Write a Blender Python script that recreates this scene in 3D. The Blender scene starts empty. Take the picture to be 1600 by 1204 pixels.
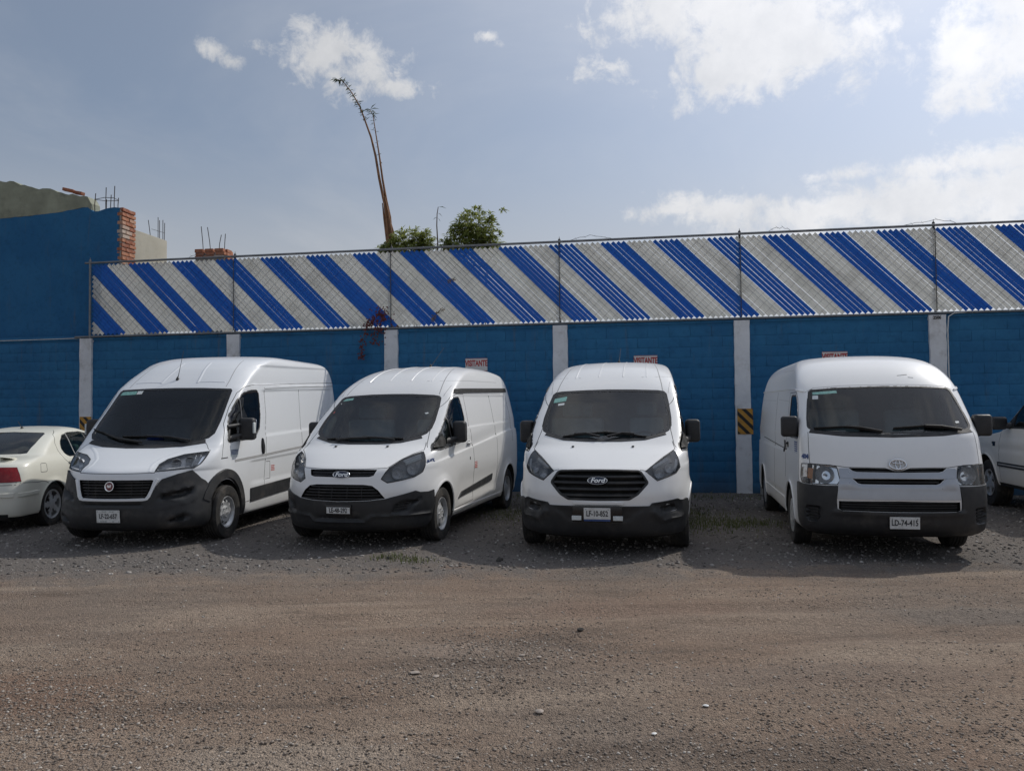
import bpy, bmesh, math, random
import numpy as np
from mathutils import Vector, Matrix, noise, geometry
from mathutils.bvhtree import BVHTree

random.seed(7)
rng = np.random.default_rng(11)
scene = bpy.context.scene
COL = scene.collection
R = math.radians

# ------------------------------------------------------------------ camera
CAM_H = 1.625
cam_data = bpy.data.cameras.new('camera')
cam_data.sensor_width = 36.0
cam_data.lens = 36.0 * 1253.4 / 1600.0
cam_data.clip_start = 0.05
cam_data.clip_end = 6000.0
cam = bpy.data.objects.new('camera', cam_data)
COL.objects.link(cam)
cam.matrix_world = (Matrix.Translation((0, 0, CAM_H)) @ Matrix.Rotation(R(90) + 0.03053, 4, 'X')
                    @ Matrix.Rotation(-0.01043, 4, 'Z'))
scene.camera = cam

# ------------------------------------------------------------------ light
SUN_EL, SUN_AZ = R(44), R(53)
SKY_STRENGTH = 0.085
SUN_DIR = Vector((math.sin(SUN_AZ) * math.cos(SUN_EL), math.cos(SUN_AZ) * math.cos(SUN_EL), math.sin(SUN_EL)))
EXPOSURE = 0.05
world = bpy.data.worlds.new('World')
scene.world = world
world.use_nodes = True


def sock(node, *names):
    for n in names:
        if n in node.inputs:
            return node.inputs[n]
    raise KeyError(names)


class NT:
    """small helper round a node tree"""

    def __init__(s, tree):
        s.t = tree
        s.n = tree.nodes
        s.l = tree.links

    def add(s, kind, **kw):
        nd = s.n.new(kind)
        for k, v in kw.items():
            setattr(nd, k, v)
        return nd

    def put(s, inp, val):
        if isinstance(val, bpy.types.NodeSocket):
            s.l.new(val, inp)
        elif val is not None:
            inp.default_value = val

    def math(s, op, a, b=None, c=None, clamp=False):
        nd = s.add('ShaderNodeMath', operation=op)
        nd.use_clamp = clamp
        for i, v in enumerate((a, b, c)):
            if v is not None:
                s.put(nd.inputs[i], v)
        return nd.outputs[0]

    def vmath(s, op, a, b=None):
        nd = s.add('ShaderNodeVectorMath', operation=op)
        s.put(nd.inputs[0], a)
        if b is not None:
            s.put(nd.inputs[1], b)
        return nd.outputs['Value'] if op in ('DOT_PRODUCT', 'LENGTH', 'DISTANCE') else nd.outputs[0]

    def noise(s, vec, scale, detail=4, rough=0.55, dist=0.0, out='Fac'):
        nd = s.add('ShaderNodeTexNoise')
        s.put(nd.inputs['Vector'], vec)
        nd.inputs['Scale'].default_value = scale
        nd.inputs['Detail'].default_value = detail
        nd.inputs['Roughness'].default_value = rough
        nd.inputs['Distortion'].default_value = dist
        return nd.outputs[out] if out in nd.outputs else nd.outputs[0]

    def ramp(s, fac, stops, interp='LINEAR'):
        nd = s.add('ShaderNodeValToRGB')
        cr = nd.color_ramp
        cr.interpolation = interp
        while len(cr.elements) > len(stops):
            cr.elements.remove(cr.elements[-1])
        while len(cr.elements) < len(stops):
            cr.elements.new(0.5)
        for e, (p, c) in zip(cr.elements, stops):
            e.position = p
            e.color = (c, c, c, 1) if isinstance(c, (int, float)) else (*c, 1)
        s.put(nd.inputs[0], fac)
        return nd.outputs[0]

    def mix(s, fac, a, b, mode='MIX'):
        nd = s.add('ShaderNodeMix', data_type='RGBA', blend_type=mode)
        nd.clamp_factor = True
        s.put(nd.inputs[0], fac)
        for i, v in ((6, a), (7, b)):
            if isinstance(v, (tuple, list)):
                v = (*v, 1) if len(v) == 3 else v
            s.put(nd.inputs[i], v)
        return nd.outputs[2]

    def smooth(s, val, a, b):
        nd = s.add('ShaderNodeMapRange', interpolation_type='SMOOTHSTEP')
        s.put(nd.inputs[0], val)
        nd.inputs[1].default_value = a
        nd.inputs[2].default_value = b
        return nd.outputs[0]


def build_world():
    w = NT(world.node_tree)
    w.n.clear()
    out = w.add('ShaderNodeOutputWorld')
    bg = w.add('ShaderNodeBackground')
    sky = w.add('ShaderNodeTexSky', sky_type='NISHITA')
    sky.sun_disc = False
    sky.sun_elevation = SUN_EL
    sky.sun_rotation = SUN_AZ
    sky.altitude = 2200
    sky.air_density = 1.25
    sky.dust_density = 3.2
    sky.ozone_density = 1.6
    geo = w.add('ShaderNodeTexCoord')
    d = w.vmath('NORMALIZE', geo.outputs['Generated'])
    sep = w.add('ShaderNodeSeparateXYZ')
    w.put(sep.inputs[0], d)
    x, y, z = sep.outputs
    # cloud field: noise on a flat layer high above
    zz = w.math('MAXIMUM', z, 0.03)
    inv = w.math('DIVIDE', 1.0, w.math('ADD', zz, 0.12))
    comb = w.add('ShaderNodeCombineXYZ')
    w.put(comb.inputs[0], w.math('MULTIPLY', x, inv))
    w.put(comb.inputs[1], w.math('MULTIPLY', y, inv))
    w.put(comb.inputs[2], z)
    edge = w.noise(d, 11.0, 12, 0.66, 0.30)
    fine = w.noise(d, 34.0, 10, 0.66, 0.35)
    en = w.math('ADD', w.math('MULTIPLY', w.math('SUBTRACT', edge, 0.5), 3.4),
                w.math('MULTIPLY', w.math('SUBTRACT', fine, 0.5), 2.4))
    dens = None
    # single cumulus clouds: direction, half width, half height, roundness, weight
    for (dx, dz, hw, hh, wt) in CLOUDS:
        v = Vector((dx, 1.0, dz)).normalized()
        right = Vector((1, -dx, 0)).normalized()
        up = right.cross(v)
        a = w.math('DIVIDE', w.vmath('DOT_PRODUCT', d, tuple(right)), hw)
        b = w.math('DIVIDE', w.vmath('DOT_PRODUCT', d, tuple(up)), hh)
        r2 = w.math('ADD', w.math('MULTIPLY', a, a), w.math('MULTIPLY', b, b))
        front = w.math('GREATER_THAN', w.vmath('DOT_PRODUCT', d, tuple(v)), 0.0)
        k = w.math('MULTIPLY', w.math('SUBTRACT', 1.0, w.math('SQRT', r2)), wt)
        k = w.math('SUBTRACT', w.math('MULTIPLY', w.math('ADD', k, 3.0), front), 3.0)
        dens = k if dens is None else w.math('MAXIMUM', dens, k)
    one = w.smooth(w.math('ADD', dens, en), -0.12, 0.90)
    # scattered field over the rest of the sky (what the windscreens reflect)
    f1 = w.noise(comb.outputs[0], 3.4, 9, 0.60, 0.4)
    field = w.smooth(f1, 0.49, 0.66)
    ahead = w.math('MULTIPLY', w.smooth(y, 0.15, 0.50), w.smooth(z, 0.80, 0.60))
    field = w.math('MULTIPLY', field, w.math('SUBTRACT', 1.0, ahead))
    # faint high veil and a hazy bank towards the horizon
    veil = w.math('MULTIPLY', w.smooth(w.noise(comb.outputs[0], 0.7, 6, 0.62, 0.6), 0.42, 0.8), 0.30)
    alpha = w.math('MAXIMUM', w.math('MULTIPLY', one, 0.93), w.math('MULTIPLY', field, 0.85))
    alpha = w.math('MAXIMUM', alpha, veil)
    shade = w.noise(d, 13.0, 8, 0.62)
    ccol = w.ramp(shade, [(0.30, (5.6, 5.75, 6.0)), (0.70, (7.8, 7.8, 7.85))])
    skyc = w.mix(SKY_HAZE, sky.outputs[0], (3.25, 3.75, 4.55))
    low = w.math('MULTIPLY', w.smooth(z, 0.34, 0.12), 0.85)
    skyc = w.mix(low, skyc, (4.95, 5.15, 5.50))
    col = w.mix(alpha, skyc, ccol)
    # forward-scattered light of the hazy air round the sun
    tow = w.math('MAXIMUM', w.vmath('DOT_PRODUCT', d, tuple(SUN_DIR)), 0.0)
    glow = w.math('MULTIPLY', w.math('POWER', tow, 4.0), 7.5)
    sc = w.add('ShaderNodeVectorMath', operation='SCALE')
    sc.inputs[0].default_value = (0.97, 0.98, 1.05)
    w.put(sc.inputs['Scale'], glow)
    col = w.vmath('ADD', col, sc.outputs[0])
    w.put(bg.inputs[0], col)
    bg.inputs[1].default_value = SKY_STRENGTH
    w.put(out.inputs[0], bg.outputs[0])


SKY_HAZE = 0.5
# direction (x/y, z/y), half sizes, weight
CLOUDS = [
    (-0.235, 0.455, 0.070, 0.042, 1.0), (-0.19, 0.428, 0.070, 0.032, 1.0), (-0.145, 0.410, 0.045, 0.016, 0.8), (-0.255, 0.485, 0.03, 0.02, 0.7),
    (-0.375, 0.460, 0.022, 0.014, 0.8), (-0.350, 0.444, 0.018, 0.013, 0.75), (-0.025, 0.472, 0.014, 0.006, 0.45), (-0.005, 0.462, 0.012, 0.006, 0.45),
    (0.20, 0.500, 0.10, 0.06, 1.3), (0.33, 0.475, 0.14, 0.07, 1.4), (0.28, 0.435, 0.13, 0.042, 1.2), (0.41, 0.505, 0.07, 0.045, 1.1), (0.13, 0.430, 0.045, 0.020, 0.9), (0.44, 0.418, 0.025, 0.018, 0.7), (0.30, 0.545, 0.16, 0.06, 1.4),
    (0.575, 0.455, 0.045, 0.040, 1.1), (0.63, 0.450, 0.075, 0.065, 1.3), (0.66, 0.53, 0.10, 0.06, 1.3),
    (0.28, 0.250, 0.08, 0.020, 0.9), (0.39, 0.246, 0.13, 0.028, 1.1), (0.52, 0.255, 0.11, 0.032, 1.2), (0.62, 0.265, 0.10, 0.040, 1.2),
    (0.43, 0.294, 0.022, 0.009, 0.6), (0.54, 0.300, 0.045, 0.014, 0.9), (0.63, 0.312, 0.055, 0.024, 1.0), (0.20, 0.248, 0.05, 0.010, 0.7), (0.38, 0.288, 0.014, 0.006, 0.45),
]
build_world()

sun_data = bpy.data.lights.new('sun', 'SUN')
sun_data.energy = 2.3
sun_data.angle = R(0.55)
sun_data.color = (1.0, 0.95, 0.87)
sun = bpy.data.objects.new('sun', sun_data)
COL.objects.link(sun)
sun.rotation_euler = SUN_DIR.to_track_quat('Z', 'Y').to_euler()
sun.location = SUN_DIR * 40

vs = scene.view_settings
vs.view_transform = 'Standard'
vs.look = 'None'
vs.gamma = 1.0
vs.exposure = EXPOSURE
vs.use_curve_mapping = False
scene.render.engine = 'CYCLES'
scene.cycles.max_bounces = 8
scene.cycles.transparent_max_bounces = 12
scene.cycles.caustics_reflective = False
scene.cycles.caustics_refractive = False


# ------------------------------------------------------------------ materials
MATS = {}


def new_mat(name):
    m = bpy.data.materials.new(name)
    m.use_nodes = True
    t = NT(m.node_tree)
    b = t.n['Principled BSDF']
    MATS[name] = m
    return m, t, b


def simple(name, col, rough=0.5, metal=0.0, vary=0.12, scale=6.0, bump=0.0, bscale=60.0, coat=0.0, spec=0.5, dirt=None):
    m, t, b = new_mat(name)
    tc = t.add('ShaderNodeTexCoord').outputs['Object']
    n1 = t.noise(tc, scale, 5, 0.6)
    lo = tuple(c * (1 - vary) for c in col)
    hi = tuple(min(1, c * (1 + vary)) for c in col)
    c = t.ramp(n1, [(0.3, lo), (0.7, hi)])
    if dirt:
        dcol, amt, dsc = dirt
        c = t.mix(t.math('MULTIPLY', t.smooth(t.noise(tc, dsc, 8, 0.65), 0.48, 0.75), amt), c, dcol)
    t.put(b.inputs['Base Color'], c)
    b.inputs['Metallic'].default_value = metal
    r = t.ramp(t.noise(tc, scale * 2.3, 4), [(0.3, max(0.02, rough * 0.82)), (0.7, min(1, rough * 1.18))])
    t.put(b.inputs['Roughness'], r)
    b.inputs['Specular IOR Level'].default_value = spec
    if coat:
        b.inputs['Coat Weight'].default_value = coat
        b.inputs['Coat Roughness'].default_value = 0.06
    if bump:
        bp = t.add('ShaderNodeBump')
        bp.inputs['Strength'].default_value = bump
        bp.inputs['Distance'].default_value = 0.01
        t.put(bp.inputs['Height'], t.noise(tc, bscale, 6, 0.65))
        t.put(b.inputs['Normal'], bp.outputs[0])
    return m


def paint_mat(name, col, dust=(0.36, 0.31, 0.26)):
    """car paint: clear coat, thin road dust that thickens low on the body"""
    m, t, b = new_mat(name)
    tc = t.add('ShaderNodeTexCoord').outputs['Object']
    sep = t.add('ShaderNodeSeparateXYZ')
    t.put(sep.inputs[0], tc)
    low = t.smooth(sep.outputs[2], 0.95, 0.25)
    n = t.noise(tc, 3.2, 8, 0.68)
    strk = t.add('ShaderNodeMapping')
    strk.inputs['Scale'].default_value = (9, 9, 1.1)
    t.put(strk.inputs[0], tc)
    s2 = t.noise(strk.outputs[0], 2.0, 7, 0.65)
    amt = t.math('ADD', t.math('MULTIPLY', t.math('MULTIPLY', low, n), 0.34),
                 t.math('MULTIPLY', t.smooth(s2, 0.52, 0.8), 0.07))
    c = t.mix(amt, (*col, 1), (*dust, 1))
    t.put(b.inputs['Base Color'], c)
    t.put(b.inputs['Roughness'], t.math('ADD', t.math('MULTIPLY', amt, 0.9), 0.32))
    b.inputs['Coat Weight'].default_value = 0.55
    t.put(b.inputs['Coat Roughness'], t.math('ADD', t.math('MULTIPLY', n, 0.12), 0.06))
    return m


def glass_mat(name, tint, gloss=1.0, haze=0.0):
    m, t, b = new_mat(name)
    t.n.remove(b)
    out = t.n['Material Output']
    tr = t.add('ShaderNodeBsdfTransparent')
    tr.inputs[0].default_value = (*tint, 1)
    gl = t.add('ShaderNodeBsdfGlossy')
    gl.inputs['Roughness'].default_value = 0.015
    gl.inputs['Color'].default_value = (gloss, gloss, gloss, 1)
    fr = t.add('ShaderNodeFresnel')
    fr.inputs['IOR'].default_value = 1.52
    mx = t.add('ShaderNodeMixShader')
    t.put(mx.inputs[0], t.math('MULTIPLY', fr.outputs[0], 1.1, clamp=True))
    t.put(mx.inputs[1], tr.outputs[0])
    t.put(mx.inputs[2], gl.outputs[0])
    res = mx.outputs[0]
    if haze:
        df = t.add('ShaderNodeBsdfDiffuse')
        df.inputs[0].default_value = (0.30, 0.315, 0.32, 1)
        m2 = t.add('ShaderNodeMixShader')
        tc = t.add('ShaderNodeTexCoord').outputs['Object']
        t.put(m2.inputs[0], t.math('MULTIPLY', t.smooth(t.noise(tc, 2.5, 7, 0.65), 0.25, 0.85), haze))
        t.put(m2.inputs[1], res)
        t.put(m2.inputs[2], df.outputs[0])
        res = m2.outputs[0]
    t.put(out.inputs[0], res)
    return m


paint_mat('van_white', (0.84, 0.84, 0.83))
paint_mat('van_white_cool', (0.79, 0.81, 0.83))
paint_mat('sedan_cream', (0.74, 0.735, 0.65))
paint_mat('pickup_white', (0.72, 0.70, 0.66))
simple('black_plastic', (0.022, 0.023, 0.025), 0.55, vary=0.2, bump=0.08, bscale=220, dirt=((0.16, 0.14, 0.12), 0.35, 3.0))
simple('black_gloss', (0.012, 0.012, 0.013), 0.25, vary=0.1)
simple('black_matt', (0.010, 0.010, 0.010), 0.8, vary=0.2)
simple('cab_trim', (0.26, 0.28, 0.28), 0.75, vary=0.2, scale=3)
simple('lamp_white', (0.72, 0.73, 0.74), 0.3, vary=0.08)
simple('lamp_dish', (0.62, 0.63, 0.65), 0.30, 0.35, vary=0.2, scale=30)
simple('dash_trim', (0.10, 0.108, 0.110), 0.7, vary=0.15, bump=0.05)
simple('dark_trim', (0.040, 0.041, 0.043), 0.75, vary=0.15, bump=0.05)
simple('lamp_grey', (0.26, 0.265, 0.275), 0.45, vary=0.15)
simple('lamp_silver', (0.62, 0.63, 0.65), 0.35, 0.3, vary=0.1)
simple('grey_trim', (0.16, 0.165, 0.17), 0.8, vary=0.15)
simple('seat_fabric', (0.24, 0.25, 0.26), 0.9, vary=0.2, bump=0.15, bscale=150)
simple('underbody', (0.012, 0.011, 0.010), 0.9, vary=0.3)
simple('rubber', (0.022, 0.021, 0.020), 0.82, vary=0.25, bump=0.12, bscale=90, dirt=((0.13, 0.11, 0.09), 0.65, 5.0))
simple('chrome', (0.75, 0.76, 0.78), 0.10, 1.0, vary=0.05)
simple('reflector', (0.82, 0.83, 0.85), 0.16, 1.0, vary=0.08)
simple('steel_rim', (0.56, 0.57, 0.58), 0.40, 0.45, vary=0.1, dirt=((0.17, 0.14, 0.12), 0.5, 6.0))
simple('silver_trim', (0.40, 0.42, 0.46), 0.33, 0.55, vary=0.05, coat=0.5)
simple('seam_dark', (0.02, 0.02, 0.02), 0.8, vary=0.1)
simple('seam_grey', (0.36, 0.36, 0.36), 0.6, vary=0.1)
simple('brake', (0.10, 0.09, 0.085), 0.6, 0.6, vary=0.3)
simple('amber', (0.62, 0.22, 0.05), 0.3, vary=0.1)
simple('plate_white', (0.66, 0.67, 0.66), 0.45, vary=0.08, scale=20, dirt=((0.25, 0.22, 0.19), 0.4, 14))
simple('plate_ink', (0.03, 0.035, 0.04), 0.5, vary=0.1)
simple('plate_green', (0.16, 0.22, 0.20), 0.5, vary=0.2, scale=50)
simple('emblem_blue', (0.012, 0.022, 0.060), 0.25, vary=0.1, coat=0.6)
simple('emblem_red', (0.16, 0.03, 0.035), 0.3, vary=0.15, coat=0.5)
simple('ink_blue', (0.03, 0.07, 0.22), 0.5, vary=0.1)
simple('ink_red', (0.55, 0.12, 0.10), 0.5, vary=0.1)
simple('sticker_green', (0.20, 0.42, 0.38), 0.5, vary=0.3, scale=40)
simple('sticker_white', (0.62, 0.66, 0.66), 0.5, vary=0.1, scale=40)
simple('paper', (0.70, 0.68, 0.60), 0.8, vary=0.1)
simple('cap_blue', (0.02, 0.06, 0.26), 0.8, vary=0.2)
glass_mat('windscreen_glass', (0.72, 0.84, 0.86), haze=0.008)
glass_mat('tinted_glass', (0.13, 0.17, 0.16), haze=0.04)
glass_mat('screen_tint', (0.52, 0.58, 0.60), haze=0.008)
glass_mat('smoked_glass', (0.035, 0.04, 0.043), haze=0.04)
glass_mat('lamp_lens', (0.90, 0.91, 0.92), haze=0.03)
glass_mat('green_glass', (0.30, 0.43, 0.39), haze=0.02)
m, t, b = new_mat('red_lens')
t.put(b.inputs['Base Color'], t.ramp(t.noise(t.add('ShaderNodeTexCoord').outputs['Object'], 30, 3), [(0.3, (0.20, 0.003, 0.005)), (0.7, (0.28, 0.006, 0.008))]))
b.inputs['Roughness'].default_value = 0.15
b.inputs['Coat Weight'].default_value = 0.2


# ------------------------------------------------------------------ mesh helpers
def link(o, parent=None):
    COL.objects.link(o)
    if parent is not None:
        o.parent = parent
    return o


def tag(o, label=None, cat=None, group=None, kind=None):
    if label:
        o['label'] = label
    if cat:
        o['category'] = cat
    if group:
        o['group'] = group
    if kind:
        o['kind'] = kind
    return o


def empty(name, loc=(0, 0, 0), rz=0.0, parent=None):
    o = bpy.data.objects.new(name, None)
    o.empty_display_size = 0.2
    link(o, parent)
    o.location = loc
    o.rotation_euler = (0, 0, rz)
    return o


def mat_list(mats):
    if isinstance(mats, str):
        mats = [mats]
    return [MATS[k] for k in mats]


def obj_pydata(name, verts, faces, mats, parent=None, smooth=None, midx=None):
    me = bpy.data.meshes.new(name)
    me.from_pydata([tuple(v) for v in verts], [], faces)
    for k in mat_list(mats):
        me.materials.append(k)
    if midx is not None:
        me.polygons.foreach_set('material_index', midx)
    if smooth is not None:
        me.polygons.foreach_set('use_smooth', [True] * len(me.polygons))
        me.set_sharp_from_angle(angle=R(smooth))
    me.update()
    o = bpy.data.objects.new(name, me)
    return link(o, parent)


def obj_bm(name, bm, mats, parent=None, smooth=None):
    me = bpy.data.meshes.new(name)
    bmesh.ops.recalc_face_normals(bm, faces=bm.faces)
    bm.to_mesh(me)
    bm.free()
    for k in mat_list(mats):
        me.materials.append(k)
    if smooth is not None:
        me.polygons.foreach_set('use_smooth', [True] * len(me.polygons))
        me.set_sharp_from_angle(angle=R(smooth))
    o = bpy.data.objects.new(name, me)
    return link(o, parent)


def bm_box(bm, c, s, rot=None, bevel=0.0, seg=2, mat=0):
    """box centre c, full size s, optional rotation matrix"""
    M = Matrix.Translation(c)
    if rot is not None:
        M = M @ rot.to_4x4()
    M = M @ Matrix.Diagonal((*s, 1.0))
    r = bmesh.ops.create_cube(bm, size=1.0, matrix=M)
    vs_ = r['verts']
    fs = {f for v in vs_ for f in v.link_faces}
    for f in fs:
        f.material_index = mat
    if bevel > 0:
        es = list({e for v in vs_ for e in v.link_edges})
        bmesh.ops.bevel(bm, geom=es, offset=bevel, segments=seg, profile=0.5, affect='EDGES')
    return vs_


def bm_tube(bm, pts, rad, n=8, cap=True, mat=0):
    """tube along points; rad a number or one per point"""
    pts = [Vector(p) for p in pts]
    rads = rad if isinstance(rad, (list, tuple)) else [rad] * len(pts)
    rings = []
    prev = None
    for i, p in enumerate(pts):
        d = (pts[min(i + 1, len(pts) - 1)] - pts[max(i - 1, 0)])
        if d.length < 1e-9:
            d = Vector((0, 0, 1))
        d.normalize()
        if prev is None:
            a = d.orthogonal().normalized()
        else:
            a = (prev - d * prev.dot(d))
            a = a.normalized() if a.length > 1e-6 else d.orthogonal().normalized()
        prev = a
        b_ = d.cross(a)
        rings.append([bm.verts.new(p + (a * math.cos(2 * math.pi * k / n) + b_ * math.sin(2 * math.pi * k / n)) * rads[i]) for k in range(n)])
    for r0, r1 in zip(rings, rings[1:]):
        for k in range(n):
            f = bm.faces.new((r0[k], r0[(k + 1) % n], r1[(k + 1) % n], r1[k]))
            f.material_index = mat
    if cap:
        for r in (rings[0], rings[-1]):
            f = bm.faces.new(r)
            f.material_index = mat
    return rings


def bm_lathe(bm, prof, n=48, axis='X', centre=(0, 0, 0), closed=True, mat=0, mod=None):
    """revolve (a, r) profile about an axis; a is the position along the axis"""
    c = Vector(centre)
    rings = []
    for (a, r) in prof:
        ring = []
        for k in range(n):
            th = 2 * math.pi * k / n
            rr = r * (mod(a, r, k) if mod else 1.0)
            if axis == 'X':
                v = Vector((a, rr * math.cos(th), rr * math.sin(th)))
            elif axis == 'Y':
                v = Vector((rr * math.cos(th), a, rr * math.sin(th)))
            else:
                v = Vector((rr * math.cos(th), rr * math.sin(th), a))
            ring.append(bm.verts.new(c + v))
        rings.append(ring)
    pairs = list(zip(rings, rings[1:]))
    if closed:
        pairs.append((rings[-1], rings[0]))
    for r0, r1 in pairs:
        for k in range(n):
            f = bm.faces.new((r0[k], r0[(k + 1) % n], r1[(k + 1) % n], r1[k]))
            f.material_index = mat
    return rings


def text_obj(name, s, size, mat, parent, M, extrude=0.001, sx=1.0, bold=0.0, shear=0.0):
    cu = bpy.data.curves.new(name, 'FONT')
    cu.body = s
    cu.size = size
    cu.align_x = 'CENTER'
    cu.align_y = 'CENTER'
    cu.extrude = extrude
    cu.offset = bold
    cu.shear = shear
    cu.resolution_u = 3
    tmp = bpy.data.objects.new(name + '_curve', cu)
    COL.objects.link(tmp)
    dg = bpy.context.evaluated_depsgraph_get()
    me = bpy.data.meshes.new_from_object(tmp.evaluated_get(dg))
    bpy.data.objects.remove(tmp)
    bpy.data.curves.remove(cu)
    me.transform(M @ Matrix.Diagonal((sx, 1, 1, 1)))
    me.materials.clear()
    me.materials.append(MATS[mat])
    me.name = name
    return link(bpy.data.objects.new(name, me), parent)


# ------------------------------------------------------------------ vehicle body kit
# local frame of a vehicle: +x to the right of someone facing its nose, y back from the nose, z up
def pchip(xk, yk, xq):
    xk = np.asarray(xk, float)
    yk = np.asarray(yk, float)
    h = np.diff(xk)
    dl = np.diff(yk) / h
    m = np.zeros_like(yk)
    m[0], m[-1] = dl[0], dl[-1]
    for i in range(1, len(yk) - 1):
        if dl[i - 1] * dl[i] > 0:
            w1, w2 = 2 * h[i] + h[i - 1], h[i] + 2 * h[i - 1]
            m[i] = (w1 + w2) / (w1 / dl[i - 1] + w2 / dl[i])
    i = np.clip(np.searchsorted(xk, xq) - 1, 0, len(h) - 1)
    tt = (xq - xk[i]) / h[i]
    return ((2 * tt ** 3 - 3 * tt ** 2 + 1) * yk[i] + (tt ** 3 - 2 * tt ** 2 + tt) * h[i] * m[i]
            + (-2 * tt ** 3 + 3 * tt ** 2) * yk[i + 1] + (tt ** 3 - tt ** 2) * h[i] * m[i + 1])


def loft(keys, step=0.028, nf=26, ns=70, nr=12, disp=None):
    """body shell from water lines. key row: z, front y, front depth, front exponent, half width, rear y, rear depth, rear exponent"""
    K = np.array(keys, float)
    dd = np.sqrt(np.diff(K[:, 0]) ** 2 + np.diff(K[:, 1]) ** 2 + np.diff(K[:, 4]) ** 2 + 0.25 * np.diff(K[:, 5]) ** 2)
    s = np.r_[0, np.cumsum(np.maximum(dd, 0.01))]
    nrow = max(8, int(s[-1] / step))
    q = np.linspace(0, s[-1], nrow)
    q = np.unique(np.round(np.r_[q, s], 6))
    q = q[np.r_[True, np.diff(q) > 0.004]]
    rows = np.stack([pchip(s, K[:, j], q) for j in range(8)], 1)
    verts, ncol = [], None
    for (z, yf, D, n, w, yr, Dr, nr_) in rows:
        ph = np.linspace(0, math.pi / 2, nf)
        xf = w * np.sin(ph) ** (2 / n)
        yf_ = yf + D * (1 - np.cos(ph) ** (2 / n))
        ys = np.linspace(yf + D, yr - Dr, ns + 2)[1:-1]
        ph2 = np.linspace(math.pi / 2, 0, nr)
        xr = w * np.sin(ph2) ** (2 / nr_)
        yr_ = yr - Dr * (1 - np.cos(ph2) ** (2 / nr_))
        X = np.r_[xf, np.full(ns, w), xr]
        Y = np.r_[yf_, ys, yr_]
        if disp is not None:
            X = X - disp(X, Y, np.full_like(X, z), w) * (X > 0.05)
        right = np.stack([X, Y, np.full_like(X, z)], 1)
        left = right[1:-1][::-1] * np.array([-1, 1, 1])
        ring = np.r_[right, left]
        ncol = len(ring)
        verts.append(ring)
    V = np.concatenate(verts)
    faces = []
    nrw = len(verts)
    for r in range(nrw - 1):
        a = r * ncol
        for c in range(ncol):
            c2 = (c + 1) % ncol
            faces.append((a + c, a + c2, a + ncol + c2, a + ncol + c))
    half = nf + ns + nr                      # ladder caps
    for base, flip in ((0, True), ((nrw - 1) * ncol, False)):
        for i in range(0, half - 1):
            l0 = (ncol - i) % ncol
            l1 = ncol - i - 1 if i + 1 < half - 1 else i + 1
            r0, r1 = i, i + 1
            q4 = [base + r0, base + r1, base + l1, base + l0]
            q4 = list(dict.fromkeys(q4))
            if len(q4) >= 3:
                faces.append(tuple(q4[::-1]) if flip else tuple(q4))
    return V, faces


def fillet(poly, r, n=4):
    if r <= 0:
        return list(poly)
    out = []
    P = [Vector(p[:2]) for p in poly]
    for i, p in enumerate(P):
        a, c = P[i - 1], P[(i + 1) % len(P)]
        u, v = (a - p), (c - p)
        k = min(r, u.length * 0.45, v.length * 0.45)
        if k < 1e-4 or u.normalized().angle(v.normalized(), 3.14) > 2.95:
            out.append(tuple(p))
            continue
        s0, s1 = p + u.normalized() * k, p + v.normalized() * k
        for j in range(n + 1):
            tt = j / n
            out.append(tuple(s0 * (1 - tt) ** 2 + p * 2 * tt * (1 - tt) + s1 * tt ** 2))
    return out


def resample(pts, h, closed=True):
    out = []
    n = len(pts)
    for i in range(n if closed else n - 1):
        a, b_ = Vector(pts[i]), Vector(pts[(i + 1) % n])
        k = max(1, int(math.ceil((b_ - a).length / h)))
        for j in range(k):
            out.append(tuple(a.lerp(b_, j / k)))
    if not closed:
        out.append(tuple(pts[-1]))
    return out


def inside(p, poly):
    x, y = p
    c = False
    j = len(poly) - 1
    for i in range(len(poly)):
        xi, yi = poly[i]
        xj, yj = poly[j]
        if (yi > y) != (yj > y) and x < (xj - xi) * (y - yi) / (yj - yi + 1e-15) + xi:
            c = not c
        j = i
    return c


def tri2d(poly, h):
    """triangulate a polygon with a grid of inner points"""
    P = [Vector(p) for p in poly]
    n = len(P)
    xs = [p.x for p in P]
    ys = [p.y for p in P]
    pts = list(P)
    segs = [(P[i], P[(i + 1) % n]) for i in range(n)]
    y = min(ys) + h * 0.5
    row = 0
    while y < max(ys):
        x = min(xs) + (h * 0.5 if row % 2 else h)
        while x < max(xs):
            if inside((x, y), poly):
                q = Vector((x, y))
                if min((geometry.intersect_point_line(q, a, b_)[0].to_2d() - q).length if 0 <= geometry.intersect_point_line(q, a, b_)[1] <= 1 else min((a - q).length, (b_ - q).length) for a, b_ in segs) > h * 0.35:
                    pts.append(q)
            x += h
        y += h * 0.87
        row += 1
    r = geometry.delaunay_2d_cdt(pts, [(i, (i + 1) % n) for i in range(n)], [list(range(n))], 1, 1e-6)
    return r[0], r[2]


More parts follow.
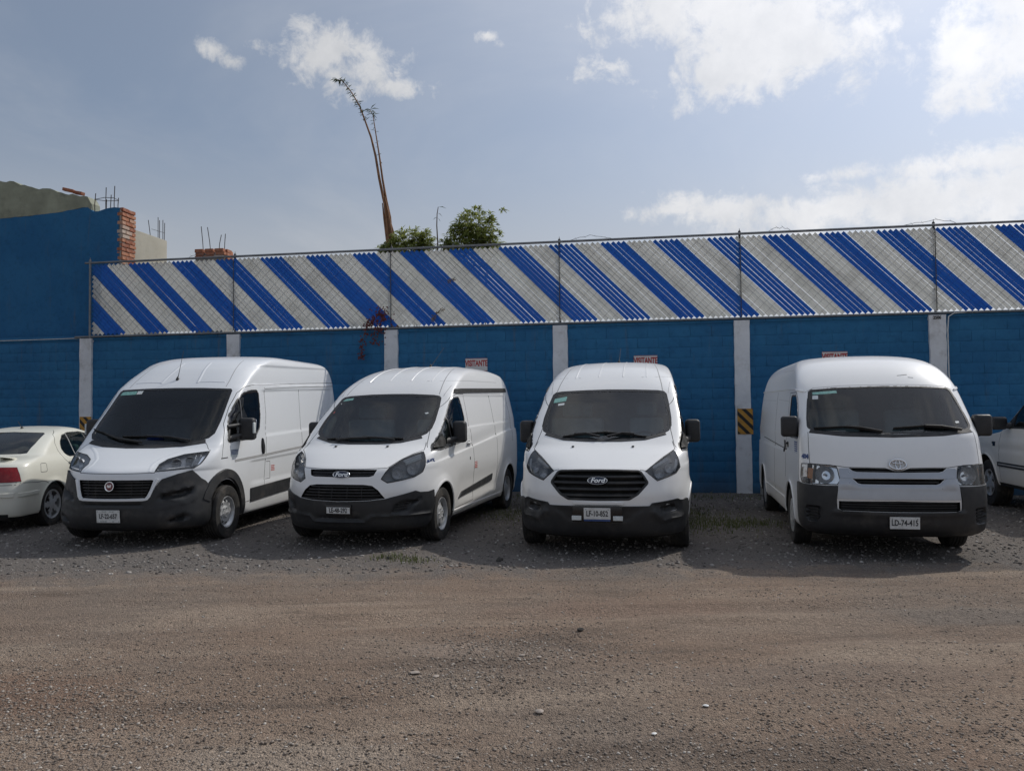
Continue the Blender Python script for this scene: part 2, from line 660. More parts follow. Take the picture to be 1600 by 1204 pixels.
class Body:
    """a vehicle shell with feature helpers that work in flat projections of it"""

    def __init__(s, keys, disp=None, cyl_y=1.25, **kw):
        s.keys = keys
        s.disp = disp
        s.V, s.F = loft(keys, disp=disp, **kw)
        s.bvh = BVHTree.FromPolygons([tuple(v) for v in s.V], s.F)
        s.cy = cyl_y
        s.cuts = []

    def ray(s, dom, u, v):
        if dom == 'cyl':
            d = Vector((math.sin(u), -math.cos(u), 0))
            return Vector((0, s.cy, v)) + d * 4, -d
        if dom == 'front':
            return Vector((u, -3, v)), Vector((0, 1, 0))
        if dom == 'rear':
            return Vector((u, 12, v)), Vector((0, -1, 0))
        if dom == 'side':
            return Vector((4, u, v)), Vector((-1, 0, 0))
        if dom == 'side-':
            return Vector((-4, u, v)), Vector((1, 0, 0))
        return Vector((u, v, 6)), Vector((0, 0, -1))

    def to2(s, dom, p):
        if len(p) == 2:
            return tuple(p)
        x, y, z = p
        if dom == 'cyl':
            return (math.atan2(x, s.cy - y), z)
        if dom in ('front', 'rear'):
            return (x, z)
        if dom in ('side', 'side-'):
            return (y, z)
        return (x, y)

    def hit(s, dom, u, v):
        o, d = s.ray(dom, u, v)
        loc, nor, _, _ = s.bvh.ray_cast(o, d)
        if loc is None:
            loc, nor, _, _ = s.bvh.find_nearest(o + d * 3.2)
        if nor.dot(d) > 0:
            nor = -nor
        return loc, nor, d

    def patch(s, name, dom, poly, mat, parent, off=0.004, depth=0.012, h=0.05, r=0.0, smooth=40, closed_back=False, radial=False):
        p2 = [s.to2(dom, p) for p in poly]
        p2 = resample(fillet(p2, r), h)
        V2, F2 = tri2d(p2, h)
        P, N = [], []
        for q in V2:
            loc, nor, d = s.hit(dom, q.x, q.y)
            o = off(q.x, q.y, loc) if callable(off) else off
            nn = -d if radial else nor
            P.append(loc + nn * o)
            N.append(nn)
        faces = [tuple(f) for f in F2]
        edges = {}
        for f in faces:
            for i in range(len(f)):
                e = (f[i], f[(i + 1) % len(f)])
                edges[e] = 1
        bnd = [e for e in edges if (e[1], e[0]) not in edges]
        back = {}
        n0 = len(P)
        for e in bnd:
            for i in e:
                if i not in back:
                    back[i] = len(P)
                    P.append(P[i] - N[i] * depth)
        for a, b_ in bnd:
            faces.append((b_, a, back[a], back[b_]))
        bm = bmesh.new()
        vv = [bm.verts.new(p) for p in P]
        for f in faces:
            try:
                bm.faces.new([vv[i] for i in f])
            except ValueError:
                pass
        return obj_bm(name, bm, mat, parent, smooth)

    def both(s, name, dom, poly, mat, parent, **kw):
        """the same feature on both flanks"""
        res = [s.patch(name, dom, poly, mat, parent, **kw)]
        if dom == 'side':
            res.append(s.patch(name, 'side-', poly, mat, parent, **kw))
        else:
            q = [(-p[0], *p[1:]) for p in [s.to2(dom, p) for p in poly]][::-1]
            res.append(s.patch(name, dom, q, mat, parent, **kw))
        return res

    def stroke_bm(s, bm, dom, pts, width, th=0.001, off=0.0, closed=False, h=0.04, top=0.6, radial=False):
        p2 = [Vector(q) for q in resample([s.to2(dom, p) for p in pts], h, closed)]
        rings = []
        n = len(p2)
        for i, p in enumerate(p2):
            loc, nor, d = s.hit(dom, p.x, p.y)
            a = p2[(i - 1) % n] if (closed or i > 0) else p
            b_ = p2[(i + 1) % n] if (closed or i < n - 1) else p
            la, lb = s.hit(dom, a.x, a.y)[0], s.hit(dom, b_.x, b_.y)[0]
            tan = (lb - la)
            if tan.length < 1e-7:
                tan = Vector((0, 0, 1))
            tan.normalize()
            if radial:
                nor = -d
            side = nor.cross(tan).normalized()
            o = off(p.x, p.y, loc) if callable(off) else off
            base = loc + nor * o
            rings.append([bm.verts.new(base + side * (-width / 2) - nor * 0.003), bm.verts.new(base + side * (-width / 2 * top) + nor * th),
                          bm.verts.new(base + side * (width / 2 * top) + nor * th), bm.verts.new(base + side * (width / 2) - nor * 0.003)])
        m = n if closed else n - 1
        for i in range(m):
            r0, r1 = rings[i], rings[(i + 1) % n]
            for k in range(3):
                bm.faces.new((r0[k], r0[k + 1], r1[k + 1], r1[k]))
        if not closed:
            bm.faces.new(rings[0])
            bm.faces.new(rings[-1])

    def stroke(s, name, dom, lines, width, mat, parent, smooth=30, **kw):
        first = None
        for l in lines:
            bm = bmesh.new()
            s.stroke_bm(bm, dom, l, width, **kw)
            o = obj_bm(name, bm, mat, parent, smooth)
            first = first or o
        return first

    def cutter(s, dom, poly, mat, depth=0.1, out=0.06, h=0.06, r=0.0):
        """pocket: prism from outside the skin to a depth below it"""
        cut = bmesh.new()
        s.cuts.append((cut, mat))
        p2 = resample(fillet([s.to2(dom, p) for p in poly], r), h)
        V2, F2 = tri2d(p2, h * 1.6)
        top, bot = [], []
        for q in V2:
            loc, nor, d = s.hit(dom, q.x, q.y)
            top.append(cut.verts.new(loc - d * out))
            bot.append(cut.verts.new(loc + d * depth))
        edges = {}
        for f in F2:
            for i in range(len(f)):
                edges[(f[i], f[(i + 1) % len(f)])] = 1
        fs = []
        for f in F2:
            fs.append(cut.faces.new([top[i] for i in f]))
            fs.append(cut.faces.new([bot[i] for i in f[::-1]]))
        for (a, b_) in edges:
            if (b_, a) not in edges:
                fs.append(cut.faces.new((top[b_], top[a], bot[a], bot[b_])))

    def cutter2(s, dom, poly, *a, **k):
        s.cutter(dom, poly, *a, **k)
        if dom == 'side':
            s.cutter('side-', poly, *a, **k)
        else:
            s.cutter(dom, [(-p[0], *p[1:]) for p in [s.to2(dom, p) for p in poly]][::-1], *a, **k)

    def wheel_cut(s, y, z, r, mat='underbody', x0=0.50, x1=1.25, n=40, drop=0.6):
        for sg in (1, -1):
            cut = bmesh.new()
            s.cuts.append((cut, mat))
            pts = []
            for k in range(n + 1):
                th = math.pi * k / n
                pts.append((y + r * math.cos(th), z + r * math.sin(th)))
            pts += [(y - r * 0.97, z - drop), (y + r * 0.97, z - drop)]
            a = [cut.verts.new((sg * x0, p[0], p[1])) for p in pts]
            b_ = [cut.verts.new((sg * x1, p[0], p[1])) for p in pts]
            fs = [cut.faces.new(a), cut.faces.new(b_[::-1])]
            for i in range(len(pts)):
                j = (i + 1) % len(pts)
                fs.append(cut.faces.new((a[i], b_[i], b_[j], a[j])))

    def finish(s, name, paint, parent, cabin=None, bottom='underbody', smooth=32, under=0.045):
        def mk(nm, bm_or, mats):
            me = bpy.data.meshes.new(nm)
            if isinstance(bm_or, tuple):
                me.from_pydata([tuple(v) for v in bm_or[0]], [], bm_or[1])
                bm_or = bmesh.new()
                bm_or.from_mesh(me)
            bmesh.ops.recalc_face_normals(bm_or, faces=bm_or.faces)
            bm_or.to_mesh(me)
            bm_or.free()
            for k in mats:
                me.materials.append(MATS[k])
            return link(bpy.data.objects.new(nm, me))
        body = mk(name, (s.V, s.F), [paint, bottom])
        tools = []
        if cabin is not None:
            cv, cf = cabin
            cb = mk('cabin_space', (cv, cf), ['cab_trim'])
            tools.append(cb)
        for bm_, k in s.cuts:
            tools.append(mk('opening', bm_, [k]))
        for tl in tools:
            md = body.modifiers.new('cut', 'BOOLEAN')
            md.operation = 'DIFFERENCE'
            md.solver = 'EXACT'
            md.material_mode = 'TRANSFER'
            md.object = tl
        dg = bpy.context.evaluated_depsgraph_get()
        me = bpy.data.meshes.new_from_object(body.evaluated_get(dg))
        me.name = name
        for tl in tools + [body]:
            md_ = tl.data
            bpy.data.objects.remove(tl)
            bpy.data.meshes.remove(md_)
        if bottom:
            bi = [i for i, k in enumerate(me.materials) if k and k.name == bottom]
            if bi:
                zmin = float(np.min(s.V[:, 2])) + 0.003
                for p in me.polygons:
                    if (p.center.z < zmin and abs(p.normal.z) > 0.7) or p.center.z < zmin + under:
                        p.material_index = bi[0]
        me.polygons.foreach_set('use_smooth', [True] * len(me.polygons))
        me.set_sharp_from_angle(angle=R(smooth))
        return link(bpy.data.objects.new(name, me), parent)


def sstep(a, b_, x):
    tt = np.clip((x - a) / (b_ - a), 0, 1)
    return tt * tt * (3 - 2 * tt)


# body specifications: z, front y, front depth, front exponent, half width, rear y, rear depth, rear exponent
def arch_bulge(Y, Z, cy, cz, r, amt):
    d = np.sqrt((Y - cy) ** 2 + (Z - cz) ** 2)
    return amt * (1 - sstep(r * 0.98, r * 1.28, d))


TRANSIT_KEYS = [
    (0.20, 0.20, 0.80, 2.5, 0.90, 5.10, 0.45, 3.0),
    (0.27, 0.11, 0.88, 2.4, 0.945, 5.22, 0.50, 3.0),
    (0.38, 0.065, 0.92, 2.3, 0.965, 5.26, 0.55, 3.0),
    (0.52, 0.045, 0.92, 2.3, 0.978, 5.30, 0.50, 2.9),
    (0.65, 0.045, 0.92, 2.3, 0.985, 5.30, 0.50, 2.9),
    (0.80, 0.075, 0.93, 2.3, 0.990, 5.30, 0.50, 2.9),
    (0.90, 0.110, 0.92, 2.3, 0.990, 5.30, 0.50, 2.9),
    (0.945, 0.150, 0.86, 2.3, 0.990, 5.30, 0.50, 2.9),
    (1.00, 0.255, 0.74, 2.35, 0.988, 5.29, 0.48, 2.9),
    (1.10, 0.485, 0.52, 2.6, 0.984, 5.29, 0.46, 2.9),
    (1.20, 0.735, 0.38, 2.9, 0.978, 5.28, 0.44, 2.9),
    (1.24, 0.81, 0.34, 3.1, 0.973, 5.28, 0.44, 2.9),
    (1.40, 1.06, 0.27, 3.7, 0.945, 5.26, 0.42, 3.0),
    (1.60, 1.35, 0.23, 4.2, 0.908, 5.23, 0.40, 3.0),
    (1.80, 1.63, 0.22, 4.2, 0.865, 5.20, 0.38, 3.0),
    (1.87, 1.72, 0.23, 4.0, 0.848, 5.19, 0.37, 3.0),
    (2.00, 1.925, 0.29, 3.3, 0.818, 5.16, 0.36, 3.0),
    (2.12, 2.16, 0.40, 2.7, 0.780, 5.10, 0.36, 2.9),
    (2.20, 2.38, 0.55, 2.6, 0.740, 5.02, 0.38, 2.8),
    (2.25, 2.58, 0.70, 2.5, 0.690, 4.80, 0.50, 2.6),
    (2.285, 2.82, 0.80, 2.4, 0.600, 4.62, 0.60, 2.5),
    (2.305, 3.10, 0.80, 2.3, 0.440, 4.35, 0.60, 2.4),
    (2.315, 3.40, 0.35, 2.2, 0.180, 4.00, 0.28, 2.3),
]
DUCATO_KEYS = [
    (0.20, 0.16, 0.62, 2.4, 0.93, 5.30, 0.12, 3.5),
    (0.27, 0.075, 0.70, 2.3, 0.985, 5.40, 0.15, 3.5),
    (0.40, 0.035, 0.74, 2.2, 1.005, 5.46, 0.18, 3.5),
    (0.60, 0.030, 0.80, 2.1, 1.008, 5.47, 0.20, 3.5),
    (0.80, 0.035, 0.90, 2.05, 1.010, 5.47, 0.22, 3.4),
    (0.90, 0.050, 0.92, 2.05, 1.010, 5.47, 0.22, 3.4),
    (0.925, 0.075, 0.88, 2.1, 1.010, 5.47, 0.22, 3.4),
    (1.00, 0.230, 0.68, 2.3, 1.008, 5.47, 0.22, 3.4),
    (1.10, 0.465, 0.44, 2.7, 1.004, 5.46, 0.22, 3.4),
    (1.18, 0.650, 0.30, 3.2, 0.998, 5.46, 0.22, 3.4),
    (1.22, 0.720, 0.26, 3.6, 0.994, 5.46, 0.22, 3.4),
    (1.40, 0.910, 0.24, 3.8, 0.980, 5.46, 0.22, 3.4),
    (1.70, 1.210, 0.24, 3.8, 0.958, 5.45, 0.22, 3.4),
    (1.96, 1.470, 0.24, 3.8, 0.938, 5.43, 0.22, 3.4),
    (2.02, 1.545, 0.26, 3.6, 0.932, 5.42, 0.22, 3.4),
    (2.15, 1.720, 0.32, 3.2, 0.922, 5.40, 0.22, 3.4),
    (2.28, 1.920, 0.42, 3.0, 0.905, 5.36, 0.24, 3.2),
    (2.38, 2.130, 0.52, 2.8, 0.885, 5.30, 0.26, 3.0),
    (2.44, 2.350, 0.60, 2.7, 0.850, 5.22, 0.30, 2.9),
    (2.48, 2.620, 0.60, 2.6, 0.770, 5.12, 0.32, 2.8),
    (2.505, 2.95, 0.55, 2.5, 0.620, 4.98, 0.32, 2.7),
    (2.520, 3.25, 0.40, 2.4, 0.300, 4.80, 0.25, 2.5),
]
HIACE_KEYS = [
    (0.24, 0.16, 0.40, 2.8, 0.86, 5.16, 0.25, 3.2),
    (0.32, 0.02, 0.46, 2.7, 0.925, 5.24, 0.28, 3.2),
    (0.42, -0.02, 0.48, 2.6, 0.938, 5.27, 0.30, 3.2),
    (0.60, -0.035, 0.48, 2.6, 0.940, 5.28, 0.32, 3.2),
    (0.74, -0.025, 0.47, 2.6, 0.940, 5.28, 0.32, 3.2),
    (0.84, -0.005, 0.46, 2.6, 0.938, 5.28, 0.33, 3.1),
    (0.98, 0.030, 0.44, 2.6, 0.935, 5.27, 0.34, 3.1),
    (1.10, 0.075, 0.41, 2.6, 0.930, 5.26, 0.35, 3.1),
    (1.22, 0.135, 0.36, 2.6, 0.925, 5.25, 0.36, 3.0),
    (1.31, 0.195, 0.33, 2.7, 0.920, 5.24, 0.37, 3.0),
    (1.36, 0.245, 0.32, 2.7, 0.915, 5.23, 0.38, 3.0),
    (1.60, 0.505, 0.29, 2.8, 0.893, 5.18, 0.40, 2.9),
    (1.82, 0.745, 0.26, 2.9, 0.868, 5.10, 0.42, 2.9),
    (1.88, 0.815, 0.27, 2.9, 0.860, 5.06, 0.43, 2.9),
    (2.00, 0.975, 0.34, 2.8, 0.835, 4.96, 0.45, 2.8),
    (2.10, 1.150, 0.44, 2.7, 0.800, 4.84, 0.50, 2.7),
    (2.18, 1.350, 0.55, 2.6, 0.740, 4.68, 0.55, 2.6),
    (2.235, 1.600, 0.66, 2.5, 0.650, 4.48, 0.60, 2.5),
    (2.265, 1.880, 0.70, 2.4, 0.520, 4.22, 0.60, 2.4),
    (2.282, 2.250, 0.55, 2.3, 0.300, 3.90, 0.50, 2.3),
]


def transit_disp(X, Y, Z, w):
    side = sstep(0.80, 0.97, X / w)
    # swage rising to the rear: a crease with a shallow hollow above it
    zl = 0.955 + 0.105 * (Y - 0.4) / 1.0 * 0.65 + 0.0 * Y
    zl = np.where(Y < 4.6, 0.93 + 0.082 * Y, 1.307)
    h = (Z - zl)
    hollow = 0.016 * sstep(-0.005, 0.010, h) * (1 - sstep(0.03, 0.20, h)) * sstep(0.5, 1.2, Y)
    rec = 0.010 * sstep(2.02, 2.05, Y) * (1 - sstep(4.55, 4.6, Y)) * sstep(1.34, 1.36, Z - 0.02 * Y) * (1 - sstep(1.80, 1.82, Z - 0.012 * Y))
    low = 0.018 * sstep(0.36, 0.50, Z) * (1 - sstep(0.62, 0.9, Z)) * sstep(1.5, 1.8, Y) * (1 - sstep(3.7, 3.9, Y))
    arch = arch_bulge(Y, Z, 1.0, 0.34, 0.40, 0.022) + arch_bulge(Y, Z, 4.3, 0.34, 0.40, 0.020)
    return side * (hollow + rec + low - arch)


def ducato_disp(X, Y, Z, w):
    side = sstep(0.85, 0.98, X / w)
    inb = sstep(2.20, 2.23, Y) * (1 - sstep(5.15, 5.2, Y))
    rec = 0.014 * inb * sstep(1.28, 1.31, Z - 0.03 * (Y - 2.3)) * (1 - sstep(1.93, 1.96, Z - 0.03 * (Y - 2.1)))
    hi = 0.016 * sstep(1.75, 2.0, Y) * (1 - sstep(5.05, 5.15, Y)) * sstep(2.02, 2.04, Z - 0.03 * (Y - 2.1)) * (1 - sstep(2.29, 2.33, Z - 0.03 * (Y - 2.1)))
    low = 0.012 * sstep(0.62, 0.66, Z) * (1 - sstep(0.93, 0.97, Z - 0.02 * (Y - 2.0))) * sstep(1.6, 1.8, Y)
    return side * (rec + hi + low)


def hiace_disp(X, Y, Z, w):
    side = sstep(0.85, 0.98, X / w)
    belt = 0.012 * sstep(1.085, 1.10, Z) * (1 - sstep(1.12, 1.30, Z)) * sstep(0.9, 1.5, Y)
    low = 0.014 * (1 - sstep(0.50, 0.56, Z)) * sstep(1.6, 1.8, Y) * (1 - sstep(3.7, 3.9, Y))
    arch = arch_bulge(Y, Z, 1.15, 0.34, 0.40, 0.010) + arch_bulge(Y, Z, 4.26, 0.34, 0.40, 0.012)
    return side * (belt + low - arch)


POSE = {
    'ducato': (-4.869, 9.702, -0.1217),
    'transit_a': (-2.074, 9.447, -0.2447),
    'transit_b': (0.918, 8.762, -0.2037),
    'hiace': (4.035, 8.418, -0.2055),
    'sedan': (-7.673, 15.346, R(180)),
    'pickup': (8.885, 13.903, R(169)),
}
# ------------------------------------------------------------------ vehicle parts
def interp_key(keys, z, j):
    K = np.array(keys)
    return float(np.interp(z, K[:, 0], K[:, j]))


def cabin_loft(keys, z0, z1, ybase, yback, inset=0.075):
    rows = []
    for z in np.linspace(z0, z1, 9):
        yf, D, n, w = (interp_key(keys, z, j) for j in (1, 2, 3, 4))
        y = max(yf + 0.10, ybase)
        rows.append((z, y, min(D, 0.9 * (yback - y - 0.15)), n, w - inset, yback, 0.06, 4.0))
    return loft(rows, step=0.12, nf=12, ns=8, nr=5)


def grow(poly, k):
    cx, cy = sum(p[0] for p in poly) / len(poly), sum(p[1] for p in poly) / len(poly)
    return [(cx + (p[0] - cx) * k, cy + (p[1] - cy) * k) for p in poly]


def sdist(p, poly):
    q = Vector(p)
    best = 9.0
    n = len(poly)
    for i in range(n):
        a, b_ = Vector(poly[i]), Vector(poly[(i + 1) % n])
        ab = b_ - a
        tt = max(0.0, min(1.0, (q - a).dot(ab) / max(ab.length_squared, 1e-12)))
        best = min(best, (a + ab * tt - q).length)
    return -best if inside(p, poly) else best


def sstepf(a, b_, x):
    tt = min(1.0, max(0.0, (x - a) / (b_ - a)))
    return tt * tt * (3 - 2 * tt)


def sculpt(base, recs):
    """offset function: recs are (polygon, change, soft edge)"""
    def f(u, v, loc):
        o = base
        for poly, amt, soft in recs:
            o += amt * (1 - sstepf(-soft, soft * 0.2, sdist((u, v), poly)))
        return o
    return f


def mirror_pts(pts):
    """right half outline (from centre to centre) closed by its reflection"""
    return list(pts) + [(-p[0], *p[1:]) for p in reversed(pts) if abs(p[0]) > 1e-6]


_wheel_cache = {}


def wheel_meshes(key, r, width, rim_r, style):
    if key in _wheel_cache:
        return _wheel_cache[key]
    h = width / 2
    bm = bmesh.new()
    prof = [(-h * 0.72, rim_r * 0.98), (-h * 0.92, rim_r * 1.06), (-h * 1.0, rim_r + (r - rim_r) * 0.45), (-h * 0.97, r * 0.955), (-h * 0.88, r * 0.985)]
    for g in (-0.52, -0.17, 0.17, 0.52):
        prof += [(h * (g - 0.055), r), (h * (g - 0.05), r * 0.972), (h * (g + 0.05), r * 0.972), (h * (g + 0.055), r)]
    prof += [(h * 0.88, r * 0.985), (h * 0.97, r * 0.955), (h * 1.0, rim_r + (r - rim_r) * 0.45), (h * 0.965, rim_r + (r - rim_r) * 0.32),
             (h * 0.985, rim_r + (r - rim_r) * 0.30), (h * 0.92, rim_r * 1.06), (h * 0.72, rim_r * 0.98)]

    def mod(a, rr, k):
        return (0.985 if (rr > r * 0.98 and abs(a) > h * 0.55 and k % 2) else 1.0)
    bm_lathe(bm, prof, n=88, axis='X', closed=False, mod=mod)
    tyre = obj_bm('tyre', bm, 'rubber', None, 35)
    # rim: outer face towards +x
    bm = bmesh.new()
    n = {'steel': 80, 'cap': 72, 'alloy': 60, 'slots': 60}[style]
    if style == 'steel':
        st = [(0.74, 1.0), (0.90, 0.985), (0.86, 0.93), (0.58, 0.86), (0.50, 0.80), (0.62, 0.72), (0.66, 0.62), (0.60, 0.52), (0.56, 0.40), (0.62, 0.34), (0.62, 0.0)]
        hole = lambda i, k: i == 4 and (k % 8) in (2, 3, 4, 5)
        hole2 = lambda i, k: i == 5 and (k % 8) in (2, 3, 4, 5)
    elif style == 'cap':
        st = [(0.78, 1.0), (0.92, 0.985), (0.90, 0.93), (0.94, 0.86), (0.98, 0.66), (1.00, 0.60), (1.00, 0.34), (0.94, 0.31), (0.98, 0.27), (0.99, 0.0)]
        hole = lambda i, k: i == 3 and (k % 8) in (2, 3, 4, 5)
        hole2 = lambda i, k: False
    elif style == 'slots':
        st = [(0.76, 1.0), (0.90, 0.985), (0.86, 0.93), (0.66, 0.86), (0.56, 0.78), (0.56, 0.56), (0.62, 0.50), (0.70, 0.36), (0.72, 0.0)]
        hole = lambda i, k: i == 4 and (k % 12) in (3, 4, 5, 6, 7, 8)
        hole2 = lambda i, k: False
    else:
        st = [(0.76, 1.0), (0.92, 0.985), (0.90, 0.94), (0.84, 0.88), (0.80, 0.60), (0.80, 0.36), (0.84, 0.28), (0.86, 0.0)]
        hole = lambda i, k: i in (3,) and (k % 12) in (2, 3, 4, 5, 6, 7, 8, 9)
        hole2 = lambda i, k: i == 4 and (k % 12) in (4, 5, 6, 7)
    rings = []
    for a, rr in st[:-1]:
        rings.append([bm.verts.new((a * h, rr * rim_r * math.cos(2 * math.pi * k / n), rr * rim_r * math.sin(2 * math.pi * k / n))) for k in range(n)])
    cv = bm.verts.new((st[-1][0] * h, 0, 0))
    for i in range(len(rings) - 1):
        for k in range(n):
            if hole(i, k) or hole2(i, k):
                continue
            bm.faces.new((rings[i][k], rings[i][(k + 1) % n], rings[i + 1][(k + 1) % n], rings[i + 1][k]))
    for k in range(n):
        bm.faces.new((rings[-1][k], rings[-1][(k + 1) % n], cv))
    # depth to the edges of the holes, then barrel
    geom = bmesh.ops.extrude_face_region(bm, geom=list(bm.faces))
    bmesh.ops.translate(bm, vec=(-0.012, 0, 0), verts=[e for e in geom['geom'] if isinstance(e, bmesh.types.BMVert)])
    bm_lathe(bm, [(h * 0.74, rim_r), (h * 0.70, rim_r * 0.93), (-h * 0.2, rim_r * 0.90), (-h * 0.8, rim_r * 0.98)], n=48, axis='X', closed=False)
    if style in ('steel', 'slots'):
        for k in range(5):
            th = 2 * math.pi * k / 5 + 0.3
            c = (h * 0.62, 0.30 * rim_r * math.cos(th), 0.30 * rim_r * math.sin(th))
            bm_lathe(bm, [(0.0, 0.001), (0.018, 0.001), (0.018, 0.010), (-0.004, 0.011)], n=6, axis='X', centre=c, closed=False)
    rim = obj_bm('rim', bm, 'steel_rim', None, 35)
    bm = bmesh.new()
    bm_lathe(bm, [(0.0, 0.001), (0.0, rim_r * 0.86), (-0.02, rim_r * 0.86), (-0.02, 0.001)], n=32, axis='X', closed=False)
    bm_lathe(bm, [(h * 0.60, 0.001), (h * 0.60, rim_r * 0.20), (0.0, rim_r * 0.22)], n=24, axis='X', closed=False)
    disc = obj_bm('brake_disc', bm, 'brake', None, 35)
    res = (tyre.data, rim.data, disc.data)
    for o in (tyre, rim, disc):
        bpy.data.objects.remove(o)
    _wheel_cache[key] = res
    return res


def add_wheel(parent, x, y, r, width, rim_r, style, steer=0.0):
    w = empty('wheel', (x, y, r - 0.006), 0, parent)
    w.rotation_euler = (random.uniform(0, 6.28), 0, steer + (math.pi if x < 0 else 0))
    w.rotation_mode = 'ZYX'
    w.rotation_euler = (random.uniform(0, 6.28), 0, steer + (math.pi if x < 0 else 0))
    for nm, me in zip(('tyre', 'rim', 'brake_disc'), wheel_meshes((r, width, rim_r, style), r, width, rim_r, style)):
        link(bpy.data.objects.new(nm, me), w)
    return w


def box_part(name, parent, c, s, mat, bevel=0.0, seg=3, rot=None, smooth=40):
    bm = bmesh.new()
    bm_box(bm, c, s, rot, bevel, seg)
    return obj_bm(name, bm, mat, parent, smooth)


def wing_mirror(parent, c, size, arm, bev=0.04, indicator=None, upper=False):
    """door mirrors on both sides: housing + arm, glass behind, seen from the front"""
    for sg in (1, -1):
        bm = bmesh.new()
        bm_box(bm, (sg * c[0], c[1], c[2]), size, Matrix.Rotation(sg * 0.12, 3, 'Z'), bev, 4)
        if upper:
            bm_box(bm, (sg * (c[0] - 0.01), c[1] + 0.01, c[2] + size[2] * 0.30), (size[0] * 1.0, size[1] * 1.05, size[2] * 0.42), Matrix.Rotation(sg * 0.12, 3, 'Z'), bev, 4)
        for (p0, p1, r0, r1) in arm:
            bm_tube(bm, [(sg * p0[0], p0[1], p0[2]), (sg * (p0[0] + p1[0]) / 2, (p0[1] + p1[1]) / 2, (p0[2] + p1[2]) / 2), (sg * p1[0], p1[1], p1[2])], [r0, (r0 + r1) / 2, r1], n=10)
        h = obj_bm('wing_mirror', bm, 'black_plastic', parent, 40)
        box_part('mirror_glass', h, (sg * c[0], c[1] + size[1] * 0.50, c[2]), (size[0] * 0.82, 0.012, size[2] * 0.84), 'chrome', 0.004, 1, Matrix.Rotation(sg * 0.12, 3, 'Z'))
        if indicator:
            ic, isz, im = indicator
            box_part('indicator', h, (sg * ic[0], ic[1], ic[2]), isz, im, 0.012, 3)


def number_plate(parent, c, w, h, s, tilt=0.0, yaw=0.0, holder=None, size=0.085, sx=0.72, small=True, dz=0.0):
    M = Matrix.Translation(c) @ Matrix.Rotation(yaw, 4, 'Z') @ Matrix.Rotation(tilt, 4, 'X')
    bm = bmesh.new()
    bm_box(bm, (0, 0, 0), (w, 0.006, h), None, 0.002, 1)
    bm.transform(M)
    p = obj_bm('number_plate', bm, 'plate_white', parent, 30)
    if holder:
        bm = bmesh.new()
        bm_box(bm, (holder[2], 0.010, holder[3]), (holder[0], 0.016, holder[1]), None, 0.004, 2)
        bm.transform(M)
        obj_bm('plate_holder', bm, 'black_gloss', p, 30)
    Rt = M @ Matrix.Translation((0, -0.0042, dz)) @ Matrix.Rotation(R(90), 4, 'X')
    text_obj('lettering', s, size, 'plate_ink', p, Rt, 0.0006, sx, 0.002)
    bm = bmesh.new()
    if small:
        for zz in (-0.40, 0.40):
            for k in range(-4, 5):
                if abs(k) == 4 or random.random() < 0.75:
                    bm_box(bm, (k * w * 0.105 if abs(k) < 4 else k * w * 0.112, -0.0036, zz * h), (w * (0.085 if abs(k) < 4 else 0.03), 0.001, h * 0.055), None)
    else:
        for k in (-1, 1):
            bm_box(bm, (k * w * 0.42, -0.0036, h * 0.36), (w * 0.04, 0.001, h * 0.06), None)
    bm.transform(M)
    obj_bm('small_print', bm, 'plate_green', p)
    return p


def oval_badge(parent, c, rx, rz, tilt, face, text=None, tsize=0.06, ring=0.10, round_=False, shear=0.0, font_sx=1.0):
    M = Matrix.Translation(c) @ Matrix.Rotation(tilt, 4, 'X') @ Matrix.Diagonal((rx, 1, rz, 1))
    bm = bmesh.new()
    bm_lathe(bm, [(0.004, 1.0), (-0.006, 1.0), (-0.012, 0.96), (-0.012, 1 - ring * 0.6), (-0.006, 1 - ring), (0.004, 1 - ring)], n=48, axis='Y', closed=True)
    bm.transform(M)
    e = obj_bm('emblem', bm, 'chrome', parent, 40)
    bm = bmesh.new()
    bm_lathe(bm, [(0.003, 1 - ring * 0.8), (-0.005, 1 - ring * 0.8), (-0.008, 0.5), (-0.009, 0.001)], n=48, axis='Y', closed=False)
    bm.transform(M)
    obj_bm('badge_face', bm, face, e, 40)
    if text:
        Rt = Matrix.Translation(c) @ Matrix.Rotation(tilt, 4, 'X') @ Matrix.Translation((0, -0.0105, 0)) @ Matrix.Rotation(R(90), 4, 'X')
        text_obj('lettering', text, tsize, 'chrome', e, Rt, 0.001, font_sx, 0.0012, shear)
    return e


def seat(parent, x, y, z, w=0.48, d=0.5):
    bm = bmesh.new()
    bm_box(bm, (x, y, z), (w, d, 0.16), None, 0.05, 3)
    bm_box(bm, (x, y + d * 0.52, z + 0.36), (w * 0.94, 0.13, 0.66), Matrix.Rotation(-0.16, 3, 'X'), 0.05, 3)
    s_ = obj_bm('seat', bm, 'seat_fabric', parent, 40)
    bm = bmesh.new()
    bm_box(bm, (x, y + d * 0.64, z + 0.80), (w * 0.55, 0.10, 0.20), Matrix.Rotation(-0.10, 3, 'X'), 0.04, 3)
    for sg in (-1, 1):
        bm_tube(bm, [(x + sg * 0.06, y + d * 0.62, z + 0.62), (x + sg * 0.06, y + d * 0.64, z + 0.76)], 0.006, n=6)
    obj_bm('headrest', bm, 'seat_fabric', s_, 40)


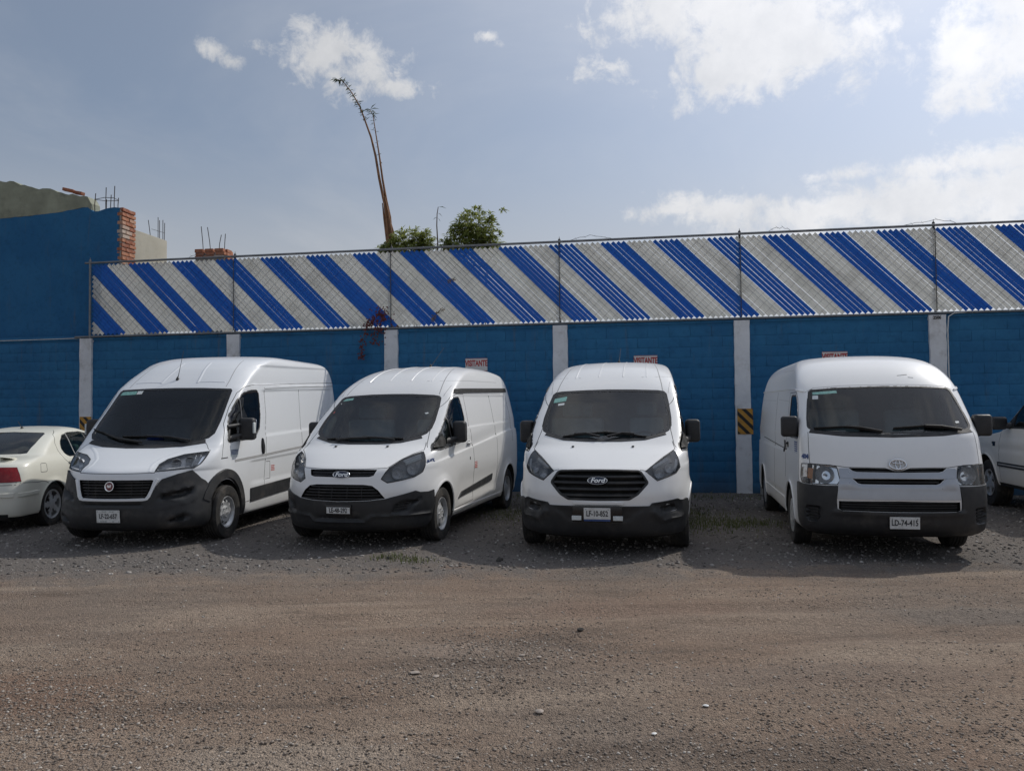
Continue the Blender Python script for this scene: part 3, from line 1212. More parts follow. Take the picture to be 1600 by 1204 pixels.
def steering_wheel(parent, x, y, z, r=0.19, tilt=1.0):
    bm = bmesh.new()
    M = Matrix.Translation((x, y, z)) @ Matrix.Rotation(tilt, 4, 'X')
    bm_tube(bm, [(r * math.cos(2 * math.pi * k / 28), r * math.sin(2 * math.pi * k / 28), 0) for k in range(29)], 0.015, n=8, cap=False)
    for th in (0, math.pi, -math.pi / 2):
        bm_tube(bm, [(0, 0, -0.02), (r * math.cos(th), r * math.sin(th), 0)], [0.03, 0.014], n=6)
    bm_lathe(bm, [(-0.03, 0.001), (-0.03, 0.06), (0.0, 0.07), (0.015, 0.05), (0.02, 0.001)], n=18, axis='Z', closed=False)
    bm_tube(bm, [(0, 0, -0.02), (0, -0.05, -0.30)], 0.03, n=8)
    bm.transform(M)
    obj_bm('steering_wheel', bm, 'dark_trim', parent, 40)


def dashboard(B, parent, y0, y1, z0, ztop, hw, mat='dash_trim'):
    """padded top that follows the foot of the windscreen"""
    rows = [(z0, y0 + 0.02, 0.2, 2.6, hw, y1, 0.12, 3.0), (ztop - 0.10, y0, 0.22, 2.6, hw, y1 + 0.03, 0.14, 3.0),
            (ztop - 0.03, y0 + 0.01, 0.22, 2.6, hw, y1 - 0.01, 0.16, 2.8), (ztop, y0 + 0.05, 0.22, 2.6, hw - 0.04, y1 - 0.06, 0.16, 2.6)]
    V, F = loft(rows, step=0.05, nf=12, ns=6, nr=6)
    return obj_pydata('dashboard', V, F, mat, parent, 45)


def lamp_bowl(parent, c, r, yaw, pitch=0.0, depth=0.05, name='lamp_bowl', mat='lamp_dish'):
    """reflector dish facing -y, with a bulb"""
    bm = bmesh.new()
    prof = [(depth * (1 - (q / 6) ** 2), r * max(q / 6, 0.02)) for q in range(7)] + [(-0.004, r * 1.05), (depth * 0.4, r * 1.06)]
    bm_lathe(bm, prof, n=32, axis='Y', closed=False)
    bm_lathe(bm, [(-0.002, 0.001), (0.0, r * 0.14), (depth * 0.9, r * 0.16)], n=14, axis='Y', closed=False)
    bm.transform(Matrix.Translation(c) @ Matrix.Rotation(yaw, 4, 'Z') @ Matrix.Rotation(pitch, 4, 'X'))
    return obj_bm(name, bm, mat, parent, 50)


def wiper(B, parent, arm, blade, dom='front'):
    w = B.stroke('wiper', dom, [arm], 0.022, 'black_plastic', parent, th=0.022, off=0.020, h=0.05)
    B.stroke('wiper_blade', dom, [blade], 0.016, 'black_matt', w, th=0.020, off=0.004, h=0.05)


def antenna(parent, base, top, bend=0.0):
    bm = bmesh.new()
    b_, t_ = Vector(base), Vector(top)
    bm_tube(bm, [b_ + (t_ - b_) * (k / 6) + Vector((bend * (k / 6) ** 2, 0, 0)) for k in range(7)], [0.006, 0.005, 0.004, 0.0035, 0.003, 0.003, 0.003], n=6)
    bm_lathe(bm, [(-0.02, 0.028), (0.012, 0.022), (0.035, 0.009), (0.05, 0.001)], n=14, axis='Z', centre=base, closed=False)
    obj_bm('antenna', bm, 'black_plastic', parent, 40)


def text_block(parent, x, yz0, yz1, rows, mat, side=1, name='decal', seed=0):
    """rows of small print on a flank: short bars standing 1 mm proud"""
    rr = random.Random(seed)
    bm = bmesh.new()
    (y0, z0), (y1, z1) = yz0, yz1
    for k in range(rows):
        z = z0 + (z1 - z0) * (k + 0.5) / rows
        y = y0
        while y < y1 - 0.01:
            w = rr.uniform(0.012, 0.045)
            w = min(w, y1 - y)
            bm_box(bm, (x * side, y + w / 2, z), (0.002, w * 0.82, abs(z1 - z0) / rows * 0.55))
            y += w
    return obj_bm(name, bm, mat, parent)


def van_root(name, key, label, group='white vans parked in a row along the blue wall'):
    x, y, a = POSE[key]
    return tag(empty(name, (x, y, 0), a), label, 'van', group)


# ------------------------------------------------------------------ van with the black bumper and arch trims
def build_ducato():
    root = van_root('panel_van', 'ducato', 'tall white panel van with black arch trims and round badge, beside the cream saloon')
    B = Body(DUCATO_KEYS, ducato_disp)
    ws = mirror_pts([(0, 1.205), (0.45, 1.225), (0.70, 1.262), (0.82, 1.30), (0.868, 1.36), (0.868, 1.52), (0.845, 1.75), (0.828, 1.935), (0.80, 1.962), (0.40, 1.977), (0, 1.982)])
    win = [(1.05, 1.40), (1.20, 1.60), (1.42, 1.80), (1.58, 1.90), (1.76, 1.94), (2.02, 1.95), (2.08, 1.90), (2.085, 1.60), (2.02, 1.39), (1.90, 1.30), (1.54, 1.245), (1.05, 1.235)]
    hl = [(0.484, 0.165, 0.917), (0.474, 0.291, 1.003), (0.519, 0.403, 1.055), (0.665, 0.539, 1.107), (0.914, 0.701, 1.139), (0.914, 0.645, 1.093), (0.886, 0.531, 0.994), (0.834, 0.437, 0.940), (0.790, 0.40, 0.943), (0.591, 0.227, 0.925)]
    grille = mirror_pts([(0, 0.60), (0.405, 0.606), (0.425, 0.63), (0.455, 0.703), (0.485, 0.815), (0.47, 0.822), (0, 0.825)])
    slot = mirror_pts([(0, 0.507), (0.385, 0.508), (0.40, 0.548), (0, 0.548)])
    P2 = lambda pts: [B.to2('cyl', p) for p in pts]
    scoop = P2([(0.535, 0.131, 0.575), (0.575, 0.161, 0.650), (0.857, 0.424, 0.715), (0.852, 0.382, 0.640), (0.793, 0.312, 0.590)])
    fog = P2([(0.640, 0.171, 0.335), (0.793, 0.285, 0.400), (0.842, 0.335, 0.365), (0.789, 0.292, 0.315), (0.65, 0.195, 0.300)])
    neg = lambda poly: [(-u, v) for u, v in poly][::-1]
    B.cutter('front', ws, 'black_matt', depth=0.20)
    B.cutter2('side', win, 'black_matt', depth=0.14)
    B.cutter2('cyl', hl, 'lamp_silver', depth=0.10, out=0.05)
    B.cutter('front', grille, 'black_matt', depth=0.09, out=0.05)
    for pl in (scoop, fog):
        B.cutter2('cyl', grow(pl, 1.12), 'black_matt', depth=0.10, out=0.03)
    B.wheel_cut(0.948, 0.36, 0.40)
    B.wheel_cut(4.38, 0.36, 0.40)
    B.finish('body', 'van_white_cool', root, cabin_loft(DUCATO_KEYS, 0.62, 1.99, 0.98, 2.25))
    # glass
    g = B.patch('windscreen', 'front', ws, 'screen_tint', root, off=-0.004, depth=0.005, h=0.09, r=0.03)
    B.stroke('screen_border', 'front', [[(x * 0.975, 1.59 + (z - 1.59) * 0.965) for x, z in fillet(ws, 0.03)]], 0.045, 'black_gloss', g, th=0.001, off=-0.003, closed=True, top=0.95)
    B.patch('sun_band', 'front', mirror_pts([(0, 1.80), (0.80, 1.765), (0.815, 1.92), (0, 1.965)]), 'smoked_glass', g, off=-0.012, depth=0.002, h=0.12)
    B.patch('sticker', 'front', [(-0.79, 1.935), (-0.55, 1.945), (-0.55, 1.895), (-0.79, 1.885)], 'sticker_green', g, off=-0.002, depth=0.001, h=0.1)
    B.patch('sticker', 'front', [(-0.54, 1.945), (-0.46, 1.946), (-0.46, 1.900), (-0.54, 1.897)], 'sticker_white', g, off=-0.002, depth=0.001, h=0.1)
    for w in B.both('side_window', 'side', win, 'smoked_glass', root, off=-0.006, depth=0.005, h=0.09, r=0.03):
        pass
    for dom in ('side', 'side-'):
        B.stroke('window_seal', dom, [fillet(win, 0.03)], 0.030, 'black_plastic', root, th=0.003, off=-0.003, closed=True)
        B.stroke('window_post', dom, [[(1.47, 1.85), (1.515, 1.25)]], 0.020, 'grey_trim', root, th=0.004, off=-0.003)
    # nose
    for sg, nm in ((1, 'cyl'), (-1, 'cyl')):
        pl = hl if sg == 1 else [(-p[0], p[1], p[2]) for p in hl][::-1]
        L = B.patch('headlight', nm, pl, 'lamp_lens', root, off=0.002, depth=0.012, h=0.05, r=0.008)
        edge = [B.to2('cyl', p) for p in pl]
        B.stroke('lamp_edge', 'cyl', [edge], 0.012, 'black_plastic', L, th=0.003, off=0.001, closed=True, radial=True)
        for c, rr in (((0.64, 0.36, 1.005), 0.055), ((0.76, 0.47, 1.025), 0.052)):
            lamp_bowl(L, (sg * c[0], c[1] + 0.03, c[2]), rr, sg * 0.5, 0.0, 0.05)
        bars = [[(0.50, 0.2, 0.93), (0.60, 0.25, 0.94), (0.80, 0.41, 0.962)], [(0.80, 0.45, 0.962), (0.835, 0.55, 1.09)], [(0.845, 0.47, 0.975), (0.885, 0.58, 1.09)]]
        B.stroke('light_bar', 'cyl', [[(sg * u, v) for u, v in P2(l)] for l in bars], 0.024, 'lamp_white', L, th=0.012, off=-0.016, radial=True)
        B.patch('indicator', 'cyl', [(sg * u, v) for u, v in P2([(0.86, 0.50, 0.99), (0.895, 0.58, 1.09), (0.905, 0.66, 1.12), (0.885, 0.55, 1.00)])], 'reflector', L, off=-0.03, depth=0.01)
    bt = [(0, 0.575), (0.42, 0.575), (0.46, 0.60), (0.50, 0.72), (0.535, 0.79), (0.568, 0.828)]
    top = [B.to2('cyl', (0, 0.03, 0.572)), B.to2('cyl', (0.418, 0.095, 0.574))] + P2([(0.445, 0.10, 0.60), (0.495, 0.13, 0.70), (0.537, 0.160, 0.785), (0.568, 0.186, 0.828), (0.707, 0.298, 0.884), (0.825, 0.425, 0.921), (0.860, 0.455, 0.88), (0.900, 0.505, 0.815), (0.945, 0.545, 0.780)])
    half = top + P2([(0.99, 0.60, 0.70), (1.0, 0.585, 0.50), (0.99, 0.575, 0.30), (0.95, 0.53, 0.225), (0.60, 0.22, 0.222), (0, 0.10, 0.222)])
    bump = half + [(-u, v) for u, v in reversed(half) if abs(u) > 1e-6]
    slot2 = [B.to2('cyl', (x, 0.085, z)) for x, z in slot]
    recs = [(scoop, -0.075, 0.035), (neg(scoop), -0.075, 0.035), (fog, -0.07, 0.03), (neg(fog), -0.07, 0.03)]
    lip = [B.to2('cyl', p) for p in ((0.43, 0.08, 0.47), (0.84, 0.36, 0.56), (0.90, 0.42, 0.70), (0.93, 0.46, 0.70), (0.88, 0.40, 0.54), (0.45, 0.08, 0.44))]
    recs += [(lip, 0.010, 0.03), (neg(lip), 0.010, 0.03)]
    recs += [(slot2, -0.020, 0.012)]
    B.patch('front_bumper', 'cyl', bump, 'black_plastic', root, off=sculpt(0.022, recs), depth=0.03, h=0.026, radial=True, smooth=50)
    for sg in (1, -1):
        lamp_bowl(root, (sg * 0.765, 0.33, 0.365), 0.038, sg * 0.5, 0, 0.03, 'fog_lamp')
    gr = B.patch('grille', 'front', [(x * 0.99, 0.713 + (z - 0.713) * 0.98) for x, z in grille], 'black_matt', root, off=-0.06, depth=0.004, h=0.1)
    for k in range(6):
        z = 0.625 + k * 0.035
        hw = 0.395 + (z - 0.61) * 0.36
        B.stroke('grille_slat', 'front', [[(-hw, z), (hw, z)]], 0.020, 'black_plastic', gr, th=0.022, off=-0.040)
    B.stroke('grille_bar', 'front', [[(x, 0.61), (x, 0.815)] for x in (-0.24, 0.24, 0.36, -0.36)], 0.010, 'black_plastic', gr, th=0.012, off=-0.045)
    B.stroke('grille_surround', 'front', [[(0.525, 0.825), (0.49, 0.73), (0.455, 0.625), (0.43, 0.592), (0.38, 0.585), (-0.38, 0.585), (-0.43, 0.592), (-0.455, 0.625), (-0.49, 0.73), (-0.525, 0.825)]], 0.036, 'van_white_cool', root, th=0.020, off=0.004, h=0.03)
    oval_badge(root, (0.0, 0.008, 0.752), 0.060, 0.060, -0.1, 'emblem_red', 'FIAT', 0.042, 0.22, font_sx=0.62)
    box_part('badge_mount', root, (0, 0.05, 0.752), (0.07, 0.07, 0.07), 'black_plastic', 0.01)
    number_plate(root, (-0.012, 0.000, 0.394), 0.30, 0.152, 'LF-22-657', 0.10, size=0.080, sx=0.70)
    B.stroke('hood_seam', 'front', [[(0.49, 0.906), (0.25, 0.903), (0, 0.903), (-0.25, 0.903), (-0.49, 0.906)]], 0.012, 'seam_dark', root, th=0.001)
    B.stroke('hood_seam', 'top', [[(0.92, 0.715), (0.885, 0.72), (0.845, 0.765), (0.80, 0.80)], [(-0.92, 0.715), (-0.885, 0.72), (-0.845, 0.765), (-0.80, 0.80)]], 0.010, 'seam_dark', root, th=0.001)
    # hood bulge edges
    B.stroke('hood_rib', 'front', [[(0.43, 0.92), (0.40, 1.00), (0.43, 1.06), (0.55, 1.125), (0.74, 1.205)], [(-0.43, 0.92), (-0.40, 1.00), (-0.43, 1.06), (-0.55, 1.125), (-0.74, 1.205)]], 0.09, 'van_white_cool', root, th=0.006, off=-0.002, top=0.2)
    # cowl, wipers
    B.stroke('cowl_panel', 'front', [[(-0.80, 1.262), (-0.55, 1.218), (-0.2, 1.198), (0.2, 1.198), (0.55, 1.218), (0.80, 1.262)]], 0.075, 'black_plastic', root, th=0.006, off=0.001, top=0.8)
    wiper(B, root, [(-0.03, 1.235), (-0.40, 1.285), (-0.62, 1.35)], [(-0.89 + 0.03, 1.415), (-0.60, 1.352), (-0.38, 1.30), (-0.12, 1.262)])
    wiper(B, root, [(0.62, 1.255), (0.30, 1.305), (-0.02, 1.318)], [(0.42, 1.300), (0.10, 1.322), (-0.36, 1.318)])
    # roof pressings, groove, antenna
    for sg in (1, -1):
        B.stroke('roof_rib', 'front', [[(sg * 0.27, 2.05), (sg * 0.245, 2.16), (sg * 0.22, 2.25), (sg * 0.205, 2.36)]], 0.06, 'van_white_cool', root, th=0.007, off=-0.002, top=0.4)
        B.stroke('roof_rib', 'front', [[(sg * 0.27, 2.065), (sg * 0.45, 2.07), (sg * 0.66, 2.06)]], 0.05, 'van_white_cool', root, th=0.006, off=-0.002, top=0.4)
        B.stroke('roof_gutter', 'front', [[(sg * 0.715, 1.99), (sg * 0.705, 2.08), (sg * 0.68, 2.18), (sg * 0.645, 2.32), (sg * 0.62, 2.40)]], 0.016, 'seam_grey', root, th=0.001)
    antenna(root, (-0.07, 1.66, 2.105), (-0.06, 1.80, 2.52), 0.0)
    # doors
    for dom in ('side', 'side-'):
        B.stroke('panel_seam', dom, [[(2.29, 2.03), (2.30, 1.6), (2.20, 1.12), (2.17, 0.92), (2.13, 0.63), (2.08, 0.42), (1.45, 0.40)],
                                     [(2.29, 2.03), (1.89, 2.02), (1.64, 1.985), (1.49, 1.90), (1.28, 1.70), (1.07, 1.48), (0.95, 1.30), (0.88, 1.15), (0.845, 1.035)],
                                     [(2.29, 2.03), (3.4, 2.085), (5.25, 2.155)], [(2.20, 0.912), (2.335, 0.908), (2.335, 0.66), (2.165, 0.662)]], 0.011, 'seam_dark', root, th=0.0012)
        B.stroke('panel_seam', dom, [[(2.29, 1.975), (3.4, 2.025), (5.33, 2.098)], [(3.62, 2.03), (3.60, 1.3), (3.55, 0.65), (3.5, 0.42)]], 0.012, 'seam_dark', root, th=0.001)
        B.stroke('door_moulding', dom, [[(0.83, 1.036), (1.0, 1.041)]], 0.016, 'seam_dark', root, th=0.003)
        B.stroke('door_moulding', dom, [[(1.20, 0.985), (2.13, 1.012), (3.5, 1.062), (5.2, 1.12)]], 0.040, 'seam_grey', root, th=0.003, top=0.8)
        B.patch('rub_strip', dom, [(1.66, 0.575), (3.10, 0.610), (3.10, 0.432), (1.665, 0.392)], 'black_plastic', root, off=0.014, depth=0.02, h=0.15, r=0.01)
        B.patch('rub_strip', dom, [(3.115, 0.610), (3.88, 0.630), (3.86, 0.450), (3.115, 0.432)], 'black_plastic', root, off=0.014, depth=0.02, h=0.15, r=0.01)
        hd = B.patch('door_handle', dom, [(2.065, 1.26), (2.03, 1.14), (2.055, 1.022), (2.14, 1.03), (2.165, 1.13), (2.13, 1.255)], 'black_gloss', root, off=0.004, depth=0.01, h=0.05, r=0.04)
        B.stroke('handle_grip', dom, [[(2.075, 1.23), (2.06, 1.14), (2.08, 1.05)]], 0.030, 'black_plastic', hd, th=0.026, off=0.004, top=0.7)
        sgn = 1 if dom == 'side' else -1
        # arch trim
        for cy, r0 in ((0.948, 0.40), (4.38, 0.40)):
            arc = [(cy + (r0 + 0.055) * math.cos(a), 0.36 + (r0 + 0.055 + 0.02 * math.sin(a)) * math.sin(a)) for a in np.linspace(R(-12), R(158 if cy < 2 else 192), 24)]
            B.stroke('wheel_arch_trim', dom, [arc], 0.125, 'black_plastic', root, th=0.028, off=0.002, top=0.86)
    bl = [(1.075, 1.142), (1.32, 1.146), (1.318, 1.042), (1.082, 1.038)]
    B.patch('door_sticker', 'side', bl, 'sticker_white', root, off=0.0012, depth=0.001, h=0.2)
    text_block(root, 1.0055, (1.10, 1.135), (1.30, 1.05), 5, 'ink_blue', 1, 'door_print', 3)
    text_block(root, 0.9985, (2.37, 0.85), (2.50, 0.76), 4, 'ink_red', 1, 'red_print', 4)
    wing_mirror(root, (1.115, 1.36, 1.405), (0.21, 0.15, 0.30), [((0.945, 1.12, 1.28), (1.06, 1.32, 1.33), 0.045, 0.03), ((0.95, 1.10, 1.44), (1.06, 1.32, 1.47), 0.03, 0.026), ((0.955, 1.05, 1.26), (0.945, 1.16, 1.44), 0.05, 0.03)],
                0.045, ((1.222, 1.325, 1.42), (0.025, 0.06, 0.15), 'sticker_white'), True)
    for x in (0.935, -0.935):
        add_wheel(root, x, 0.948, 0.345, 0.215, 0.205, 'steel', 0.0)
        add_wheel(root, x, 4.38, 0.345, 0.215, 0.205, 'steel')
    # cab
    dashboard(B, root, 0.99, 1.45, 0.65, 1.22, 0.85)
    seat(root, 0.48, 1.72, 0.86)
    seat(root, -0.42, 1.72, 0.86, 0.85)
    steering_wheel(root, 0.47, 1.50, 1.20)
    # on the dashboard
    M = root.matrix_basis if False else Matrix.Translation(root.location) @ Matrix.Rotation(root.rotation_euler.z, 4, 'Z')
    bm = bmesh.new()
    bm_lathe(bm, [(0.0, 0.115), (0.03, 0.12), (0.07, 0.108), (0.105, 0.075), (0.122, 0.03), (0.125, 0.001)], n=24, axis='Z', closed=False)
    bm_box(bm, (0, -0.13, 0.008), (0.17, 0.13, 0.012), Matrix.Rotation(0.2, 3, 'X'), 0.004, 1)
    bm.transform(M @ Matrix.Translation((-0.13, 1.20, 1.222)) @ Matrix.Rotation(0.3, 4, 'Z'))
    tag(obj_bm('cap', bm, 'cap_blue', None, 50), 'blue cap lying on the dashboard behind the windscreen of the tall van', 'cap')
    bm = bmesh.new()
    bm_box(bm, (0, 0, 0.004), (0.26, 0.19, 0.006), None, 0.001, 1)
    bm_box(bm, (0.12, 0.05, 0.012), (0.12, 0.05, 0.010), Matrix.Rotation(0.7, 3, 'Z'), 0.001, 1)
    bm.transform(M @ Matrix.Translation((-0.50, 1.22, 1.222)) @ Matrix.Rotation(0.4, 4, 'Z'))
    tag(obj_bm('papers', bm, 'paper', None), 'pale papers lying on the dashboard beside the blue cap', 'papers')


# ------------------------------------------------------------------ the two mid-height vans
def transit_common(root, B, paint, ws, hl, front_cuts, badge_z):
    win = [(0.76, 1.125), (0.87, 1.20), (1.09, 1.345), (1.33, 1.52), (1.51, 1.65), (1.68, 1.765), (1.80, 1.805), (1.98, 1.815), (2.06, 1.80), (2.10, 1.69), (2.12, 1.53), (2.09, 1.42), (1.92, 1.245), (1.78, 1.195), (1.20, 1.150)]
    B.cutter('front', ws, 'black_matt', depth=0.20)
    B.cutter2('side', win, 'black_matt', depth=0.14)
    B.cutter2('cyl', hl, 'lamp_grey', depth=0.11, out=0.05)
    front_cuts(B)
    B.wheel_cut(1.0, 0.345, 0.395)
    B.wheel_cut(4.30, 0.345, 0.385)
    B.finish('body', paint, root, cabin_loft(TRANSIT_KEYS, 0.62, 1.93, 1.00, 2.40))
    g = B.patch('windscreen', 'front', ws, 'windscreen_glass', root, off=-0.004, depth=0.005, h=0.09, r=0.03)
    cz = 0.5 * (min(p[1] for p in ws) + max(p[1] for p in ws))
    B.stroke('screen_border', 'front', [[(x * 0.968, cz + (z - cz) * 0.955) for x, z in fillet(ws, 0.03)]], 0.05, 'black_gloss', g, th=0.001, off=-0.003, closed=True, top=0.95)
    B.both('side_window', 'side', win, 'green_glass', root, off=-0.006, depth=0.005, h=0.09, r=0.02)
    for dom in ('side', 'side-'):
        B.stroke('window_seal', dom, [fillet(win, 0.02)], 0.028, 'black_plastic', root, th=0.003, off=-0.003, closed=True)
        B.stroke('window_post', dom, [[(1.36, 1.54), (1.40, 1.17)]], 0.022, 'black_plastic', root, th=0.004, off=-0.003)
        B.stroke('panel_seam', dom, [[(2.27, 1.86), (2.26, 1.60), (2.25, 1.40), (2.30, 1.15), (2.34, 0.90), (2.35, 0.62), (2.32, 0.36)], [(2.27, 1.86), (1.95, 1.855), (1.75, 1.82), (1.45, 1.65), (1.05, 1.36), (0.80, 1.17)],
                                     [(2.32, 0.36), (1.42, 0.33)], [(3.62, 1.86), (3.62, 0.40)], [(4.63, 1.92), (4.66, 1.37), (4.63, 1.10)]], 0.011, 'seam_dark', root, th=0.001)
        B.stroke('panel_seam', dom, [[(1.93, 1.862), (4.35, 1.893)], [(1.55, 2.03), (2.6, 2.06), (4.3, 2.085)]], 0.010, 'seam_grey', root, th=0.001)
        B.patch('roof_strip', dom, [(1.84, 1.862), (1.93, 1.921), (2.2, 1.936), (4.75, 1.996), (4.75, 1.932), (2.2, 1.873)], 'black_matt', root, off=0.012, depth=0.016, h=0.12, r=0.01)
        B.patch('rub_strip', dom, [(1.63, 0.455), (1.79, 0.528), (3.34, 0.655), (3.30, 0.555)], 'black_plastic', root, off=0.016, depth=0.02, h=0.12, r=0.012)
        hd = B.patch('door_handle', dom, [(2.06, 1.195), (2.20, 1.200), (2.205, 1.150), (2.07, 1.145)], 'black_plastic', root, off=0.003, depth=0.006, h=0.05, r=0.02)
        B.stroke('handle_grip', dom, [[(2.05, 1.172), (2.13, 1.180), (2.24, 1.178)]], 0.026, paint, hd, th=0.034, off=0.004, top=0.6)
        B.patch('fuel_flap_lock', dom, [(2.125, 0.98), (2.155, 0.98), (2.155, 0.935), (2.125, 0.935)], 'black_gloss', root, off=0.002, depth=0.004, h=0.05, r=0.012)
        B.patch('mirror_corner', dom, [(0.84, 1.165), (1.10, 1.335), (1.12, 1.175)], 'black_matt', root, off=0.006, depth=0.012, h=0.08, r=0.01)
        for cy in (1.0, 4.30):
            arc = [(cy + 0.405 * math.cos(a), 0.345 + 0.405 * math.sin(a)) for a in np.linspace(R(-4), R(184), 28)]
            B.stroke('arch_lip', dom, [arc], 0.035, paint, root, th=0.010, off=-0.002, top=0.6)
        B.stroke('sill_strip', dom, [[(1.42, 0.30), (2.6, 0.30), (3.85, 0.30)]], 0.05, paint, root, th=0.012, off=-0.002, top=0.6)
    for sg in (1, -1):
        pl = hl if sg == 1 else [(-p[0], p[1], p[2]) for p in hl][::-1]
        L = B.patch('headlight', 'cyl', pl, 'lamp_lens', root, off=0.002, depth=0.012, h=0.05, r=0.012)
        B.stroke('lamp_edge', 'cyl', [[B.to2('cyl', p) for p in pl]], 0.012, 'black_plastic', L, th=0.003, off=0.001, closed=True, radial=True)
        for c, rr in badge_z['bowls']:
            lamp_bowl(L, (sg * c[0], c[1], c[2]), rr, sg * 0.55, 0.0, 0.05)
        for l in badge_z['bars']:
            B.stroke('light_bar', 'cyl', [[(sg * u, v) for u, v in [B.to2('cyl', p) for p in l]]], 0.030, 'lamp_white', L, th=0.010, off=-0.025, radial=True)
        for l in badge_z.get('amber', []):
            B.stroke('indicator', 'cyl', [[(sg * u, v) for u, v in [B.to2('cyl', p) for p in l]]], 0.045, 'sticker_white', L, th=0.010, off=-0.03, radial=True)
        # roof gutter seam, washer jets
        B.stroke('roof_gutter', 'front', [[(sg * 0.685, 1.85), (sg * 0.665, 1.95), (sg * 0.635, 2.06), (sg * 0.60, 2.17), (sg * 0.56, 2.245)]], 0.020, 'seam_grey', root, th=0.001)
        x0 = sg * 0.352
        y0 = B.hit('front', x0, 1.182)[0]
        box_part('washer_jet', root, (x0, y0.y, y0.z + 0.005), (0.028, 0.035, 0.018), 'black_plastic', 0.006, 2)
    wing_mirror(root, (1.045, 1.50, 1.345), (0.178, 0.16, 0.285), [((0.915, 1.18, 1.225), (1.02, 1.45, 1.265), 0.045, 0.032), ((0.925, 1.12, 1.20), (0.935, 1.34, 1.25), 0.03, 0.04)], 0.045)
    for k, x in enumerate((-0.47, -0.16, 0.16, 0.47)):
        wd = 0.026 if k % 2 == 0 else 0.018
        z1 = B.hit('top', x * 0.93, 2.75)[0].z
        B.stroke('roof_rib', 'top', [[(x, 2.02), (x * 0.97, 2.4), (x * 0.93, 3.2), (x * 0.9, 3.9)]], wd, paint, root, th=0.005, off=-0.001, top=0.5)
    for x in (0.868, -0.868):
        add_wheel(root, x, 1.0, 0.335, 0.215, 0.208, badge_z['rim'], badge_z.get('steer', 0.0))
        add_wheel(root, x, 4.30, 0.335, 0.215, 0.208, badge_z['rim'])
    dashboard(B, root, 1.02, 1.50, 0.65, 1.20, 0.82)
    seat(root, 0.46, 1.78, 0.82)
    seat(root, -0.46, 1.78, 0.82, 0.75)
    steering_wheel(root, 0.45, 1.52, 1.17)
    box_part('bulkhead', root, (0, 2.37, 1.25), (1.6, 0.03, 1.2), 'grey_trim')
    return g


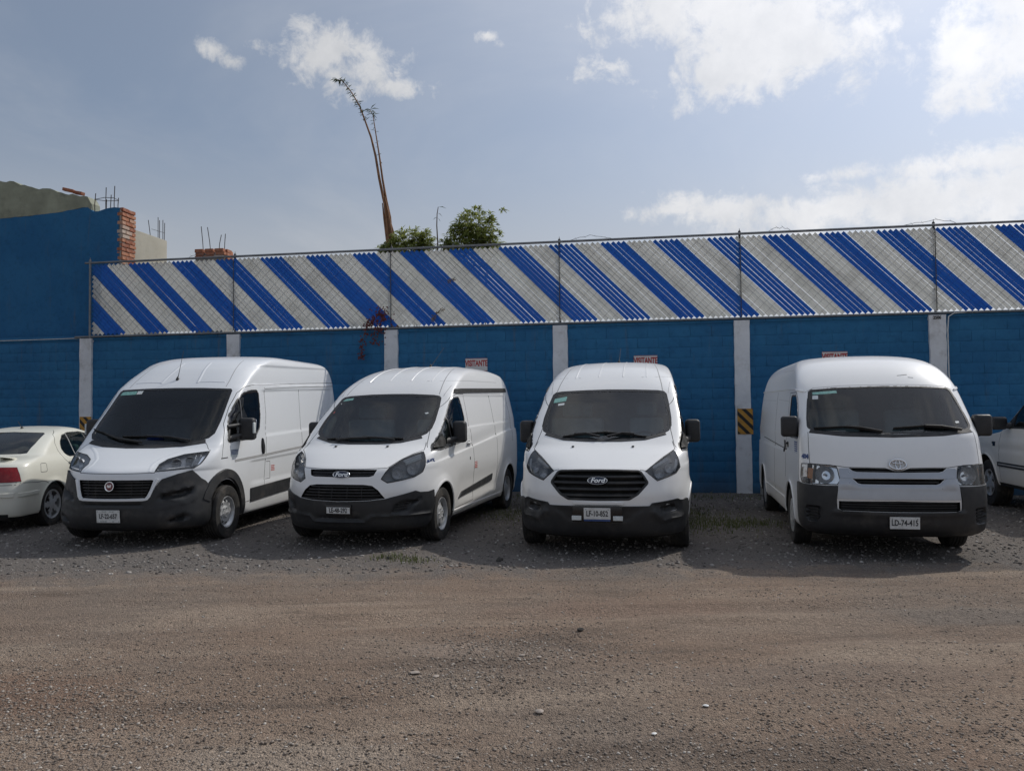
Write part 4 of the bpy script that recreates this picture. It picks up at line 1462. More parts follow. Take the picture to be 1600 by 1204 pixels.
def build_transit_a():
    root = van_root('cargo_van', 'transit_a', 'white van with a narrow grille slot above a black trapezoid grille, roof aerial leaning back')
    B = Body(TRANSIT_KEYS, transit_disp)
    ws = mirror_pts([(0, 1.222), (0.30, 1.230), (0.48, 1.246), (0.66, 1.283), (0.76, 1.335), (0.795, 1.40), (0.795, 1.50), (0.765, 1.68), (0.735, 1.80), (0.70, 1.828), (0.62, 1.842), (0.3, 1.860), (0, 1.864)])
    hl = [(0.490, 0.171, 0.827), (0.528, 0.216, 0.902), (0.558, 0.271, 0.955), (0.640, 0.447, 1.037), (0.730, 0.600, 1.094), (0.826, 0.700, 1.125), (0.882, 0.600, 0.975), (0.876, 0.535, 0.890), (0.815, 0.418, 0.838), (0.701, 0.291, 0.805), (0.565, 0.186, 0.781)]
    slot = mirror_pts([(0, 0.850), (0.36, 0.854), (0.405, 0.868), (0.432, 0.935), (0, 0.937)])
    grille = mirror_pts([(0, 0.572), (0.36, 0.582), (0.545, 0.602), (0.47, 0.700), (0.40, 0.752), (0.30, 0.765), (0, 0.768)])
    fog = [B.to2('cyl', p) for p in [(0.610, 0.204, 0.425), (0.640, 0.208, 0.515), (0.675, 0.232, 0.548), (0.875, 0.490, 0.582), (0.803, 0.375, 0.499), (0.765, 0.345, 0.437)]]
    neg = lambda poly: [(-u, v) for u, v in poly][::-1]

    def cuts(B):
        B.cutter('front', slot, 'black_matt', depth=0.07, out=0.05)
        B.cutter('front', grille, 'black_matt', depth=0.10, out=0.05)
        B.cutter2('cyl', grow(fog, 1.12), 'black_matt', depth=0.08, out=0.03)
    g = transit_common(root, B, 'van_white', ws, hl, cuts, {'bowls': [((0.640, 0.325, 0.885), 0.070), ((0.775, 0.465, 0.925), 0.066)],
                       'bars': [[(0.66, 0.45, 1.015), (0.80, 0.66, 1.085)]], 'amber': [[(0.68, 0.45, 0.99), (0.83, 0.62, 1.055)]], 'rim': 'slots', 'steer': 0.0})
    P2 = lambda pts: [B.to2('cyl', p) for p in pts]
    half = P2([(0, 0.05, 0.568), (0.36, 0.088, 0.578), (0.556, 0.163, 0.598), (0.60, 0.19, 0.612), (0.831, 0.404, 0.676), (0.87, 0.46, 0.655), (0.94, 0.58, 0.650), (0.978, 0.665, 0.665), (0.985, 0.66, 0.50), (0.97, 0.63, 0.32), (0.94, 0.56, 0.225), (0.6, 0.22, 0.222), (0, 0.10, 0.222)])
    bump = half + [(-u, v) for u, v in reversed(half) if abs(u) > 1e-6]
    ridge = P2([(0.30, 0.105, 0.345), (0.38, 0.105, 0.418), (0.70, 0.282, 0.418), (0.95, 0.627, 0.400), (0.95, 0.627, 0.375), (0.70, 0.282, 0.385), (0.42, 0.105, 0.385), (0.34, 0.105, 0.315), (0, 0.1, 0.310), (0, 0.1, 0.340)])
    lowr = P2([(0.0, 0.10, 0.395), (0.30, 0.10, 0.395), (0.26, 0.10, 0.345), (0, 0.10, 0.345)])
    recs = [(fog, -0.05, 0.02), (neg(fog), -0.05, 0.02), (ridge, 0.018, 0.014), (neg(ridge), 0.018, 0.014), (lowr, -0.02, 0.012), (neg(lowr), -0.02, 0.012)]
    B.patch('front_bumper', 'cyl', bump, 'black_plastic', root, off=sculpt(0.020, recs), depth=0.028, h=0.026, radial=True, smooth=50)
    for k in range(4):
        z = 0.445 + k * 0.030
        for sg in (1, -1):
            B.stroke('bumper_slat', 'cyl', [[(sg * u, v) for u, v in P2([(0.630 + 0.004 * k, 0.21, z), (0.74 + 0.02 * k, 0.31, z + 0.008)])]], 0.014, 'black_plastic', root, th=0.012, off=-0.020, radial=True)
    gr = B.patch('grille', 'front', [(x * 0.985, 0.67 + (z - 0.67) * 0.97) for x, z in grille], 'black_matt', root, off=-0.07, depth=0.004, h=0.1)
    for k in range(5):
        z = 0.600 + k * 0.036
        hw = 0.53 - (z - 0.602) * 0.95
        B.stroke('grille_slat', 'front', [[(-hw, z), (hw, z)]], 0.020, 'black_plastic', gr, th=0.022, off=-0.035)
    B.stroke('grille_bar', 'front', [[(x, 0.60), (x, 0.75)] for x in (-0.28, 0.28, -0.1, 0.1)], 0.014, 'black_plastic', gr, th=0.02, off=-0.045)
    sl = B.patch('upper_grille', 'front', [(x * 0.985, 0.893 + (z - 0.893) * 0.94) for x, z in slot], 'black_plastic', root, off=-0.030, depth=0.01, h=0.08)
    B.stroke('grille_slat', 'front', [[(-0.40, 0.905), (0.40, 0.905)], [(-0.385, 0.875), (0.385, 0.875)]], 0.016, 'black_gloss', sl, th=0.012, off=-0.026)
    yb = B.hit('front', 0, 0.884)[0].y
    oval_badge(root, (0.018, yb - 0.004, 0.880), 0.112, 0.046, -0.22, 'emblem_blue', 'Ford', 0.072, 0.13, shear=0.3, font_sx=1.15)
    B.stroke('hood_seam', 'front', [[(0.538, 0.952), (0.27, 0.943), (0, 0.940), (-0.27, 0.943), (-0.538, 0.952)]], 0.012, 'seam_dark', root, th=0.001)
    B.stroke('hood_seam', 'front', [[(s * 0.540, 0.955), (s * 0.64, 1.045), (s * 0.735, 1.105), (s * 0.825, 1.145), (s * 0.80, 1.23)] for s in (1, -1)], 0.010, 'seam_dark', root, th=0.001)
    number_plate(root, (0.015, 0.012, 0.468), 0.298, 0.074, 'LE-48-292', 0.05, holder=(0.33, 0.13, 0, 0.004), size=0.078, sx=0.72, small=False)
    B.stroke('cowl_panel', 'front', [[(-0.72, 1.292), (-0.48, 1.238), (-0.2, 1.220), (0.2, 1.220), (0.48, 1.238), (0.72, 1.292)]], 0.05, 'black_plastic', root, th=0.006, off=0.001, top=0.8)
    wiper(B, root, [(-0.40, 1.245), (-0.20, 1.262), (0.02, 1.268)], [(-0.55, 1.262), (-0.2, 1.276), (0.05, 1.272)])
    wiper(B, root, [(0.40, 1.245), (0.18, 1.268), (-0.05, 1.275)], [(0.50, 1.265), (0.18, 1.282), (-0.12, 1.282)])
    B.patch('sticker', 'front', [(-0.70, 1.800), (-0.55, 1.815), (-0.55, 1.787), (-0.70, 1.768)], 'sticker_green', g, off=-0.002, depth=0.001, h=0.1)
    B.patch('sticker', 'front', [(-0.735, 1.742), (-0.69, 1.742), (-0.69, 1.728), (-0.735, 1.728)], 'sticker_white', g, off=-0.002, depth=0.001, h=0.1)
    B.patch('sticker', 'front', [(-0.745, 1.625), (-0.715, 1.632), (-0.72, 1.605), (-0.75, 1.60)], 'ink_red', g, off=-0.002, depth=0.001, h=0.1)
    B.patch('sticker', 'front', [(0.60, 1.60), (0.645, 1.61), (0.66, 1.596), (0.63, 1.585)], 'sticker_white', g, off=-0.002, depth=0.001, h=0.1)
    o, nrm, _ = B.hit('side', 0.69, 1.012)
    M = Matrix.Translation(o + nrm * 0.002) @ Matrix((Vector((0, 1, 0)).cross(nrm).cross(nrm) * -1, Vector((0, 0, 1)), nrm)).transposed().to_4x4()
    text_obj('lettering', 'M-VOL', 0.062, 'ink_blue', root, M, 0.0006, 0.85, 0.003)
    text_block(root, B.hit('side', 2.4, 0.85)[0].x + 0.001, (2.36, 0.90), (2.49, 0.80), 4, 'ink_red', 1, 'red_print', 5)
    antenna(root, (0.10, 3.0, 2.298), (0.20, 3.35, 2.62))
    M = Matrix.Translation(root.location) @ Matrix.Rotation(root.rotation_euler.z, 4, 'Z')
    bm = bmesh.new()
    for k in range(4):
        bm_box(bm, (random.uniform(-.12, .12), random.uniform(-.03, .03), 0.004 + 0.006 * k), (0.30, 0.13, 0.004), Matrix.Rotation(random.uniform(-.4, .4), 3, 'Z'), 0.001, 1)
    bm.transform(M @ Matrix.Translation((-0.45, 1.17, 1.202)))
    tag(obj_bm('papers', bm, 'paper', None), 'sheaf of cream papers on the dashboard of the van with the trapezoid grille', 'papers')


def build_transit_b():
    root = van_root('cargo_van', 'transit_b', 'white van seen nose on, one large six-sided black grille and lamps beside its plate')
    B = Body(TRANSIT_KEYS, transit_disp)
    ws = mirror_pts([(0, 1.252), (0.30, 1.257), (0.495, 1.270), (0.67, 1.305), (0.765, 1.360), (0.795, 1.42), (0.792, 1.52), (0.762, 1.70), (0.735, 1.815), (0.70, 1.848), (0.62, 1.862), (0.3, 1.875), (0, 1.880)])
    hl = [(0.516, 0.215, 0.934), (0.571, 0.308, 0.978), (0.700, 0.540, 1.070), (0.780, 0.660, 1.118), (0.826, 0.720, 1.145), (0.862, 0.640, 1.075), (0.880, 0.570, 0.960), (0.842, 0.473, 0.900), (0.70, 0.30, 0.848), (0.638, 0.245, 0.828)]
    grille = mirror_pts([(0, 0.630), (0.338, 0.634), (0.36, 0.645), (0.435, 0.69), (0.54, 0.805), (0.54, 0.825), (0.470, 0.930), (0.44, 0.944), (0.22, 0.953), (0, 0.955)])
    P2 = lambda pts: [B.to2('cyl', p) for p in pts]
    fog = P2([(0.585, 0.170, 0.580), (0.842, 0.421, 0.616), (0.885, 0.500, 0.570), (0.870, 0.480, 0.468), (0.670, 0.240, 0.462)])
    fogi = P2([(0.662, 0.232, 0.540), (0.813, 0.381, 0.575), (0.840, 0.428, 0.505), (0.705, 0.266, 0.485)])
    neg = lambda poly: [(-u, v) for u, v in poly][::-1]

    def cuts(B):
        B.cutter('front', grille, 'black_matt', depth=0.10, out=0.06)
        B.cutter2('cyl', grow(fogi, 1.22), 'black_matt', depth=0.08, out=0.03)
    g = transit_common(root, B, 'van_white', ws, hl, cuts, {'bowls': [((0.655, 0.36, 0.905), 0.058), ((0.770, 0.49, 0.955), 0.058)],
                       'bars': [[(0.60, 0.31, 0.965), (0.74, 0.55, 1.050)], [(0.80, 0.50, 0.915), (0.845, 0.62, 1.04)]], 'amber': [], 'rim': 'slots'})
    half = P2([(0, 0.045, 0.567), (0.30, 0.08, 0.565), (0.551, 0.161, 0.562), (0.578, 0.17, 0.592), (0.842, 0.421, 0.622), (0.872, 0.47, 0.605), (0.905, 0.53, 0.598), (0.95, 0.60, 0.612), (0.972, 0.63, 0.60), (0.985, 0.655, 0.50), (0.97, 0.63, 0.32), (0.94, 0.56, 0.225), (0.6, 0.22, 0.222), (0, 0.10, 0.222)])
    bump = half + [(-u, v) for u, v in reversed(half) if abs(u) > 1e-6]
    blade = P2([(0.569, 0.171, 0.520), (0.60, 0.18, 0.525), (0.69, 0.267, 0.425), (0.90, 0.526, 0.450), (0.92, 0.53, 0.40), (0.67, 0.26, 0.370), (0.54, 0.17, 0.48)])
    mid = P2([(0, 0.05, 0.54), (0.50, 0.13, 0.54), (0.33, 0.09, 0.40), (0, 0.06, 0.395)])
    recs = [(fog, -0.016, 0.012), (neg(fog), -0.016, 0.012), (fogi, -0.05, 0.018), (neg(fogi), -0.05, 0.018), (blade, 0.020, 0.02), (neg(blade), 0.020, 0.02), (mid, -0.012, 0.02), (neg(mid), -0.012, 0.02)]
    B.patch('front_bumper', 'cyl', bump, 'black_plastic', root, off=sculpt(0.020, recs), depth=0.028, h=0.026, radial=True, smooth=50)
    gr = B.patch('grille', 'front', [(x * 0.985, 0.79 + (z - 0.79) * 0.98) for x, z in grille], 'black_matt', root, off=-0.075, depth=0.004, h=0.1)
    for k in range(4):
        z = 0.683 + k * 0.068
        hw = (0.39 + (z - 0.65) * 0.9) if z < 0.81 else (0.535 - (z - 0.815) * 0.60)
        B.stroke('grille_slat', 'front', [[(-hw * 0.97, z), (hw * 0.97, z)]], 0.046, 'black_plastic', gr, th=0.030, off=-0.040, top=0.5)
    B.stroke('grille_rim', 'front', [[(x * 0.985, 0.79 + (z - 0.79) * 0.975) for x, z in fillet(grille, 0.015)]], 0.030, 'black_plastic', root, th=0.008, off=-0.004, closed=True)
    yb = B.hit('front', 0, 0.84)[0].y
    oval_badge(root, (-0.006, yb - 0.012, 0.842), 0.114, 0.044, -0.12, 'emblem_blue', 'Ford', 0.070, 0.13, shear=0.3, font_sx=1.15)
    box_part('badge_mount', root, (-0.006, yb + 0.04, 0.842), (0.15, 0.09, 0.05), 'black_plastic', 0.01)
    B.stroke('hood_seam', 'front', [[(s * 0.450, 0.95), (s * 0.512, 0.938)] for s in (1, -1)] + [[(s * 0.517, 0.937), (s * 0.575, 0.985), (s * 0.70, 1.075), (s * 0.83, 1.155), (s * 0.80, 1.24)] for s in (1, -1)], 0.010, 'seam_dark', root, th=0.001)
    box_part('tow_cover', root, (0.0, 0.038, 0.598), (0.55, 0.02, 0.035), 'van_white', 0.004, 1)
    number_plate(root, (-0.007, -0.006, 0.490), 0.290, 0.125, 'LF-10-852', 0.06, holder=(0.54, 0.175, 0.0, -0.004), size=0.083, sx=0.70, small=False, dz=-0.002)
    for dz in (0.072, -0.072):
        box_part('plate_band', root, (-0.007, -0.006 + 0.06 * (0.0 - dz) * -1, 0.490 + dz), (0.285, 0.004, 0.016), 'ink_blue')
    for x in (-0.232, 0.218):
        box_part('marker_lamp', root, (x, -0.004, 0.441), (0.105, 0.012, 0.050), 'sticker_white', 0.004, 1)
    B.stroke('cowl_panel', 'front', [[(-0.72, 1.325), (-0.48, 1.265), (-0.2, 1.249), (0.2, 1.249), (0.48, 1.265), (0.72, 1.325)]], 0.05, 'black_plastic', root, th=0.006, off=0.001, top=0.8)
    wiper(B, root, [(-0.05, 1.275), (-0.22, 1.312), (-0.36, 1.304)], [(-0.50, 1.285), (-0.25, 1.316), (0.0, 1.332)])
    wiper(B, root, [(0.04, 1.275), (0.22, 1.315), (0.36, 1.304)], [(0.50, 1.280), (0.25, 1.316), (-0.02, 1.336)])
    B.patch('sticker', 'front', [(-0.70, 1.765), (-0.54, 1.795), (-0.545, 1.735), (-0.705, 1.71)], 'sticker_green', g, off=-0.002, depth=0.001, h=0.1)
    B.patch('sticker', 'front', [(-0.64, 1.70), (-0.56, 1.71), (-0.56, 1.685), (-0.64, 1.675)], 'sticker_white', g, off=-0.002, depth=0.001, h=0.1)
    antenna(root, (0.02, 3.3, 2.312), (0.03, 3.6, 2.55))


# ------------------------------------------------------------------ one-box van
def build_hiace():
    root = van_root('high_roof_van', 'hiace', 'white one-box van with flat nose, silver grille band and domed roof, beside the pickup')
    B = Body(HIACE_KEYS, hiace_disp, cyl_y=1.0)
    ws = mirror_pts([(0, 1.325), (0.4, 1.330), (0.70, 1.346), (0.80, 1.366), (0.835, 1.40), (0.825, 1.50), (0.795, 1.66), (0.762, 1.80), (0.735, 1.826), (0.4, 1.846), (0, 1.852)])
    win = [(0.50, 1.300), (0.62, 1.45), (0.80, 1.66), (0.90, 1.74), (0.98, 1.765), (1.30, 1.765), (1.36, 1.74), (1.37, 1.50), (1.34, 1.30), (1.2, 1.265), (0.55, 1.265)]
    hl = [(0.588, 0.080, 0.955), (0.600, 0.090, 0.985), (0.66, 0.11, 0.998), (0.86, 0.23, 1.004), (0.928, 0.330, 1.000), (0.932, 0.335, 0.85), (0.920, 0.300, 0.800), (0.86, 0.20, 0.792), (0.60, 0.045, 0.795), (0.575, 0.042, 0.84)]
    slot1 = mirror_pts([(0, 0.928), (0.085, 0.927), (0.40, 0.930), (0.44, 0.940), (0.480, 0.972), (0.30, 0.972), (0.125, 0.968), (0.05, 0.945), (0, 0.942)])
    slot2 = mirror_pts([(0, 0.803), (0.365, 0.804), (0.40, 0.815), (0.448, 0.860), (0, 0.862)])
    lgr = mirror_pts([(0, 0.520), (0.56, 0.525), (0.592, 0.540), (0.590, 0.625), (0, 0.632)])
    P2 = lambda pts: [B.to2('cyl', p) for p in pts]
    fog = P2([(0.755, 0.10, 0.560), (0.870, 0.200, 0.560), (0.885, 0.225, 0.52), (0.880, 0.23, 0.40), (0.80, 0.14, 0.385), (0.765, 0.11, 0.42)])
    neg = lambda poly: [(-u, v) for u, v in poly][::-1]
    B.cutter('front', ws, 'black_matt', depth=0.20)
    B.cutter2('side', win, 'black_matt', depth=0.14)
    B.cutter2('cyl', hl, 'reflector', depth=0.09, out=0.05)
    for s_ in (slot1, slot2, lgr):
        B.cutter('front', s_, 'black_matt', depth=0.07, out=0.05)
    B.cutter2('cyl', grow(fog, 1.12), 'black_matt', depth=0.07, out=0.03)
    B.wheel_cut(1.15, 0.345, 0.385)
    B.wheel_cut(4.26, 0.345, 0.385)
    B.finish('body', 'van_white', root, cabin_loft(HIACE_KEYS, 0.70, 1.90, 0.42, 2.6))
    g = B.patch('windscreen', 'front', ws, 'windscreen_glass', root, off=-0.004, depth=0.005, h=0.09, r=0.03)
    B.stroke('screen_border', 'front', [[(x * 0.99, 1.588 + (z - 1.588) * 0.985) for x, z in fillet(ws, 0.03)]], 0.035, 'black_plastic', g, th=0.004, off=-0.004, closed=True, top=0.8)
    B.both('side_window', 'side', win, 'green_glass', root, off=-0.006, depth=0.005, h=0.09, r=0.03)
    # silver band across the nose
    B.patch('grille_band', 'front', mirror_pts([(0, 0.866), (0.455, 0.864), (0.568, 0.866), (0.575, 0.955), (0.56, 0.965), (0.486, 0.968), (0.442, 0.936), (0.40, 0.926), (0.085, 0.923), (0, 0.924)]), 'silver_trim', root, off=0.008, depth=0.014, h=0.06)
    B.patch('grille_band', 'front', mirror_pts([(0, 0.645), (0.60, 0.645), (0.588, 0.79), (0.572, 0.862), (0.458, 0.860), (0.408, 0.812), (0.37, 0.799), (0, 0.798)]), 'silver_trim', root, off=sculpt(0.010, [(mirror_pts([(0, 0.76), (0.60, 0.76), (0.57, 0.90), (0.45, 0.90), (0.40, 0.80), (0, 0.80)]), 0.008, 0.03)]), depth=0.02, h=0.035)
    for zc, hw in ((0.945, 0.42), (0.832, 0.40)):
        B.stroke('grille_slat', 'front', [[(-hw, zc), (hw, zc)]], 0.016, 'black_plastic', root, th=0.012, off=-0.035)
    gl = B.patch('lower_grille', 'front', [(x * 0.985, 0.577 + (z - 0.577) * 0.96) for x, z in lgr], 'black_matt', root, off=-0.055, depth=0.004, h=0.1)
    for k in range(4):
        B.stroke('grille_slat', 'front', [[(-0.57, 0.538 + k * 0.026), (0.57, 0.538 + k * 0.026)]], 0.012, 'black_plastic', gl, th=0.014, off=-0.03)
    # bumper
    half = P2([(0, -0.03, 0.516), (0.55, 0.02, 0.522), (0.603, 0.034, 0.54), (0.603, 0.04, 0.64), (0.585, 0.04, 0.785), (0.70, 0.08, 0.782), (0.86, 0.20, 0.785), (0.915, 0.285, 0.790), (0.938, 0.40, 0.800), (0.944, 0.47, 0.79), (0.945, 0.47, 0.50), (0.935, 0.44, 0.36), (0.90, 0.32, 0.262), (0.5, 0.10, 0.258), (0, 0.08, 0.258)])
    bump = half + [(-u, v) for u, v in reversed(half) if abs(u) > 1e-6]
    shelf = P2([(0, 0, 0.52), (0.62, 0.03, 0.54), (0.68, 0.05, 0.50), (0.60, 0.03, 0.47), (0, 0, 0.46)])
    recs = [(fog, -0.040, 0.014), (neg(fog), -0.040, 0.014), (shelf, 0.014, 0.02), (neg(shelf), 0.014, 0.02)]
    B.patch('front_bumper', 'cyl', bump, 'black_plastic', root, off=sculpt(0.014, recs), depth=0.024, h=0.026, radial=True, smooth=50)
    for k in range(5):
        z = 0.405 + k * 0.032
        for sg in (1, -1):
            B.stroke('bumper_slat', 'cyl', [[(sg * u, v) for u, v in P2([(0.785, 0.13, z), (0.872, 0.22, z)])]], 0.014, 'black_plastic', root, th=0.012, off=-0.018, radial=True)
    for sg in (1, -1):
        pl = hl if sg == 1 else [(-p[0], p[1], p[2]) for p in hl][::-1]
        L = B.patch('headlight', 'cyl', pl, 'lamp_lens', root, off=0.003, depth=0.012, h=0.05, r=0.015)
        B.stroke('lamp_edge', 'cyl', [[B.to2('cyl', p) for p in pl]], 0.010, 'black_plastic', L, th=0.002, off=0.001, closed=True, radial=True)
        lamp_bowl(L, (sg * 0.71, 0.16, 0.89), 0.088, sg * 0.28, 0, 0.06)
        B.stroke('lamp_divider', 'cyl', [[(sg * u, v) for u, v in P2([(0.808, 0.2, 0.80), (0.802, 0.2, 0.99)])]], 0.012, 'grey_trim', L, th=0.04, off=-0.045, radial=True)
        B.patch('indicator', 'cyl', [(sg * u, v) for u, v in P2([(0.84, 0.2, 0.84), (0.90, 0.27, 0.85), (0.90, 0.27, 0.96), (0.838, 0.2, 0.96)])][::sg], 'amber', L, off=-0.045, depth=0.012)
        B.stroke('hood_seam', 'front', [[(sg * 0.838, 1.345), (sg * 0.846, 1.21), (sg * 0.846, 1.01)]], 0.009, 'seam_dark', root, th=0.001)
    B.stroke('hood_seam', 'front', [[(0.845, 1.008), (0.60, 0.992), (0.50, 0.978), (0.30, 0.977), (0.13, 0.974), (0.06, 0.950), (0, 0.948), (-0.06, 0.950), (-0.13, 0.974), (-0.30, 0.977), (-0.50, 0.978), (-0.60, 0.992), (-0.845, 1.008)]], 0.009, 'seam_dark', root, th=0.001)
    # emblem: three crossing ovals
    bm = bmesh.new()
    yb = B.hit('front', 0, 1.008)[0].y

    def ell(rx, rz, cz, rad):
        bm_tube(bm, [(rx * math.cos(t_), -0.004 - 0.008 * abs(math.sin(t_)), cz + rz * math.sin(t_)) for t_ in np.linspace(0, 2 * math.pi, 41)], rad, n=8, cap=False)
    ell(0.082, 0.053, 0, 0.0085)
    ell(0.050, 0.020, 0.028, 0.0065)
    ell(0.022, 0.050, 0.0, 0.0065)
    bm.transform(Matrix.Translation((0, yb - 0.012, 1.008)) @ Matrix.Rotation(-0.35, 4, 'X'))
    obj_bm('emblem', bm, 'chrome', root, 60)
    number_plate(root, (0.037, -0.048, 0.410), 0.290, 0.125, 'LD-74-415', 0.08, holder=(0.31, 0.15, 0, 0.004), size=0.085, sx=0.70, small=False)
    # wipers and cowl
    B.stroke('cowl_panel', 'front', [[(-0.82, 1.352), (-0.5, 1.318), (0, 1.305), (0.5, 1.318), (0.82, 1.352)]], 0.045, 'black_plastic', root, th=0.004, off=0.001, top=0.8)
    wiper(B, root, [(-0.10, 1.335), (-0.30, 1.375), (-0.45, 1.388)], [(-0.77, 1.378), (-0.47, 1.395), (-0.10, 1.350)])
    wiper(B, root, [(0.70, 1.350), (0.50, 1.385), (0.34, 1.392)], [(0.02, 1.376), (0.34, 1.400), (0.68, 1.368)])
    B.patch('sticker', 'front', [(-0.72, 1.795), (-0.46, 1.812), (-0.46, 1.782), (-0.72, 1.765)], 'sticker_green', g, off=-0.002, depth=0.001, h=0.1)
    B.patch('sticker', 'front', [(-0.725, 1.755), (-0.665, 1.757), (-0.67, 1.715), (-0.732, 1.713)], 'sticker_white', g, off=-0.002, depth=0.001, h=0.1)
    B.patch('sticker', 'front', [(0.68, 1.455), (0.72, 1.458), (0.722, 1.438), (0.682, 1.434)], 'sticker_white', g, off=-0.002, depth=0.001, h=0.1)
    B.stroke('roof_scratch', 'front', [[(0.24, 1.976), (0.29, 1.980), (0.352, 1.987)], [(0.349, 1.954), (0.406, 1.948)]], 0.014, 'seam_dark', root, th=0.001)
    # roof joint, doors
    B.stroke('roof_seam', 'front', [[(s * 0.80, 1.792), (s * 0.70, 1.845), (s * 0.4, 1.866), (0, 1.872)] for s in (1, -1)], 0.010, 'seam_grey', root, th=0.001)
    for dom in ('side', 'side-'):
        B.stroke('roof_gutter', dom, [[(0.83, 1.800), (1.0, 1.835), (1.37, 1.847), (2.7, 1.860), (4.34, 1.868), (5.0, 1.86)]], 0.022, 'van_white', root, th=0.016, off=0.0)
        B.stroke('window_seal', dom, [fillet(win, 0.03)], 0.026, 'black_plastic', root, th=0.003, off=-0.003, closed=True)
        B.stroke('panel_seam', dom, [[(1.46, 1.80), (1.50, 1.50), (1.55, 1.09), (1.56, 0.75)], [(0.45, 1.28), (0.70, 1.58), (0.84, 1.73), (0.95, 1.80), (1.46, 1.80)], [(0.45, 1.28), (0.42, 1.05), (0.44, 0.81)],
                                     [(2.75, 1.83), (2.76, 0.42)], [(4.9, 1.80), (4.95, 0.50)]], 0.011, 'seam_dark', root, th=0.001)
        B.stroke('belt_moulding', dom, [[(1.55, 1.095), (2.8, 1.125), (4.25, 1.160)]], 0.014, 'seam_dark', root, th=0.004)
        B.stroke('panel_seam', dom, [[(1.45, 2.055), (1.6, 2.09), (2.7, 2.11)], [(1.55, 1.70), (2.6, 1.73)], [(2.85, 1.72), (4.7, 1.74)]], 0.008, 'seam_grey', root, th=0.001)
        hd = B.patch('door_handle', dom, [(1.36, 1.20), (1.50, 1.20), (1.50, 1.13), (1.36, 1.13)], 'black_plastic', root, off=0.003, depth=0.006, h=0.06, r=0.02)
        B.stroke('handle_grip', dom, [[(1.37, 1.178), (1.49, 1.178)]], 0.030, 'black_plastic', hd, th=0.030, off=0.003)
        B.patch('door_handle', dom, [(1.64, 1.21), (1.72, 1.21), (1.72, 1.06), (1.64, 1.06)], 'black_plastic', root, off=0.012, depth=0.014, h=0.06, r=0.02)
        B.stroke('sill_strip', dom, [[(1.55, 0.47), (2.6, 0.47), (3.86, 0.47)]], 0.03, 'van_white', root, th=0.012, off=-0.002, top=0.5)
        for cy in (1.15, 4.26):
            arc = [(cy + 0.397 * math.cos(a), 0.345 + 0.397 * math.sin(a)) for a in np.linspace(R(-2), R(182), 28)]
            B.stroke('arch_lip', dom, [arc], 0.030, 'van_white', root, th=0.010, off=-0.002, top=0.6)
    xs = -B.hit('side-', 0.65, 1.15)[0].x
    text_block(root, xs + 0.001, (0.56, 1.235), (0.80, 1.085), 6, 'ink_blue', -1, 'door_print', 9)
    o, nrm, _ = B.hit('cyl', -0.895, 1.078)
    zx = Vector((0, 0, 1))
    M = Matrix.Translation(o + nrm * 0.003) @ Matrix((zx.cross(nrm).normalized(), zx, nrm)).transposed().to_4x4()
    text_obj('lettering', '404', 0.070, 'ink_blue', root, M, 0.0008, 1.0, 0.004)
    wing_mirror(root, (1.005, 0.60, 1.405), (0.185, 0.13, 0.235), [((0.90, 0.66, 1.315), (0.99, 0.61, 1.33), 0.04, 0.03), ((0.895, 0.72, 1.38), (0.97, 0.64, 1.38), 0.03, 0.03)], 0.035)
    for x in (0.832, -0.832):
        add_wheel(root, x, 1.15, 0.335, 0.195, 0.200, 'cap')
        add_wheel(root, x, 4.26, 0.335, 0.195, 0.200, 'cap')
    dashboard(B, root, 0.44, 0.86, 0.72, 1.27, 0.80)
    seat(root, 0.45, 1.25, 0.90)
    seat(root, -0.40, 1.25, 0.90, 0.72)
    steering_wheel(root, 0.43, 0.92, 1.25, tilt=0.6)


# ------------------------------------------------------------------ cream saloon, nose to the wall
SEDAN_KEYS = [
    (0.17, 0.14, 0.40, 2.6, 0.78, 4.24, 0.22, 3.0), (0.24, 0.03, 0.45, 2.5, 0.835, 4.33, 0.26, 3.0), (0.40, 0.0, 0.48, 2.5, 0.858, 4.365, 0.30, 2.8),
    (0.55, 0.0, 0.48, 2.5, 0.866, 4.370, 0.32, 2.7), (0.66, 0.06, 0.48, 2.5, 0.868, 4.350, 0.34, 2.7), (0.78, 0.28, 0.44, 2.5, 0.864, 4.325, 0.36, 2.6),
    (0.88, 0.70, 0.36, 2.6, 0.850, 4.290, 0.38, 2.6), (0.94, 1.00, 0.32, 2.6, 0.832, 4.245, 0.38, 2.6), (0.985, 1.12, 0.32, 2.6, 0.808, 4.12, 0.40, 2.6),
    (1.015, 1.18, 0.32, 2.6, 0.788, 3.93, 0.38, 2.7), (1.035, 1.22, 0.32, 2.6, 0.774, 3.74, 0.28, 2.9), (1.15, 1.42, 0.30, 2.6, 0.712, 3.50, 0.25, 3.0), (1.28, 1.66, 0.28, 2.6, 0.640, 3.22, 0.24, 2.9),
    (1.36, 1.84, 0.30, 2.5, 0.575, 3.02, 0.28, 2.7), (1.41, 2.00, 0.32, 2.4, 0.490, 2.82, 0.30, 2.5), (1.438, 2.18, 0.30, 2.3, 0.330, 2.60, 0.25, 2.4), (1.446, 2.30, 0.08, 2.2, 0.12, 2.46, 0.07, 2.3),
]


